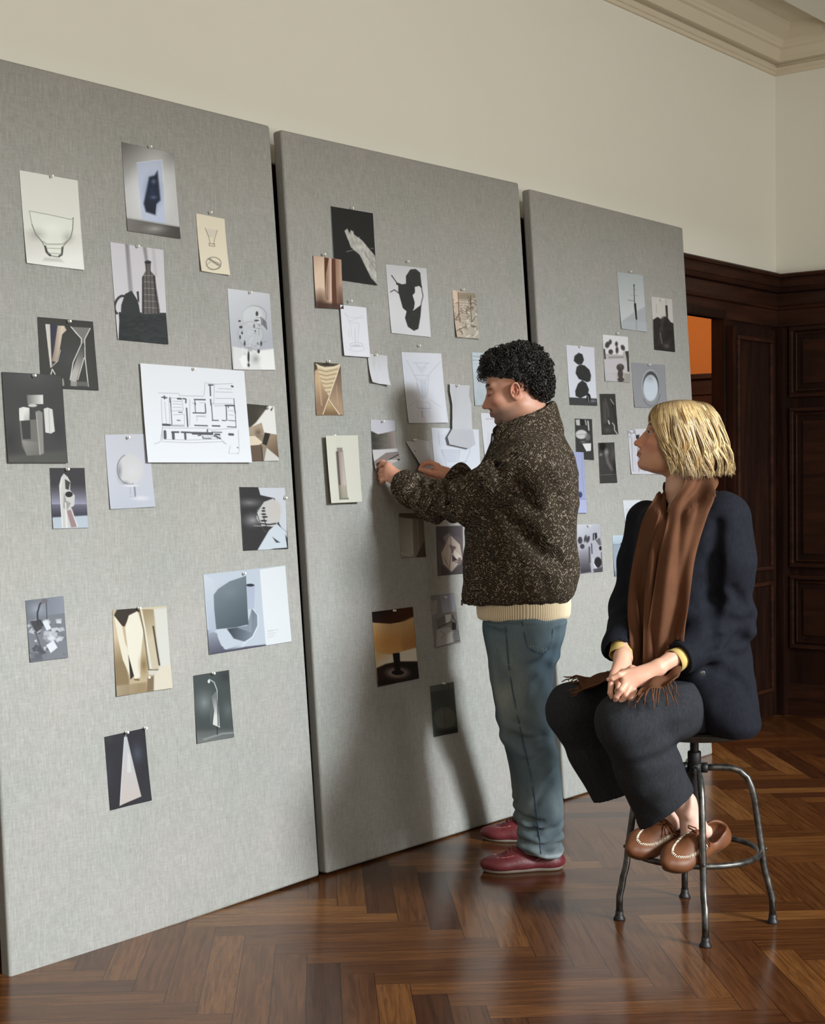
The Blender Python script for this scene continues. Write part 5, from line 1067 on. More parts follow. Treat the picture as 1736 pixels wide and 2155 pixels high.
def shoe(name, parent, heel, toe, up, L, W, mats, style, label=None):
    """shoe in its own axes: x heel->toe, y width, z up from the sole; placed between two points"""
    heel, toe = np.asarray(heel, float), np.asarray(toe, float)
    ex = unit(toe-heel); ez = unit(np.asarray(up)-ex*(np.asarray(up)@ex)); ey = np.cross(ez, ex)
    Mx = Matrix(((ex[0], ey[0], ez[0], heel[0]), (ex[1], ey[1], ez[1], heel[1]), (ex[2], ey[2], ez[2], heel[2]), (0, 0, 0, 1)))
    hw = W/2
    V = Vol((-.02, -.07, -.01), (L+.02, .07, .13), .0028)
    # outline half-width along the length
    def slab(z0, z1, grow, k=.004):
        n = 48
        for i in range(n):
            t = i/(n-1); x = L*t
            w = hw*(.68+.12*math.sin(math.pi*min(t/.35, 1))+.22*np.clip((t-.3)/.4, 0, 1))*math.sqrt(max(.02, 1-max(0, (t-.72)/.28)**2.2))*math.sqrt(max(.05, 1-max(0, (.10-t)/.10)**2))
            V.cone((x, -max(w-(z1-z0)/2, .002)+0, (z0+z1)/2), (x, max(w-(z1-z0)/2, .002), (z0+z1)/2), (z1-z0)/2+grow, (z1-z0)/2+grow, k)
        # sole
    S = Vol((-.02, -.07, -.01), (L+.02, .07, .05), .0028); keep = V; V = S
    slab(0.0, .016, .0)
    S.half((0, 0, .0005), (0, 0, -1))
    me = S.mesh('sole', 1); so = link('sole', me, mats['sole'], parent, Mx, True)
    V = keep
    slab(.012, .040, .0, .012)
    V.ell((L*.78, 0, .022), (L*.215, hw*.96, .028), .012)                  # toe box
    V.ell((L*.56, 0, .034), (L*.22, hw*.80, .044), .02)                    # instep
    V.ell((L*.16, 0, .036), (L*.165, hw*.74, .042), .02)                   # heel cup
    V.half((0, 0, .010), (0, 0, -1), k=.003)
    V.ell((L*.27, 0, .085), (L*.255, hw*.56, .045), .008, 'sub')           # opening
    V.ell((L*.25, 0, .045), (L*.20, hw*.54, .030), .006, 'sub')
    if style == 'moc':
        for i in range(20):      # puckered apron seam
            pass
    me = V.mesh('upper', 1); ub = link('upper', me, mats['upper'], parent, Mx, True)
    so.parent = None
    # the shoe as a thing of its own part tree: the upper carries sole, laces and stitching
    ub.name = name
    so.parent = ub; so.matrix_basis = Matrix.Identity(4)
    D = V
    def surf(x, y):            # top surface height by marching down through the field
        ix = int(round((x-V.lo[0])/V.h)); iy = int(round((y-V.lo[1])/V.h)); col = V.D[ix, iy, :]
        z = np.where(col < 0)[0]; return V.lo[2]+V.h*(z[-1] if len(z) else 10)
    seam = []
    for t in np.linspace(-1, 1, 34):
        a = t*math.pi*.5
        x = L*.60+L*.315*math.cos(a)-(.0 if abs(t) < .9 else .0); y = hw*.66*math.sin(a)*(1.0)
        if abs(t) > .99: x = L*.585
        seam.append((x, y, surf(x, y)+.0008))
    seam = [(L*.50, -hw*.64, surf(L*.50, -hw*.64)+.001)]+seam+[(L*.50, hw*.64, surf(L*.50, hw*.64)+.001)]
    seam = np.array(seam)
    if style == 'moc':
        mb = MB(); mb.tube(seam, .0017, 6); mb.build('apron_seam', mats['upper'], ub, smooth=True)
        mb = MB(); d = np.linalg.norm(np.diff(seam, axis=0), axis=1); cum = np.concatenate([[0], np.cumsum(d)]); n = 44
        for i in range(n):
            s_ = cum[-1]*(i+.5)/n; P = np.array([np.interp(s_, cum, seam[:, k]) for k in range(3)])
            c0 = np.array([L*.62, 0, 0]); o = unit((P-c0)*np.array([1, 1, 0]))
            q0 = P-o*.0030; q1 = P+o*.0048; q0[2] = surf(q0[0], q0[1])+.0022; q1[2] = surf(q1[0], q1[1])+.0012
            mb.tube([q0, (q0+q1)/2+np.array([0, 0, .0022]), q1], .0014, 5)
        mb.build('stitching', mats['stitch'], ub, smooth=True)
        mb = MB()      # raised tongue / vamp edge
        mb.tube([(L*.47, y, surf(L*.50, y)+.006-.6*abs(y)) for y in np.linspace(-hw*.62, hw*.62, 9)], .004, 6, flat=2.2)
        mb.build('vamp_flap', mats['upper'], ub, smooth=True)
        mb = MB(); z0 = surf(L*.53, 0)+.006
        for s in (-1, 1):
            for j in (0, 1): mb.tube([(L*(.46+.03*j), s*hw*.72, surf(L*.47, s*hw*.6)-.002), (L*(.50+.02*j), s*hw*.4, z0-.004), (L*.53, 0, z0+.002)], .0017, 6)
            mb.tube([(L*.53, 0, z0), (L*.56, s*.012, z0+.006), (L*.58, s*.034, z0+.003), (L*.53, s*.042, z0-.002), (L*.51, s*.020, z0+.005), (L*.53, 0, z0)], .0022, 6)
            mb.tube([(L*.53, 0, z0), (L*.60, s*.010, z0+.001), (L*.66, s*.024, surf(L*.66, s*.024)+.003)], .0021, 6)
        mb.build('lace', mats['lace'], ub, smooth=True)
    else:
        mb = MB()
        for i in range(4):
            x = L*(.50+.055*i); w = hw*(.40-.02*i)
            mb.tube([(x, y, surf(x, y)+.0022) for y in np.linspace(-w, w, 7)], .0022, 6)
            mb.tube([(x+L*.05*k, w*(-1+2*k), surf(x+L*.05*k, w*(-1+2*k))+.002) for k in np.linspace(0.03, .97, 6)], .0016, 6)
        z0 = surf(L*.49, 0)+.005
        for s in (-1, 1): mb.tube([(L*.49, 0, z0), (L*.46, s*.014, z0+.008), (L*.47, s*.03, z0+.001), (L*.50, s*.026, z0-.004), (L*.49, 0, z0)], .0016, 6)
        mb.build('lace', mats['lace'], ub, smooth=True)
        mb = MB()
        mb.tube(seam[2:-2]*np.array([1, 1.0, 1]), .0012, 5)
        for y in (-1, 1):
            mb.tube([(L*t, y*hw*.80*(1-.25*t), .040+.012*math.sin(t*9)) for t in np.linspace(.12, .5, 8)], .0010, 5)
        mb.build('stitching', mats['stitch'], ub, smooth=True)
    if label: ub['label'] = label
    return ub, Mx
def hollow_tube(pts, rads, thick=.003, n=28, flat=1.0, wob=0.0, seed=1):
    """open cuff or trouser end: outer and inner wall"""
    mb = MB(); pts = np.asarray(pts, float)
    pp = list(pts)+list(pts[::-1]); rr = list(rads)+[r-thick for r in rads[::-1]]
    m = len(pp); a = np.linspace(0, 2*math.pi, n, endpoint=False)
    w = unit(pts[-1]-pts[0]); u = unit(np.cross(w, [0, 0, 1.] if abs(w[2]) < .95 else [1., 0, 0])); v = np.cross(w, u)
    wv = 1+wob*vnoise(np.cos(a)*2, np.sin(a)*2, 0, seed)
    vs = np.concatenate([p+r*((np.cos(a)*wv)[:, None]*u+(flat*np.sin(a)*wv)[:, None]*v) for p, r in zip(pp, rr)])
    fs = [(i*n+k, i*n+(k+1) % n, ((i+1) % m)*n+(k+1) % n, ((i+1) % m)*n+k) for i in range(m) for k in range(n)]
    mb.add(vs, fs); return mb
def ribbon(center, across, nu, fold, thick, seed=0, normal=None, wav=0.0):
    """cloth strip: center (n,3), across (n,3) full-width vectors, fold(u,t) -> offset along the normal"""
    C = np.asarray(center, float); A = np.asarray(across, float); n = len(C)
    # refine along the length
    m = 60; t0 = np.linspace(0, 1, n); t = np.linspace(0, 1, m)
    def sp(X):
        M = np.gradient(X, t0, axis=0); i = np.clip(np.searchsorted(t0, t)-1, 0, n-2); h = (t0[i+1]-t0[i])[:, None]; q = ((t-t0[i])/(t0[i+1]-t0[i]))[:, None]
        return (2*q**3-3*q**2+1)*X[i]+(q**3-2*q**2+q)*h*M[i]+(-2*q**3+3*q**2)*X[i+1]+(q**3-q**2)*h*M[i+1]
    C, A = sp(C), sp(A); T = np.gradient(C, axis=0)
    N = np.cross(A, T); N /= np.linalg.norm(N, axis=1)[:, None]
    u = np.linspace(-.5, .5, nu)
    P = C[:, None]+A[:, None]*u[None, :, None]+N[:, None]*fold(u[None, :], t[:, None])[..., None]
    idx = np.arange(m*nu).reshape(m, nu)
    f = np.stack([idx[:-1, :-1], idx[:-1, 1:], idx[1:, 1:], idx[1:, :-1]], -1).reshape(-1, 4)
    return P.reshape(-1, 3), f, (C, A, N)
# ================================================================== STOOL
SF = Frame((2.193, -1.174, 0))
M_iron = NT('worn_steel', .34, .5, .85)
v_ = M_iron.coords('Object')
M_iron.color(M_iron.ramp(M_iron.noise(v_, 30, 4), [(.35, s2l((66, 64, 62))), (.6, s2l((104, 101, 97))), (.8, s2l((134, 130, 124)))]))
M_iron.put(M_iron.b.inputs['Roughness'], M_iron.math('ADD', .26, M_iron.math('MULTIPLY', M_iron.noise(v_, 60, 3), .25)))
M_darkiron = NT('dark_cast_iron', .5, .5, .7, color=s2l((52, 50, 50)))
M_seat = NT('dark_seat', .5, .4, color=s2l((46, 38, 32)))
st = empty('swivel_stool', Matrix.Translation((2.193, -1.174, 0)))
tag(st, 'steel screw stool with four bent legs and a ring, under the seated woman', 'stool')
ZSEAT = .572
c0 = np.array([0, 0, 0.])
mb = MB(); mb.lathe([(.155, ZSEAT-.026), (.168, ZSEAT-.022), (.172, ZSEAT-.008), (.165, ZSEAT-.001), (.02, ZSEAT)], c0, 40); mb.build('seat', M_seat, st, smooth=False, bevel=.002)
mb = MB(); pr_ = []
z = .44
while z < ZSEAT-.025: pr_ += [(.0115, z), (.0135, z+.0022), (.0115, z+.0044)]; z += .0052
mb.lathe(pr_, c0, 20); mb.lathe([(.04, ZSEAT-.032), (.045, ZSEAT-.030), (.045, ZSEAT-.025)], c0, 20); mb.build('screw_column', M_darkiron, st, smooth=True)
mb = MB(); mb.lathe([(.016, .455), (.0195, .458), (.0195, .492), (.017, .495)], c0, 20); mb.lathe([(.0135, .335), (.016, .338), (.017, .40), (.021, .412), (.022, .458), (.018, .462)], c0, 20); mb.build('hub', M_darkiron, st, smooth=True)
feet = [np.array(p)-np.array([2.193, -1.174]) for p in ((2.001, -1.311), (2.071, -.994), (2.311, -1.36), (2.389, -1.032))]
for f_ in feet:
    d_ = f_/np.linalg.norm(f_); R_ = np.linalg.norm(f_)
    prof = [(.018, .446), (.06, .449), (.10, .448), (.128, .440), (.150, .420), (.162, .392), (.170, .36), (.181, .28), (.191, .21), (.195, .17), (.200, .145), (.206, .125), (R_-.008, .10), (R_-.001, .07), (R_, .012)]
    mb = MB(); mb.tube([(d_[0]*r, d_[1]*r, z) for r, z in prof], .0098, 12)
    lg = mb.build('leg', M_iron, st, smooth=True)
    mb = MB(); mb.lathe([(.017, 0.0), (.018, .003), (.014, .009), (.0115, .016), (.0115, .026)], (f_[0], f_[1], 0), 16); mb.build('foot_cap', M_darkiron, lg, smooth=True)
    mb = MB(); pz = np.array([d_[0]*.030, d_[1]*.030, .447]); mb.lathe([(.0125, -.010), (.015, -.008), (.015, .006), (.0125, .008)], pz, 12, (d_[0], d_[1], 0)); mb.build('collar_nut', M_darkiron, lg, smooth=True)
mb = MB(); mb.tube([(.184*math.cos(a), .184*math.sin(a), .207) for a in np.linspace(0, 2*math.pi, 49)[:-1]], .0085, 10, close=True, flat=1.0); mb.build('foot_ring', M_iron, st, smooth=True)
for f_ in feet:
    mb = MB(); d_ = f_/np.linalg.norm(f_); mb.lathe([(.005, 0), (.005, .004), (.003, .006)], (d_[0]*.199, d_[1]*.199, .215), 8, (d_[0], d_[1], 0)); mb.build('ring_bolt', M_iron, st, smooth=True)
for an in (.9, 4.0):
    mb = MB(); a = an; dd = np.array([math.cos(a), math.sin(a), 0]); pz = dd*.022+np.array([0, 0, .435])
    mb.lathe([(.004, 0), (.004, .014)], pz, 8, dd)
    for s in (-1, 1): mb.tube([pz+dd*.012, pz+dd*.016+np.array([0, 0, s*.012]), pz+dd*.020+np.array([0, 0, s*.018])], [.004, .004, .002], 6)
    mb.build('wing_nut', M_darkiron, st, smooth=True)
# ================================================================== STANDING MAN
MF = Frame((2.366, -.459, 0)); q = MF.px
mz = lambda py, d=.1: q(1100, py, d)[2]
def row(py, xl, xr, rd, dc, e=0):
    a, b = q(xl, py, dc), q(xr, py, dc)
    return (a[2], (a[0]+b[0])/2, dc, (b[0]-a[0])/2, rd)
# ---- head
HO = q(1084, 824, .11)
HR = np.array([[-math.cos(.14), math.sin(.14), 0], [-math.sin(.14), -math.cos(.14), 0], [0, 0, 1]]).T   # columns: fwd, left, up in frame axes
HR = np.stack([[-math.cos(.14), math.sin(.14), 0], [-math.sin(.14), -math.cos(.14), 0], [0, 0, 1]], 1)
HRM = HR@rot_y(math.radians(9))          # nose down
TM = lambda p: HO+HRM@np.asarray(p, float)
hv, hq, hm = head_solid(False, neck=(-.075, 0, -.165)); hv0 = hv; bpy.data.meshes.remove(hm)
hc = face_paint(hv, (186, 138, 114), (154, 92, 82), (190, 108, 90), .85)
hv2 = hv@HRM.T+HO
parts = [(hv2, hq, hc)]
SK = (196, 146, 122)
def hand_col(base, tipc):
    def fn(v):
        c = np.tile(np.array(s2l(base)), (len(v), 1)); w = (.5+.5*vnoise(v[:, 0]*60, v[:, 1]*60, v[:, 2]*60, 3))[:, None]*.35
        return c*(1-w)+np.array(s2l(tipc))*w
    return fn
# ---- near hand pressing the print on the board
lo = q(790, 1035, .15); hi = q(866, 955, .33)
V = Vol((lo[0]-.02, .12, lo[2]-.02), (hi[0]+.02, .33, hi[2]+.02), .0016)
W = q(838, 1008, .205)
for mcp, r in (((817, 979), .0115), ((814, 988), .0115), ((814, 998), .011), ((816, 1007), .010)):
    V.cone(W, q(*mcp, .215), .021, r, .014)
V.cone(q(852, 1020, .17), W, .026, .021, .02, sq=((0, 1, 0), 1.2))
V.ell(q(824, 996, .222), (.022, .014, .020), .012)
finger(V, [q(817, 979, .218), q(806, 975, .240), q(799.5, 982, .256), q(800.5, 988, .266)], [.0105, .0092, .0082, .0072])
finger(V, [q(814, 988, .215), q(803, 990, .232), q(800, 996, .250), q(804, 1000, .262)], [.0105, .0092, .0084, .0074])
finger(V, [q(814, 998, .212), q(803, 1001, .228), q(801, 1006, .246), q(806, 1009, .258)], [.0100, .0088, .0080, .0070])
finger(V, [q(816, 1007, .208), q(804, 1010, .222), q(803, 1014, .238), q(808, 1016, .248)], [.0088, .0078, .0070, .0062])
finger(V, [q(832, 995, .225), q(816, 980, .248), q(806, 973, .262), q(800, 972, .268)], [.0120, .0105, .0092, .0078])
parts.append(solid_piece(V, hand_col(SK, (222, 140, 118))))
# ---- far hand holding the curling sheet
V = Vol((q(872, 1020, .44)[0], .30, q(900, 1030, .38)[2]), (q(975, 980, .3)[0], .46, q(900, 962, .38)[2]), .0016)
W = q(949, 1003, .375)
V.cone(q(968, 1006, .36), W, .027, .022, .02, sq=((0, 1, 0), 1.15))
for mcp, r in (((920, 983), .0115), ((918, 990), .0115), ((920, 998), .011), ((924, 1004), .010)):
    V.cone(W, q(*mcp, .388), .022, r, .014)
V.ell(q(932, 995, .378), (.024, .014, .019), .012)
finger(V, [q(921, 980, .388), q(906, 973.5, .398), q(892, 976, .408), q(885, 984, .410)], [.0100, .0086, .0078, .0070])
finger(V, [q(918, 990, .392), q(900, 992, .410), q(896, 998, .412), q(904, 1002, .402)], [.0105, .0092, .0084, .0074])
finger(V, [q(920, 998, .390), q(904, 1003, .404), q(903, 1008, .404), q(912, 1010, .394)], [.0100, .0088, .0080, .0070])
finger(V, [q(924, 1004, .386), q(912, 1010, .396), q(913, 1014, .394), q(920, 1014, .386)], [.0088, .0076, .0070, .0062])
finger(V, [q(938, 1003, .365), q(920, 998, .362), q(902, 993, .368), q(884, 988, .384)], [.0130, .0105, .0094, .0080])
parts.append(solid_piece(V, hand_col((204, 150, 122), (216, 124, 104))))
# ---- body under the clothes (torso, arms, legs in one solid)
V = Vol((-.26, -.16, .06), (.26, .48, 1.50), .009)
V.loft([row(1330, 1050, 1160, .10, .1), row(1200, 1045, 1175, .12, .1), row(1050, 1040, 1180, .14, .1), row(960, 1060, 1170, .14, .1), row(920, 1075, 1155, .08, .1)], .02)
shN, elN, wrN = q(1112, 985, -.08), q(985, 1052, .03), q(852, 1018, .19)
shF, elF, wrF = q(1080, 985, .27), q(1030, 1062, .33), q(962, 1005, .365)
V.chain([shN, elN+np.array([0, .01, -.012]), wrN], [.045, .030, .024], .02); V.chain([shF, elF, wrF], [.045, .032, .024], .02)
V.chain([q(1105, 1340, .04), q(1112, 1540, .0), q(1138, 1770, -.01)], [.06, .045, .034], .02); V.chain([q(1110, 1340, .17), q(1110, 1560, .30), q(1125, 1740, .40)], [.06, .045, .034], .02)
V.cone(q(1120, 940, .1), q(1100, 870, .11), .06, .056, .03)
parts.append(solid_piece(V, SK))
man = link('person', joined('person', parts), M_skin, matrix=MF.M, smooth=True)
tag(man, 'standing man with black curls, tweed jacket and jeans, pinning sheets to the board', 'person')
MI = Matrix.Identity(4)
# ---- hair
M_black = NT('black_hair', .42, .45); M_black.color(M_black.mix(M_black.noise(M_black.coords('Object'), 40, 2), s2l((13, 11, 10)), s2l((34, 28, 25))))
V = Vol((-.17, -.12, -.08), (.14, .12, .18), .003)
V.ell((-.022, 0, .068), (.104, .086, .082), .01).ell((-.075, 0, .025), (.050, .066, .058), .03).ell((-.085, 0, -.012), (.034, .056, .032), .02)
V.ell((.045, 0, .098), (.050, .064, .042), .02).ell((-.02, 0, .11), (.07, .07, .042), .02)
V.ell((.110, 0, .0), (.085, .13, .066), .008, 'sub')
V.ell((.03, 0, -.045), (.06, .13, .05), .01, 'sub')
for s in (-1, 1): V.ell((-.004, s*.088, -.004), (.026, .034, .036), .008, 'sub')
V.warp(lambda X, Y, Z: .0045*vnoise(X*55, Y*55, Z*55, 5)+.003*vnoise(X*110, Y*110, Z*110, 8))
me = V.mesh('hair', 1); cap_v = verts_of(me).astype(float); cap_f = faces_of(me); bpy.data.meshes.remove(me)
fn = np.cross(cap_v[cap_f[:, 1]]-cap_v[cap_f[:, 0]], cap_v[cap_f[:, 2]]-cap_v[cap_f[:, 0]]); fc = cap_v[cap_f].mean(1)
fn /= np.linalg.norm(fn, axis=1)[:, None]+1e-9
outw = fc-np.array([-.01, 0, .03]); ok = ((fn*outw).sum(1)*1.0 > .02) if ((fn*outw).sum(1) > 0).mean() > .5 else ((fn*outw).sum(1) < -.02)
sgn = 1 if ((fn*outw).sum(1) > 0).mean() > .5 else -1
cand = np.where(ok)[0]
rs = np.random.default_rng(12)
mb = MB()
mb.add(cap_v@HRM.T+HO, [tuple(r) for r in cap_f])
for i in rs.choice(cand, 1900, replace=False):
    c_, n_ = fc[i], fn[i]*sgn
    if c_[2] < .02 and c_[0] > -.02: continue
    if c_[0] > -.01 and c_[2] < .052: continue
    if c_[0] > .03 and c_[2] < .064: continue
    t_ = rs.normal(size=3); t_ -= n_*(t_@n_); t_ = unit(t_); b_ = np.cross(n_, t_)
    R_ = rs.uniform(.0055, .0105); ln = rs.uniform(.008, .022); turns = rs.uniform(1.1, 2.2); k = 15
    a_ = np.linspace(0, turns*2*math.pi, k)+rs.random()*6
    ax = unit(t_+n_*rs.uniform(-.1, .5)); u_ = unit(np.cross(ax, n_)+1e-6); w_ = np.cross(ax, u_)
    P = c_+n_*rs.uniform(-.002, .004)+np.linspace(-.5, .5, k)[:, None]*ln*ax+R_*(np.cos(a_)[:, None]*u_+np.sin(a_)[:, None]*w_)*np.linspace(1.1, .7, k)[:, None]
    mb.tube(P@HRM.T+HO, np.linspace(.0021, .0009, k), 4, cap=False)
for i in range(60):     # loose curls standing off the crown
    j = rs.choice(cand); c_, n_ = fc[j]+fn[j]*sgn*.007, fn[j]*sgn
    if c_[2] < .04: continue
    R_ = rs.uniform(.008, .013); k = 16; a_ = np.linspace(0, 2*math.pi*rs.uniform(.7, 1.2), k)+rs.random()*6
    t_ = unit(np.cross(n_, rs.normal(size=3)))
    P = c_+R_*(np.cos(a_)[:, None]*n_+np.sin(a_)[:, None]*t_)*np.linspace(1.1, .7, k)[:, None]+np.linspace(-.004, .004, k)[:, None]*np.cross(n_, t_)
    mb.tube(P@HRM.T+HO, np.linspace(.0012, .0006, k), 4, cap=False)
for i in range(26):     # loose curls over the forehead
    c_ = np.array([.092+rs.uniform(-.006, .018), rs.uniform(-.05, .05), .074+rs.uniform(-.018, .022)]); R_ = rs.uniform(.008, .0125); k = 18
    a_ = np.linspace(0, 2*math.pi*rs.uniform(1.0, 1.6), k)+rs.random()*6
    P = c_+np.stack([R_*np.cos(a_), np.linspace(-.006, .006, k), R_*np.sin(a_)], 1)*np.linspace(1.15, .75, k)[:, None]
    mb.tube(P@HRM.T+HO, np.linspace(.0013, .0007, k), 4, cap=False)
mb.build('hair', M_black, man, smooth=True)
brows(man, TM, None, M_black, .030, hv0); eyes(man, TM, HRM, M_black, hv0, False)

# ---- tweed jacket
M_tweed = NT('brown_tweed', .92, .1)
v_ = M_tweed.coords('Object')
sx = M_tweed.t.nodes.new('ShaderNodeSeparateXYZ'); M_tweed.t.links.new(v_, sx.inputs[0])
hor = M_tweed.math('ADD', sx.outputs[0], M_tweed.math('MULTIPLY', sx.outputs[1], .8))
zig = M_tweed.math('PINGPONG', hor, .022)
diag = M_tweed.math('ADD', M_tweed.math('MULTIPLY', zig, 1.0), sx.outputs[2])
band = M_tweed.math('SINE', M_tweed.math('MULTIPLY', M_tweed.math('ADD', diag, M_tweed.math('MULTIPLY', M_tweed.noise(v_, 25, 2), .006)), 820))
vz = M_tweed.turned(.75, .34); vz2 = M_tweed.turned(-.75, .34)
fl1 = M_tweed.noise(vz, 205, 1, .4); fl2 = M_tweed.noise(vz2, 205, 1, .4)
big = M_tweed.noise(v_, 7, 2)
basec = M_tweed.ramp(band, [(.25, s2l((26, 23, 19))), (.65, s2l((80, 70, 57)))])
basec = M_tweed.mix(M_tweed.math('MULTIPLY', big, .5), basec, s2l((62, 48, 36)))
f1 = M_tweed.ramp(M_tweed.math('MAXIMUM', fl1, fl2), [(.62, 0.0), (.70, 1.0)])
fls = M_tweed.mix(M_tweed.math('MULTIPLY', f1, .50), basec, s2l((170, 156, 138)))
f3 = M_tweed.ramp(M_tweed.noise(v_, 220, 1), [(.70, 0.0), (.75, 1.0)])
M_tweed.color(M_tweed.mix(M_tweed.math('MULTIPLY', f3, .75), fls, s2l((226, 208, 180))))
M_tweed.bump(M_tweed.math('ADD', M_tweed.math('MULTIPLY', band, .5), M_tweed.noise(v_, 250, 3)), .6, .0016)
V = Vol((-.48, -.24, .80), (.27, .47, 1.56), .0045)
V.loft([row(1268, 977, 1196, .150, .1), row(1255, 974, 1206, .172, .1), row(1230, 976, 1214, .182, .1), row(1180, 977, 1216, .188, .1), row(1120, 981, 1213, .190, .1), row(1060, 987, 1216, .195, .1),
        row(1010, 1000, 1217, .200, .1), row(970, 1020, 1210, .190, .1), row(940, 1034, 1198, .165, .1), row(915, 1046, 1184, .125, .1), row(895, 1056, 1176, .09, .1)], .02, e=2.35)
V.ell(q(1122, 978, -.06), (.085, .07, .085), .05).ell(q(1080, 978, .25), (.08, .06, .08), .05)
V.chain([q(1118, 985, -.08), q(1050, 1020, -.04), elN+np.array([0, 0, 0]), q(915, 1053, .115), q(864, 1030, .178), q(850, 1022, .192)], [.088, .082, .072, .060, .053, .045], .035)
V.chain([shF, elF, q(965, 1004, .362), q(957, 1003, .368)], [.08, .066, .042, .035], .03)
# collar: a wall of overlapping staves between a low and a high ring
for i in range(30):
    a = 2*math.pi*i/30
    lo_ = q(1112, 918, .105)+np.array([.104*math.cos(a), .098*math.sin(a), .018*math.cos(a)])
    up_ = q(1103, 881, .108)+np.array([.094*math.cos(a), .078*math.sin(a), .044*math.cos(a)])
    if abs(a-math.pi) < .12: continue
    V.cone(lo_, up_, .012, .0105, .012)
V.cone(q(1103, 905, .108), q(1098, 850, .108), .072, .070, .01, 'sub')
# folds
def fold_fn(X, Y, Z):
    n = .0050*vnoise(X*13+Z*6, Y*9, Z*11, 4)+.0035*vnoise(X*26, Y*20, Z*30, 9)
    # sleeve rings round the near forearm
    ax = unit(wrN-elN); t = (X-elN[0])*ax[0]+(Y-elN[1])*ax[1]+(Z-elN[2])*ax[2]
    near = np.clip(1-np.abs(t-.10)/.24, 0, 1)*np.clip((.05-X)/.05, 0, 1)
    n = n+.0065*near*np.sin(t*105+2.2*vnoise(X*16, Y*16, Z*16, 2))
    # gathers above the hem
    zt = q(1262, 1262, .1)[2]; g = np.clip(1-np.abs(Z-zt)/.055, 0, 1)
    n = n+.0045*g*vnoise(X*60, Y*60, Z*8, 6)
    return n
V.warp(fold_fn)
def near_surf(V, p):
    ix = int(round((p[0]-V.lo[0])/V.h)); iz = int(round((p[2]-V.lo[2])/V.h)); col = V.D[ix, :, iz]; z = np.where(col < 0)[0]
    return np.array([p[0], V.lo[1]+V.h*(z[0] if len(z) else 0), p[2]])
def crease(V, pts, rs_, k=.03, dd=0.0, inset=.0):
    P = []
    for x, y in pts:
        p = near_surf(V, q(x, y, dd)); p = near_surf(V, q(x, y, p[1])); P.append(p+np.array([0, inset, 0]))
    V.chain(P, rs_, k, 'sub')
crease(V, [(1058, 1078), (1095, 1118), (1130, 1150), (1165, 1178), (1192, 1202)], [.010, .016, .015, .012, .005], .045)
crease(V, [(1075, 1092), (1110, 1140), (1150, 1180)], [.006, .009, .004], .03)
crease(V, [(1036, 1098), (1048, 1150), (1050, 1215)], [.007, .010, .005], .03)
crease(V, [(1010, 1120), (1030, 1170), (1046, 1190)], [.003, .004, .003], .015)
crease(V, [(1092, 1190), (1082, 1240)], [.006, .004], .03)
crease(V, [(1140, 1215), (1150, 1250)], [.005, .004], .03)
crease(V, [(1072, 1040), (1100, 1062), (1130, 1070)], [.005, .008, .004], .03)
crease(V, [(1085, 1010), (1110, 1040), (1120, 1070)], [.004, .006, .003], .03)
crease(V, [(1150, 1000), (1175, 1050), (1185, 1100)], [.003, .006, .003], .04)
crease(V, [(990, 1010), (1010, 1035), (1015, 1060)], [.005, .007, .004], .03)
crease(V, [(1030, 960), (1050, 985), (1052, 1010)], [.004, .006, .003], .03)
crease(V, [(938, 1012), (944, 1048), (936, 1092)], [.005, .007, .004], .022)
crease(V, [(905, 1004), (914, 1045), (906, 1084)], [.004, .006, .003], .02)
crease(V, [(876, 996), (886, 1030), (880, 1066)], [.005, .008, .004], .018)
for w_, a_ in ((q(852, 1022, .187), unit(wrN-elN)), (q(958, 1003, .366), unit(wrF-elF))):      # cuff openings
    V.cone(w_-a_*.02, w_+a_*.05, .030, .034, .004, 'sub')
jk = link('jacket', V.mesh('jacket', 1), M_tweed, man, smooth=True)
M_dark = NT('dark_trim', .6, .3, color=s2l((24, 22, 20)))
M_zip = NT('dark_zip', .35, .5, .7, color=s2l((70, 66, 60)))
mb = MB(); mb.tube([q(1036, 912, .10), q(1034, 930, .10), q(1024, 955, .10), q(1008, 985, .10), q(996, 1020, .1), q(985, 1080, .1), q(979, 1160, .1), q(975, 1262, .1)], .0035, 6)
zp = mb.build('zip', M_zip, jk, smooth=True)
mb = MB(); mb.box(q(972, 1274, .1)+np.array([-.003, -.003, 0]), q(972, 1262, .1)+np.array([.003, .003, 0])); mb.build('zip_pull', M_zip, zp)
mb = MB()
mb.tube([q(1083, 952, -.135), q(1098, 968, -.150), q(1106, 990, -.158), q(1106, 1015, -.155), q(1100, 1035, -.14)], .0016, 6); mb.build('shoulder_seam', M_dark, jk, smooth=True)
mb = MB(); mb.tube([q(1018, 1108, -.06), q(1024, 1140, -.072), q(1036, 1165, -.082), q(1046, 1185, -.086)], .0018, 6); mb.build('pocket_seam', M_dark, jk, smooth=True)

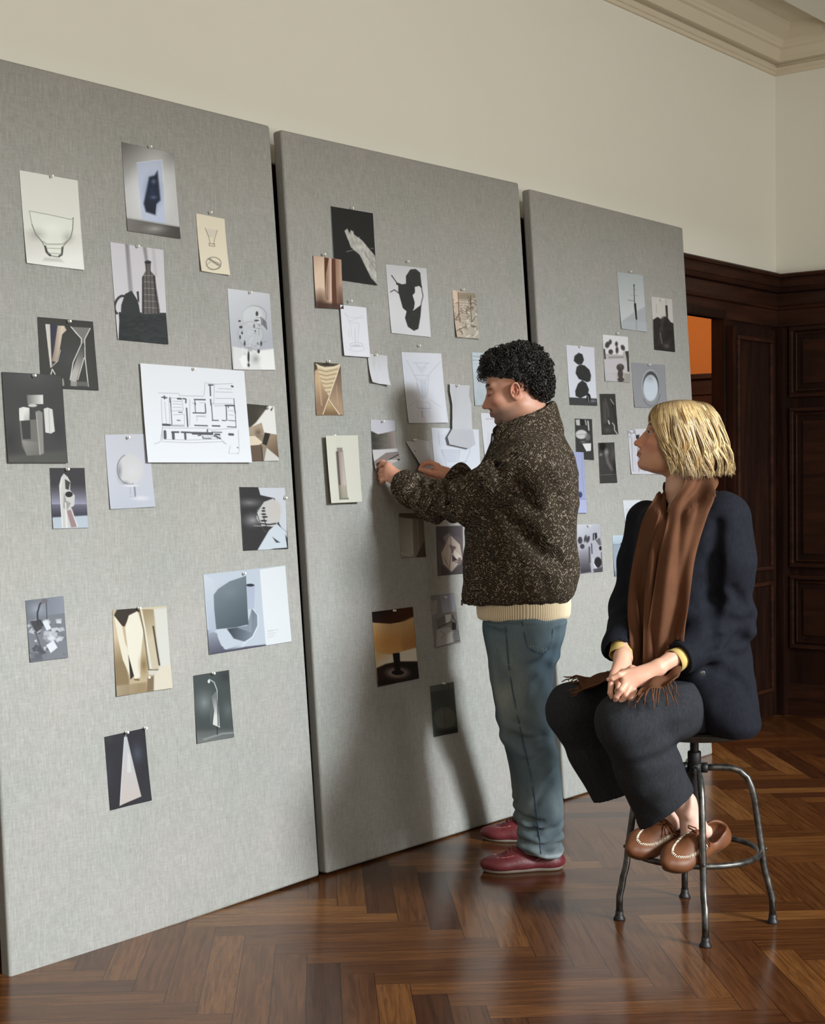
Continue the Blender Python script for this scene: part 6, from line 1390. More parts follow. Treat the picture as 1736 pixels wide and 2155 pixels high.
# ---- ribbed cream sweater showing under the jacket
M_cream = NT('cream_rib_knit', .9, .15)
M_cream.color(M_cream.mix(M_cream.attr('Fac_', 'Fac'), s2l((172, 150, 118)), s2l((232, 214, 184))))
n_ = 640; a_ = np.linspace(0, 2*math.pi, n_, endpoint=False); vs = []; fc_ = []
rows_ = [row(1250, 1000, 1200, .150, .1), row(1275, 1002, 1201, .152, .1), row(1292, 1003, 1200, .152, .1), row(1301, 1005, 1197, .149, .1), row(1303, 1010, 1192, .143, .1), row(1296, 1014, 1188, .139, .1)]
rib = .5+.5*np.sin(a_*128)
for k, (z_, s_, d_, r1, r2) in enumerate(rows_):
    am = .0024 if k < 4 else 0
    e_ = 2/2.3; cx_ = np.sign(np.cos(a_))*np.abs(np.cos(a_))**e_; sy_ = np.sign(np.sin(a_))*np.abs(np.sin(a_))**e_
    sag = .004*vnoise(np.cos(a_)*2, np.sin(a_)*2, 0, 3)
    vs.append(np.stack([s_+(r1-.0024+am*rib)*cx_, d_+(r2-.0024+am*rib)*sy_, z_+sag+.012*cx_*0], 1)); fc_.append(rib if k < 4 else rib*.4)
idx = np.arange(len(rows_)*n_).reshape(len(rows_), n_); nx = np.roll(idx, -1, 1)
f_ = np.stack([idx[:-1], nx[:-1], nx[1:], idx[1:]], -1).reshape(-1, 4)
me = mesh_from(np.concatenate(vs), f_, 'sweater'); at = me.attributes.new('Fac_', 'FLOAT', 'POINT'); at.data.foreach_set('value', np.concatenate(fc_).astype(np.float32))
link('sweater', me, M_cream, man, smooth=True)

# ---- jeans
M_denim = NT('washed_denim', .85, .2)
v_ = M_denim.coords('Object'); vd = M_denim.coords('Object', (1, 1, 1), (0, .6, 0))
M_denim.color(M_denim.mix(M_denim.math('MULTIPLY', M_denim.noise(M_denim.coords('Object', (1, 1, .2)), 260, 3), .42), M_denim.attr('Col'), s2l((40, 54, 66))))
M_denim.bump(M_denim.noise(M_denim.coords('Object', (1, 1, .3)), 300, 3), .4, .0008)
V = Vol((-.22, -.16, .03), (.22, .52, .87), .005)
V.loft([row(1370, 1024, 1176, .165, .1), row(1330, 1019, 1187, .162, .1), row(1290, 1017, 1191, .150, .1), row(1270, 1020, 1188, .14, .1)], .04)
nl = [(1797, 1094, 1183, .062, -.01), (1775, 1090, 1185, .072, -.01), (1750, 1088, 1185, .074, -.01), (1700, 1088, 1185, .074, -.01), (1650, 1086, 1182, .073, -.008), (1600, 1077, 1176, .073, -.005),
      (1560, 1058, 1168, .073, 0.0), (1500, 1043, 1150, .078, .0), (1450, 1034, 1160, .084, .01), (1390, 1026, 1169, .090, .01), (1340, 1020, 1184, .095, .02), (1310, 1018, 1190, .095, .02)]
V.loft([row(*r) for r in nl], .03, e=2.15)
fl_ = [(1752, 1082, 1158, .060, .40), (1720, 1082, 1160, .066, .395), (1660, 1078, 1160, .070, .37), (1580, 1066, 1160, .072, .32), (1500, 1048, 1150, .078, .27), (1430, 1040, 1158, .085, .22), (1360, 1030, 1172, .09, .19)]
V.loft([row(*r) for r in fl_], .03, e=2.15)
def jf(X, Y, Z):
    n = .0050*vnoise(X*14+Z*5, Y*12, Z*9, 14)+.0035*vnoise(X*34+Z*12, Y*30, Z*24, 19)
    z0, z1 = mz(1795, -.01), mz(1700, -.01)
    w = np.clip((z1-Z)/(z1-z0), 0, 1)
    n = n+.0075*w*np.sin(Z*150+2.5*vnoise(X*14, Y*14, Z*10, 3)+X*18)
    zk = mz(1560, 0); wk = np.exp(-((Z-zk)/.07)**2)
    n = n+.0045*wk*np.sin(Z*95+X*60)
    zc_ = mz(1390, 0); wc = np.exp(-((Z-zc_)/.06)**2)*np.clip((X-.02)/.06, 0, 1)
    n = n+.005*wc*np.sin((Z-X*.8)*80)
    return n
V.warp(jf)
crease(V, [(1172, 1330), (1160, 1372), (1140, 1398), (1118, 1402)], [.005, .010, .008, .003], .03)
crease(V, [(1152, 1405), (1130, 1440), (1112, 1490)], [.005, .007, .003], .035)
crease(V, [(1080, 1545), (1110, 1560), (1140, 1552)], [.004, .007, .003], .025)
crease(V, [(1150, 1580), (1130, 1600), (1105, 1602)], [.005, .007, .003], .025)
crease(V, [(1170, 1620), (1150, 1650), (1128, 1690)], [.004, .006, .003], .03)
crease(V, [(1096, 1742), (1125, 1752), (1160, 1748), (1180, 1738)], [.003, .007, .007, .003], .02)
crease(V, [(1180, 1768), (1160, 1778), (1138, 1778)], [.003, .006, .003], .018)
crease(V, [(1094, 1716), (1115, 1728), (1140, 1730)], [.003, .006, .003], .02)
crease(V, [(1022, 1320), (1045, 1332), (1062, 1332)], [.003, .005, .002], .02)
zt = mz(1797, -.01)
V.cone(q(1138, 1800, -.01)-np.array([0, 0, .02]), q(1138, 1770, -.01), .058, .058, .004, 'sub')
me = V.mesh('jeans', 1); v = verts_of(me).astype(float)
base = np.array(s2l((78, 96, 106))); fade = np.array(s2l((142, 146, 138))); deep = np.array(s2l((46, 60, 74)))
zz = v[:, 2]; front = np.clip((-v[:, 0]+.02)/.09, 0, 1)
w1 = np.exp(-((zz-mz(1440))/.13)**2)*front*.75+.28*(.5+.5*vnoise(v[:, 0]*9, v[:, 1]*9, v[:, 2]*7, 4))+.35*np.clip((mz(1620)-zz)/.1, 0, 1)
w2 = np.clip(vnoise(v[:, 0]*12, v[:, 1]*12, v[:, 2]*6, 7)+.5*vnoise(v[:, 0]*30, v[:, 1]*30, v[:, 2]*14, 8), 0, 1)*.75
cc = base*(1-np.clip(w1, 0, 1)[:, None])+fade*np.clip(w1, 0, 1)[:, None]; cc = cc*(1-w2[:, None])+deep*w2[:, None]
hemw = np.exp(-((zz-mz(1795, -.01)-.004)/.006)**2)[:, None]*.6; cc = cc*(1-hemw)+np.array(s2l((190, 196, 198)))*hemw
vcol(me, cc); jn = link('jeans', me, M_denim, man, smooth=True)
M_seam = NT('denim_seam', .8, .2, color=s2l((58, 76, 92))); M_thread = NT('pale_thread', .8, .2, color=s2l((134, 146, 152)))
def surf_d(V, p):       # nearest surface toward the viewer along -d through (s,z)
    ix = int(round((p[0]-V.lo[0])/V.h)); iz = int(round((p[2]-V.lo[2])/V.h)); col = V.D[ix, :, iz]; z = np.where(col < 0)[0]
    return np.array([p[0], V.lo[1]+V.h*(z[0] if len(z) else 0), p[2]])
def on_surf(V, pts, off=.0005, dd=0.0):
    P_ = np.array(pts, float); L_ = np.concatenate([[0], np.cumsum(np.linalg.norm(np.diff(P_, axis=0), axis=1))]); t_ = np.arange(0, L_[-1]+.01, 4.0)
    if len(t_) > 2: pts = np.stack([np.interp(t_, L_, P_[:, 0]), np.interp(t_, L_, P_[:, 1])], 1)
    return [surf_d(V, q(x, y, dd))+np.array([0, off-.0030, 0]) for x, y in pts]
mb = MB(); mb.tube(on_surf(V, [(1060, 1306), (1063, 1340), (1066, 1380), (1071, 1420), (1078, 1460), (1086, 1500), (1096, 1545), (1107, 1590), (1117, 1640), (1124, 1690), (1130, 1740), (1134, 1785)]), .0022, 6)
mb.build('side_seam', M_seam, jn, smooth=True)
mb = MB()
for k_, m_ in ((0, .0016),): mb.tube(on_surf(V, [(1096, 1304), (1100, 1330), (1106, 1358), (1122, 1366), (1140, 1372), (1152, 1366), (1158, 1350), (1160, 1320)]), m_, 6)
pk_ = mb.build('back_pocket', M_seam, jn, smooth=True)
mb = MB()
ps = on_surf(V, [(1099, 1304), (1103, 1330), (1109, 1354), (1123, 1361), (1140, 1367), (1150, 1361)])
for a, b in zip(ps[:-1], ps[1:]):
    for t in np.arange(0, 1, .25): mb.tube([a+(b-a)*t, a+(b-a)*(t+.14)], .0009, 4)
for x in range(1113, 1142, 5): 
    pp = on_surf(V, [(x, 1352+(x-1113)*.22), (x+1, 1362+(x-1113)*.22)]); mb.tube(pp, .0010, 4)
mb.build('pocket_stitching', M_thread, pk_, smooth=True)

# ---- shoes
M_red = NT('dark_red_leather', .5, .45); M_red.color(M_red.mix(M_red.noise(M_red.coords('Object'), 30, 3), s2l((80, 26, 30)), s2l((112, 42, 46))))
M_red.bump(M_red.noise(M_red.coords('Object'), 110, 3), .6, .002)
sm_ = dict(upper=M_red, sole=NT('grey_rubber', .7, .3, color=s2l((120, 108, 96))), lace=NT('red_lace', .8, .2, color=s2l((120, 62, 60))), stitch=NT('pink_thread', .7, .3, color=s2l((188, 120, 112))))
def fl(x, y):
    P = Cc+ray(x, y)*(0-CZ)/ray(x, y)[2]; return MF.loc(P)
h_, t_ = fl(1180, 1826), fl(1024, 1834)
shoe('shoe', man, h_, t_, (0, 0, 1), np.linalg.norm(t_-h_)+.006, .102, sm_, 'sneaker')
t2 = q(1020, 1768, .40); t2[2] = 0; h2 = t2+np.array([.255, -.035, 0])
shoe('shoe', man, h2, t2, (0, 0, 1), .258, .102, sm_, 'sneaker')
# ================================================================== SEATED WOMAN
WF = Frame((2.193, -1.174, 0)); q = WF.px
def row(py, xl, xr, rd, dc):
    a, b = q(xl, py, dc), q(xr, py, dc)
    return (a[2], (a[0]+b[0])/2, dc, (b[0]-a[0])/2, rd)
FSK = (214, 168, 142)
WO = q(1417, 935, .01)
yw_ = .10
WR0 = np.stack([[-math.cos(yw_), math.sin(yw_), 0], [-math.sin(yw_), -math.cos(yw_), 0], [0, 0, 1]], 1)
WRM = WR0@rot_y(math.radians(-20))@np.diag([.93, .93, .93])
TW = lambda p: WO+WRM@np.asarray(p, float)
hv, hq, hm = head_solid(True, neck=(-.100, 0, -.128), jaw=.92); hv0 = hv; bpy.data.meshes.remove(hm)
hc = face_paint(hv, (196, 146, 118), (158, 92, 84), (208, 116, 100), 0)
parts = [(hv@WRM.T+WO, hq, hc)]
# neck base and chest
V = Vol((-.16, -.12, .98), (.14, .14, 1.34), .004)
V.chain([q(1432, 960, .01), q(1448, 1035, .01)], [.046, .054], .02)
V.cone(q(1448, 1035, .01), q(1452, 1080, .02), .056, .10, .04)
V.cone(q(1418, 1068, -.005), q(1436, 1045, -.045), .006, .005, .02)
parts.append(solid_piece(V, FSK))
# ---- near (left) hand, lying over the far one
V = Vol((q(1262, 1400, -.24)[0], -.37, q(1300, 1500, -.3)[2]), (q(1440, 1400, -.2)[0], -.12, q(1300, 1370, -.2)[2]), .0016)
Wn = q(1385, 1405, -.255)
V.cone(q(1416, 1386, -.235), Wn, .0235, .0195, .02, sq=((.4, 0, 1), 1.1))
for m_, d_, r in (((1322, 1416), -.262, .0105), ((1314, 1428), -.272, .0108), ((1313, 1441), -.278, .0105), ((1318, 1452), -.280, .010)):
    V.cone(Wn, q(*m_, d_), .0185, r, .010)
V.ell(q(1348, 1428, -.268), (.028, .012, .018), .012)
finger(V, [q(1322, 1416, -.262), q(1303, 1420, -.272), q(1289, 1428, -.270), q(1280, 1430, -.264)], [.0098, .0080, .0072, .0058], .002)
finger(V, [q(1318, 1436, -.276), q(1307, 1452, -.290), q(1298, 1466, -.284), q(1295, 1477, -.270)], [.0102, .0086, .0078, .0068], .002)
finger(V, [q(1325, 1446, -.280), q(1317, 1463, -.292), q(1308, 1476, -.282), q(1303, 1484, -.268)], [.0098, .0084, .0076, .0066], .002)
finger(V, [q(1334, 1453, -.278), q(1327, 1469, -.286), q(1319, 1479, -.276), q(1313, 1484, -.264)], [.0092, .0078, .0070, .0060], .002)
finger(V, [q(1352, 1415, -.252), q(1330, 1408, -.236), q(1312, 1416, -.228), q(1298, 1424, -.226)], [.0120, .0105, .0090, .0072])
parts.append(solid_piece(V, hand_col(FSK, (224, 140, 122))))
# ---- far (right) hand
V = Vol((q(1262, 1400, -.2)[0], -.33, q(1300, 1495, -.26)[2]), (q(1350, 1400, -.1)[0], -.05, q(1300, 1345, -.1)[2]), .0016)
Wf = q(1311, 1384, -.155)
V.cone(q(1311, 1362, -.125), Wf, .0225, .0195, .02)
for m_, d_, r in (((1290, 1424), -.222, .0105), ((1297, 1430), -.224, .0105), ((1304, 1434), -.222, .010), ((1312, 1436), -.216, .009)):
    V.cone(Wf, q(*m_, d_), .020, r+.001, .014)
finger(V, [q(1292, 1424, -.222), q(1286, 1440, -.256), q(1284, 1458, -.262), q(1291, 1474, -.256)], [.0100, .0084, .0076, .0064], .002)
finger(V, [q(1297, 1430, -.224), q(1301, 1436, -.258), q(1303, 1442, -.278), q(1301, 1448, -.284)], [.0100, .0086, .0078, .0068], .002)
finger(V, [q(1304, 1434, -.222), q(1300, 1455, -.238), q(1302, 1470, -.240), q(1310, 1478, -.236)], [.0100, .0088, .0078, .0066])
finger(V, [q(1312, 1436, -.216), q(1312, 1456, -.230), q(1316, 1468, -.232), q(1322, 1472, -.230)], [.0088, .0076, .0068, .0058])
finger(V, [q(1320, 1400, -.17), q(1330, 1414, -.19), q(1326, 1426, -.21), q(1318, 1432, -.222)], [.0115, .0100, .0086, .0070])
parts.append(solid_piece(V, hand_col(FSK, (224, 138, 120))))
# ---- ankles and bare feet going into the shoes
V = Vol((-.22, -.30, .16), (.12, .16, .52), .004)
V.chain([q(1398, 1640, -.12), q(1440, 1690, -.095), q(1458, 1735, -.085)], [.034, .031, .030], .02)
V.chain([q(1458, 1735, -.085), q(1449, 1762, -.10)], [.030, .024], .02); V.cone(q(1458, 1735, -.085), q(1484, 1750, -.06), .026, .021, .02)
V.ell(q(1452, 1716, -.115), (.012, .010, .012), .012)
V.chain([q(1330, 1640, .08), q(1384, 1700, .02), q(1398, 1725, -.0)], [.034, .029, .029], .02)
V.chain([q(1398, 1725, 0), q(1388, 1750, -.02)], [.029, .023], .02); V.cone(q(1398, 1725, 0), q(1424, 1736, .02), .027, .023, .02)
parts.append(solid_piece(V, (218, 176, 158)))
# ---- body under the clothes
V = Vol((-.46, -.36, .30), (.18, .26, 1.26), .009)
V.loft([row(1500, 1440, 1560, .12, .0), row(1350, 1400, 1540, .10, .0), row(1200, 1385, 1530, .12, .0), row(1090, 1380, 1520, .13, .0), row(1050, 1410, 1490, .07, .0)], .03)
V.chain([q(1505, 1095, -.10), q(1530, 1305, -.09), q(1425, 1388, -.22)], [.045, .028, .022], .02)
V.chain([q(1370, 1095, .11), q(1325, 1285, .10), q(1311, 1362, -.12)], [.044, .030, .020], .02)
V.chain([q(1480, 1480, -.07), q(1330, 1525, -.22), q(1415, 1640, -.12)], [.075, .052, .036], .03)
V.chain([q(1470, 1480, .08), q(1212, 1500, .06), q(1330, 1630, .10)], [.075, .050, .036], .03)
V.loft([(.50, 0, 0, .18, .18), (.59, 0, 0, .18, .18)], 0, 'sub')
parts.append(solid_piece(V, FSK))
woman = link('person', joined('person', parts), M_skin, matrix=WF.M, smooth=True)
tag(woman, 'seated woman with a blonde bob, brown scarf and dark coat, hands clasped on a stool', 'person')
def wsurf(V, p):
    ix = int(round((p[0]-V.lo[0])/V.h)); iz = int(round((p[2]-V.lo[2])/V.h)); col = V.D[ix, :, iz]; z = np.where(col < 0)[0]
    return np.array([p[0], V.lo[1]+V.h*(z[0] if len(z) else 0), p[2]])
# ---- hair: strands from a crown parting, falling into a wavy bob
M_blond = NT('blonde_hair', .38, .5); M_blond.color(M_blond.attr('Col'))
V = Vol((-.13, -.12, -.10), (.17, .12, .14), .004)
O_ = q(1445, 905, .005)
V.ell((.0, 0, .008), (.088, .074, .074), .02).loft([(-.085, .022, 0, .082, .078), (-.04, .016, 0, .086, .082), (.0, .008, 0, .086, .082), (.03, 0, 0, .07, .07)], .03)
V.ell((-.115, 0, -.050), (.085, .13, .095), .01, 'sub')
V.cone((-.01, 0, -.13), (0, 0, -.04), .052, .05, .02, 'sub')
me = V.mesh('hair', 1); cv = verts_of(me).astype(float)+O_; cf = faces_of(me); bpy.data.meshes.remove(me)
rs = np.random.default_rng(31)
VV, FF, CC, nn = [cv], [cf], [np.tile(np.array(s2l((120, 88, 50))), (len(cv), 1))], len(cv)
NS = 22
tt = np.linspace(0, 1, NS)
root0, root1 = q(1390, 850, -.005), q(1482, 849, .005)       # parting line, front to crown
def strand(th, u, cl, rs, rad, front=False):
    """th: angle round the head (0 = back, + = far side), u: where along the parting it starts"""
    R = root0+(root1-root0)*u+np.array([0, 0, .011*(4*u*(1-u))])
    near = -1 if th < 0 else 1
    ax, az = math.cos(th), math.sin(th)
    top = R+np.array([.006*ax, .012*az, -.001])
    shoulder = q(1440, 872, .005)+np.array([(.092 if ax > 0 else .098)*ax, .084*az, .000])
    sg = 1 if th > 0 else -1
    tm = sg*min(abs(th), 2.42); tb = sg*min(abs(th), 2.16)
    if abs(th) > 2.42: tm += sg*(abs(th)-2.42)*.25; tb += sg*(abs(th)-2.42)*.12
    ax, az = math.cos(tm), math.sin(tm)
    mid = q(1446, 925, .005)+np.array([.104*ax, .094*az, 0])
    ax, az = math.cos(tb), math.sin(tb)
    ymin = 1001-10*max(0, ax)-30*max(0, -ax)**1.5+rs.normal()*4.5
    bot = q(1452, ymin, .005)+np.array([.108*ax+.008*max(0, ax), .088*az, 0])
    P = np.stack([top, shoulder, mid, bot]); kt = np.array([0, .30, .62, 1.0])
    M = np.gradient(P, kt, axis=0); M[0] = (shoulder-top)*np.array([2.6, 2.6, .2])/.3*.55; M[-1] = (bot-mid)/.38*np.array([.6, .6, 1])
    i = np.clip(np.searchsorted(kt, tt)-1, 0, 2); h = (kt[i+1]-kt[i])[:, None]; s = ((tt-kt[i])/(kt[i+1]-kt[i]))[:, None]
    X = (2*s**3-3*s**2+1)*P[i]+(s**3-2*s**2+s)*h*M[i]+(-2*s**3+3*s**2)*P[i+1]+(s**3-s**2)*h*M[i+1]
    return X
clumps = []
for k in range(230):
    th = rs.uniform(-2.98, 2.98) if k > 24 else rs.uniform(-2.98, -2.2)
    clumps.append((th, rs.uniform(0, 1), rs.uniform(0, 6.28), rs.uniform(9, 14), rs.uniform(.005, .0125), rs.uniform(-.15, .15), rs.uniform(0, .010), rs.uniform(.55, 1.15)))
cols = [(212, 184, 132), (196, 164, 112), (170, 136, 88), (228, 206, 164), (134, 102, 64), (92, 68, 42)]
for k, (th, u, ph, fq, am, tw, outr, br) in enumerate(clumps):
    for j in range(22):
        dth = rs.normal()*.045; du = rs.normal()*.06
        th_ = th+dth
        uu = np.clip(.5+.42*math.cos(th_)+du*.6, 0, 1)
        X = strand(th_, uu, k, rs, 0)
        Nn = np.array([math.cos(th_), math.sin(th_), 0]); Tn = np.array([-math.sin(th_), math.cos(th_), 0])
        w = np.clip((tt-.12)/.6, 0, 1)
        X = X+(w*am*np.sin(fq*tt+ph+rs.normal()*.2))[:, None]*Tn+(w*am*.7*np.cos(fq*tt*.9+ph)+outr*w*.6+rs.uniform(-.002, .003)*w)[:, None]*Nn
        X = X-((tt**2)*dth*.045)[:, None]*Tn*1.2
        if th_ > 0 and abs(th_) > 1.9: X = X+np.array([0, -.004, 0])
        # keep the face clear: strands at the temple sweep back toward the cheek
        r_ = rs.uniform(.0007, .0012); rad = r_*np.clip(1.15-tt**4*1.0, .2, 1)
        T = np.gradient(X, axis=0); T /= np.linalg.norm(T, axis=1)[:, None]+1e-9
        A = np.cross(T, Nn); A /= np.linalg.norm(A, axis=1)[:, None]+1e-9; B = np.cross(T, A)
        an = np.array([0, 2.094, 4.189])
        ring = X[:, None]+rad[:, None, None]*(np.cos(an)[None, :, None]*A[:, None]*1.5+np.sin(an)[None, :, None]*B[:, None])
        idx = np.arange(NS*3).reshape(NS, 3)+nn; nx = np.roll(idx, -1, 1)
        FF.append(np.stack([idx[:-1], nx[:-1], nx[1:], idx[1:]], -1).reshape(-1, 4)); VV.append(ring.reshape(-1, 3)); nn += NS*3
        c0 = np.array(s2l(cols[rs.choice(6, p=[.26, .26, .18, .14, .10, .06])]))*br; rt = np.array(s2l((104, 76, 46)))
        g = np.clip(tt/.30+.15, 0, 1)[:, None]; CC.append(np.repeat(rt*(1-g)+c0*g, 3, 0))
me = mesh_from(np.concatenate(VV), np.concatenate(FF), 'hair'); vcol(me, np.concatenate(CC)); link('hair', me, M_blond, woman, smooth=True)
M_brow = NT('light_brow', .6, .3, color=s2l((120, 88, 60)))
brows(woman, TW, None, M_brow, .031, hv0); eyes(woman, TW, WRM, NT('dark_lash', .5, .3, color=s2l((48, 34, 26))), hv0, True)

# ---- dark coat
M_coat = NT('dark_navy_wool', .88, .15)
v_ = M_coat.coords('Object')
M_coat.color(M_coat.mix(M_coat.noise(M_coat.coords('Object', (1, 1, .3)), 160, 3), s2l((14, 15, 20)), s2l((31, 32, 41))))
M_coat.bump(M_coat.noise(v_, 350, 3), .35, .0008)
V = Vol((-.30, -.36, .50), (.24, .26, 1.30), .0045)
V.loft([row(1531, 1466, 1584, .190, -.03), row(1520, 1450, 1590, .205, -.03), row(1490, 1430, 1588, .215, -.035), row(1440, 1408, 1583, .205, -.03), row(1360, 1362, 1574, .165, 0), row(1270, 1338, 1562, .158, 0), row(1180, 1334, 1560, .165, 0),
        row(1110, 1345, 1558, .165, .0), row(1070, 1362, 1545, .140, .0), row(1050, 1392, 1522, .085, .02), row(1034, 1425, 1506, .05, .035)], .03, e=2.3, rot=0)
shN, elN_, wrN_ = q(1522, 1092, -.115), q(1534, 1310, -.10), q(1432, 1384, -.215)
V.chain([shN, q(1533, 1180, -.125), elN_], [.078, .068, .066], .04); V.chain([elN_, q(1480, 1358, -.16), wrN_], [.066, .058, .047], .04)
shF_, elF_, wrF_ = q(1362, 1095, .125), q(1326, 1280, .10), q(1307, 1352, -.09)
V.chain([shF_, q(1346, 1180, .13), elF_, wrF_], [.062, .055, .052, .050], .04)
V.cone(q(1312, 1340, -.08), q(1300, 1362, -.10), .048, .050, .02)
def cf_(X, Y, Z):
    n = .004*vnoise(X*12+Z*4, Y*10, Z*9, 24)+.0022*vnoise(X*30, Y*26, Z*24, 29)
    d = np.sqrt((X-elN_[0])**2+(Y-elN_[1])**2+(Z-elN_[2])**2)
    n = n+.007*np.exp(-(d/.10)**2)*np.sin((X*.7+Z)*85+2*vnoise(X*10, Y*10, Z*10, 3))
    return n
V.warp(cf_)
def crease(V, pts, rs_, k=.03, dd=-.1, inset=.0):
    P = [wsurf(V, q(x, y, dd))+np.array([0, inset, 0]) for x, y in pts]
    V.chain(P, rs_, k, 'sub')
crease(V, [(1496, 1100), (1488, 1180), (1489, 1260), (1482, 1335)], [.006, .014, .015, .009], .03)
crease(V, [(1466, 1392), (1505, 1400), (1537, 1420), (1552, 1452)], [.014, .017, .014, .005], dd=0)
crease(V, [(1510, 1290), (1530, 1300), (1550, 1296)], [.004, .008, .003], dd=0)
crease(V, [(1450, 1345), (1475, 1332), (1500, 1326)], [.004, .007, .003], dd=0)
crease(V, [(1500, 1352), (1530, 1330), (1545, 1310)], [.006, .007, .003], dd=0)
crease(V, [(1512, 1230), (1530, 1250), (1545, 1262)], [.004, .006, .003], dd=0)
V.chain([q(1410, 1035, -.04), q(1414, 1062, -.09), q(1420, 1095, -.16)], [.040, .036, .020], .02, 'sub')
a_n, a_f = unit(wrN_-q(1480, 1358, -.16)), unit(np.array([-.012, -.02, -.04]))
V.cone(wrN_-a_n*.010, wrN_+a_n*.07, .032, .040, .004, 'sub'); V.half(wrN_+a_n*.006, a_n, lo=wrN_-.065, hi=wrN_+.065)
V.cone(q(1306, 1345, -.09), q(1298, 1400, -.15), .036, .044, .004, 'sub')
V.loft([(.53, 0, 0, .174, .174), (.5745, 0, 0, .174, .174)], 0, 'sub'); VC = V
# front hem corner cut away over the lap
ct = V.mesh('coat', 1)
coat = link('coat', ct, M_coat, woman, smooth=True)
M_trim = NT('coat_seam', .7, .2, color=s2l((14, 14, 18)))
for nm, pts in (('pocket_flap', [(1534, 1362), (1552, 1361), (1568, 1360)]), ('pocket_flap', [(1520, 1403), (1546, 1402), (1570, 1401)]), ('sleeve_seam', [(1504, 1060), (1500, 1090), (1494, 1130)])):
    mb = MB(); mb.tube([wsurf(V, q(x, y, 0))+np.array([0, .0002, 0]) for x, y in pts], .0018, 6); mb.build(nm, M_trim, coat, smooth=True)
mb = MB(); b_ = wsurf(V, q(1464, 1409, -.1)); mb.lathe([(.009, 0), (.010, .001), (.010, .003), (.008, .004)], b_, 16, (0, -1, 0)); mb.build('button', NT('dark_horn_button', .25, .6, color=s2l((40, 38, 40))), coat, smooth=True)
# cuffs of the yellow shirt
M_yel = NT('mustard_shirt_cuff', .85, .2, color=s2l((196, 168, 104)))
hollow_tube([wrN_+a_n*-.012, wrN_+a_n*.012, wrN_+a_n*.032], [.031, .032, .034], .002, 30, 1.0, .03, 2).build('shirt_cuff', M_yel, woman, smooth=True)
hollow_tube([q(1309, 1350, -.10), q(1308, 1366, -.118), q(1307, 1380, -.135)], [.031, .031, .033], .002, 30, 1.0, .06, 5).build('shirt_cuff', M_yel, woman, smooth=True)
mb = MB(); ce = q(1311, 1392, -.165); aw = unit(q(1311, 1384, -.155)-q(1311, 1362, -.125)); uu_ = unit(np.cross(aw, [1, 0, 0])); vv_ = np.cross(aw, uu_)
mb.tube([ce+.0245*(math.cos(a)*uu_+math.sin(a)*vv_) for a in np.linspace(0, 2*math.pi, 32)[:-1]], .0011, 6, close=True); mb.build('bracelet', NT('silver_chain', .2, .5, 1.0, color=s2l((220, 214, 206))), woman, smooth=True)

# ---- trousers
M_trou = NT('charcoal_wool_trousers', .9, .15)
v_ = M_trou.coords('Object', (1, 1, .25), (0, .5, 0))
M_trou.color(M_trou.mix(M_trou.noise(v_, 240, 3), s2l((26, 27, 30)), s2l((52, 53, 57))))
M_trou.bump(M_trou.noise(v_, 300, 3), .4, .0008)
V = Vol((-.46, -.40, .20), (.18, .24, .72), .0045)
V.ell(q(1500, 1478, 0), (.13, .17, .085), .03)
V.half((0, 0, ZSEAT+.001), (0, 0, -1), lo=(-.10, -.40, .3), hi=(.2, .3, ZSEAT+.05)) if False else None
kn, kf = q(1322, 1524, -.235), q(1212, 1496, .045)
V.chain([q(1500, 1472, -.08), q(1400, 1492, -.17), kn], [.088, .088, .084], .04)
V.chain([q(1485, 1468, .09), q(1340, 1470, .08), kf], [.088, .086, .080], .04)
hn, hf = q(1403, 1704, -.105), q(1299, 1673, .10)
an_, af_ = unit(hn-kn), unit(hf-kf)
V.chain([kn, kn*.5+hn*.5, hn+an_*.07], [.086, .088, .096], .03); V.chain([kf, kf*.5+hf*.5, hf+af_*.07], [.080, .076, .076], .03)
def tf(X, Y, Z):
    n = .0045*vnoise(X*11+Z*5, Y*10, Z*9, 34)+.002*vnoise(X*30, Y*28, Z*26, 39)
    for K, am in ((kn, .006), (kf, .005)):
        dx, dz = X-K[0], Z-K[2]; r = np.sqrt((dx-.07)**2+(Y-K[1])**2+(dz+.04)**2)
        n = n+am*np.exp(-(r/.09)**2)*np.sin((dz*1.0-dx*.35)*95+1.5*vnoise(X*14, Y*14, Z*14, 5))
    return n
V.warp(tf)
def cut(p, n, r):
    """trims a trouser leg square to its axis and hollows the end"""
    V.half(p, n, lo=p-.17, hi=p+.17)
    V.cone(p-n*.035, p+n*.05, r-.006, r-.004, .004, 'sub')
V.loft([(.53, 0, 0, .174, .174), (.5745, 0, 0, .174, .174)], 0, 'sub')
cut(hn, unit([.60, -.12, -.79]), .092); cut(hf, unit([.33, -.12, -.94]), .077)
VT = V
link('trousers', V.mesh('trousers', 1), M_trou, woman, smooth=True)

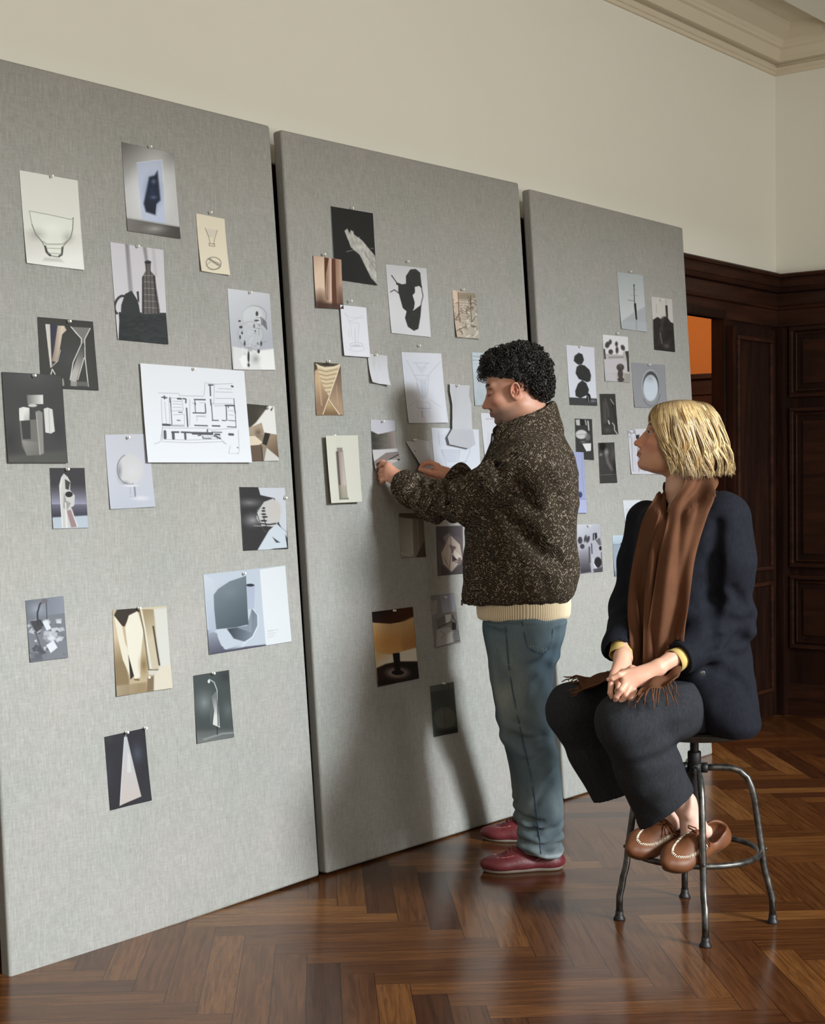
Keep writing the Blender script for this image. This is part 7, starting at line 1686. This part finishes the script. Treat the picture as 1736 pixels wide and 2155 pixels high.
# ---- scarf: roll behind the neck, two hanging ends with fringes
M_scarf = NT('brown_wool_scarf', .92, .12)
v_ = M_scarf.coords('Object')
M_scarf.color(M_scarf.mix(M_scarf.noise(v_, 14, 3), s2l((78, 50, 35)), s2l((106, 70, 49))))
M_scarf.bump(M_scarf.noise(M_scarf.coords('Object', (1, 1, .4)), 260, 4), .5, .0010)
def fold(n, A, ph=0, A0=.3):
    return lambda u, t: A*(A0+(1-A0)*np.minimum(1, t*3+.3))*np.sin(2*math.pi*n*u+ph+.8*np.sin(t*5))+.004*np.sin(9*t+4*u)
def strip(cpts, widths, n, A, ph, name_pts=None, nu=44):
    C = np.array([q(*p) for p in cpts]); W_ = np.array(widths)
    fn = fold(n, A, ph); R = ribbon(C, W_, nu, fn, .004)
    u = np.linspace(-.5, .5, nu)[None, :]; t = np.linspace(0, 1, 60)[:, None]
    return (R[0], R[1], R[2], np.broadcast_to(fn(u, t), (60, nu)).ravel())
bits = []
def drape_top(b):
    P = b[0]
    for i in range(len(P)):
        ix = int(round((P[i, 0]-VT.lo[0])/VT.h)); iy = int(round((P[i, 1]-VT.lo[1])/VT.h))
        if not (0 <= ix < VT.n[0] and 0 <= iy < VT.n[1]): continue
        z_ = np.where(VT.D[ix, iy, :] < 0)[0]
        if len(z_): P[i, 2] = max(P[i, 2], VT.lo[2]+VT.h*z_[-1]+.006+max(0, b[3][i]+.004))
    return b
inside = VC.D < 0; has = inside.any(1); DM = np.where(has, VC.lo[1]+VC.h*inside.argmax(1), 9.0)     # front depth of the coat
def smooth_map(M, has, n=10):
    for _ in range(n):
        A = np.where(has, M, 0); W_ = has.astype(float); S_ = A.copy(); T_ = W_.copy()
        for ax in (0, 1):
            for k in (-1, 1): S_ = S_+np.roll(A, k, ax); T_ = T_+np.roll(W_, k, ax)
        M = np.where(has, S_/np.maximum(T_, 1), 9.0)
    return M
DS = np.minimum(smooth_map(DM, has, 6), DM+.004)
def drape(b, gap=.004, zcut=None):
    P, fo = b[0].reshape(60, 44, 3), b[3].reshape(60, 44)
    sh = np.zeros((60, 44))
    for a in range(60):
        for c in range(44):
            ix = int(round((P[a, c, 0]-VC.lo[0])/VC.h)); iz = int(round((P[a, c, 2]-VC.lo[2])/VC.h))
            if 0 <= ix < VC.n[0] and 0 <= iz < VC.n[2] and has[ix, iz]:
                d = max(0, P[a, c, 1]-(DS[ix, iz]-.010-gap-max(0, fo[a, c])))
                if zcut is not None and P[a, c, 2] < zcut and d > .05: d = 0
                sh[a, c] = d
    m = sh.copy()
    for _ in range(14):
        p = np.pad(m, 1, mode='edge'); m2 = (p[:-2, 1:-1]+p[2:, 1:-1]+p[1:-1, :-2]+p[1:-1, 2:]+m)/5; m = np.maximum(m2, sh*.97) if _ < 9 else m2
    P[..., 1] -= np.maximum(m, sh*.9)
    return (P.reshape(-1, 3),)+b[1:]
near_c = [(1470, 1002, -.052), (1469, 1022, -.068), (1451, 1060, -.11), (1440, 1100, -.15), (1423, 1180, -.18), (1410, 1270, -.195), (1398, 1340, -.18), (1392, 1388, -.17)]
near_w = [(.085, .045, .004), (.092, .045, .004), (.105, .03, 0), (.100, .01, 0), (.096, .0, 0), (.100, -.01, 0), (.095, -.01, 0), (.080, -.01, 0)]
bits.append(drape(strip(near_c, near_w, 1.55, .0120, .2), .006, q(1400, 1330, -.2)[2]))
far_c = [(1393, 1038, .01), (1386, 1060, -.03), (1374, 1100, -.06), (1360, 1180, -.08), (1351, 1260, -.10), (1350, 1340, -.12), (1350, 1412, -.13)]
far_w = [(.020, .01, .008), (.038, .0, .004), (.058, -.02, 0), (.064, -.03, 0), (.066, -.03, 0), (.068, -.03, 0), (.070, -.03, 0)]
bits.append(drape(strip(far_c, far_w, 1.3, .0100, 2.0), .003, q(1400, 1330, -.2)[2]))
back_c = [(1396, 1034, .095), (1440, 1010, .098), (1486, 1006, .055), (1500, 1020, .0), (1482, 1052, -.065)]
back_w = [(0, 0.0, .05), (0, .01, .055), (.01, .01, .058), (.02, .02, .058), (.035, .0, .05)]
bits.append(strip(back_c, back_w, 1.4, .008, .5))
# inner layer down the chest
in_c = [(1404, 1078, -.09), (1396, 1120, -.12), (1386, 1180, -.150), (1378, 1280, -.165), (1376, 1412, -.17)]
bits.append(drape(strip(in_c, [(.040, 0, .0), (.046, 0, 0), (.055, 0, 0), (.06, 0, 0), (.06, 0, 0)], 1.5, .006, 1.0), .0, q(1400, 1330, -.2)[2]))
# tails lying on the thighs
tail_n = [(1404, 1404, -.205), (1400, 1418, -.255), (1390, 1434, -.300), (1378, 1448, -.330)]
bits.append(drape_top(strip(tail_n, [(.075, -.0, .018), (.090, -.0, .026), (.100, 0, .028), (.10, .0, .022)], 1.6, .006, .3)))
tail_f = [(1330, 1404, .01), (1296, 1416, .005), (1258, 1430, .0), (1222, 1446, .0)]
bits.append(drape_top(strip(tail_f, [(.0, -.10, .0), (.0, -.11, -.0), (.01, -.12, -.0), (.02, -.13, -.0)], 1.4, .005, .3)))
Vs, Fs, n0 = [], [], 0
for P, f in [b[:2] for b in bits]: Vs.append(P); Fs.append(f+n0); n0 += len(P)
me = mesh_from(np.concatenate(Vs), np.concatenate(Fs), 'scarf')
sc_ = link('scarf', me, M_scarf, woman, smooth=True)
sm2 = sc_.modifiers.new('thickness', 'SOLIDIFY'); sm2.thickness = .004; sm2.offset = 0
mb = MB(); rs = np.random.default_rng(8)
(Cn, An, Nn_) = bits[4][2]; (Cf, Af, Nf_) = bits[5][2]
for i in range(15):
    u = -.5+i/14; p = bits[4][0].reshape(60, 44, 3)[-1][int(i*43/14)]
    L_ = rs.uniform(.035, .060); dr = unit(np.array([-.35+.9*(u+.2)+rs.normal()*.15, -.25, -1.0+.35*rs.random()]))
    mb.tube([p, p+dr*L_*.3+rs.normal(size=3)*.002, p+dr*L_*.65+rs.normal(size=3)*.003, p+dr*L_+rs.normal(size=3)*.004], [.0018, .0020, .0019, .0014], 5)
mb.build('fringe', M_scarf, sc_, smooth=True); mb = MB()
for i in range(15):
    u = -.5+i/14; p = bits[5][0].reshape(60, 44, 3)[-1][int(i*43/14)]
    L_ = rs.uniform(.03, .05); dr = unit(np.array([-.75, -.30*u, -.16-.2*rs.random()]))
    mb.tube([p, p+dr*L_*.35+rs.normal(size=3)*.002, p+dr*L_*.7+rs.normal(size=3)*.003, p+dr*L_+rs.normal(size=3)*.003], [.0018, .0020, .0019, .0014], 5)
mb.build('fringe', M_scarf, sc_, smooth=True)

# ---- moccasins
M_moc = NT('tan_leather', .52, .4); M_moc.color(M_moc.mix(M_moc.noise(M_moc.coords('Object'), 24, 3), s2l((84, 48, 29)), s2l((126, 78, 48))))
M_moc.bump(M_moc.noise(M_moc.coords('Object'), 130, 3), .3, .001)
wm = dict(upper=M_moc, sole=NT('brown_gum_sole', .6, .3, color=s2l((92, 74, 58))), lace=NT('rawhide_lace', .7, .3, color=s2l((122, 72, 46))), stitch=NT('white_stitch', .7, .3, color=s2l((232, 218, 196))))
shoe('moccasin', woman, q(1516, 1762, -.03), q(1392, 1834, -.185), (-.35, -1.25, 1), .243, .096, wm, 'moc')
shoe('moccasin', woman, q(1448, 1742, .05), q(1312, 1806, -.10), (-.35, -1.25, 1), .243, .096, wm, 'moc')
# ================================================================== LIGHT
SC.view_settings.view_transform = 'Standard'
try: SC.view_settings.look = 'None'
except Exception: pass
SC.view_settings.gamma = 1
SC.view_settings.use_curve_mapping = False
SC.view_settings.exposure = 0.0
def area(name, loc, target, sx, sy, power, color, spread=180):
    L = bpy.data.lights.new(name, 'AREA'); L.shape = 'RECTANGLE'; L.size = sx; L.size_y = sy
    L.energy = power; L.color = color; L.spread = math.radians(spread)
    o = bpy.data.objects.new(name, L); COL.objects.link(o)
    d = Vector(target)-Vector(loc)
    o.matrix_world = Matrix.Translation(loc) @ d.to_track_quat('-Z', 'Y').to_matrix().to_4x4()
    return o
area('sky_daylight', (1.7, -12.0, 5.25), (2.3, 0, 1.4), 2.5, 1.8, 2600, (.86, .95, 1.0))
area('window_skylight', (2.4, Y_NEAR+.02, 2.0), (2.4, 0, 2.0), 2.8, 2.6, 54, (1.0, .97, .90))  # added warm fill lamp just inside the wide window, lifts the ambient
area('window_skylight_left', (-1.5, Y_NEAR+.02, 2.0), (-1.5, 0, 2.0), 1.7, 2.6, 58, (1.0, .97, .90))  # second added fill lamp, inside the left window
area('window_ground_bounce', (3.0, Y_NEAR+.03, 1.0), (4.2, -1.2, 3.6), 2.6, .9, 34, (1.0, .97, .90), 130)  # added fill aimed up to brighten ceiling and upper walls
L = bpy.data.lights.new('lamp_beyond', 'POINT'); L.energy = 42; L.color = (1, .82, .6); L.shadow_soft_size = .2  # unseen point lamp added so the orange room is lit
o = bpy.data.objects.new('lamp_beyond', L); COL.objects.link(o); o.location = (5.2, 1.5, 2.6)
w = bpy.data.worlds.new('daylight'); SC.world = w; w.use_nodes = True
w.node_tree.nodes['Background'].inputs[0].default_value = (.95, .93, .88, 1)
w.node_tree.nodes['Background'].inputs[1].default_value = .35
SC.cycles.use_denoising = True
SC.cycles.max_bounces = 7
SC.cycles.use_adaptive_sampling = True
SC.cycles.adaptive_threshold = .02
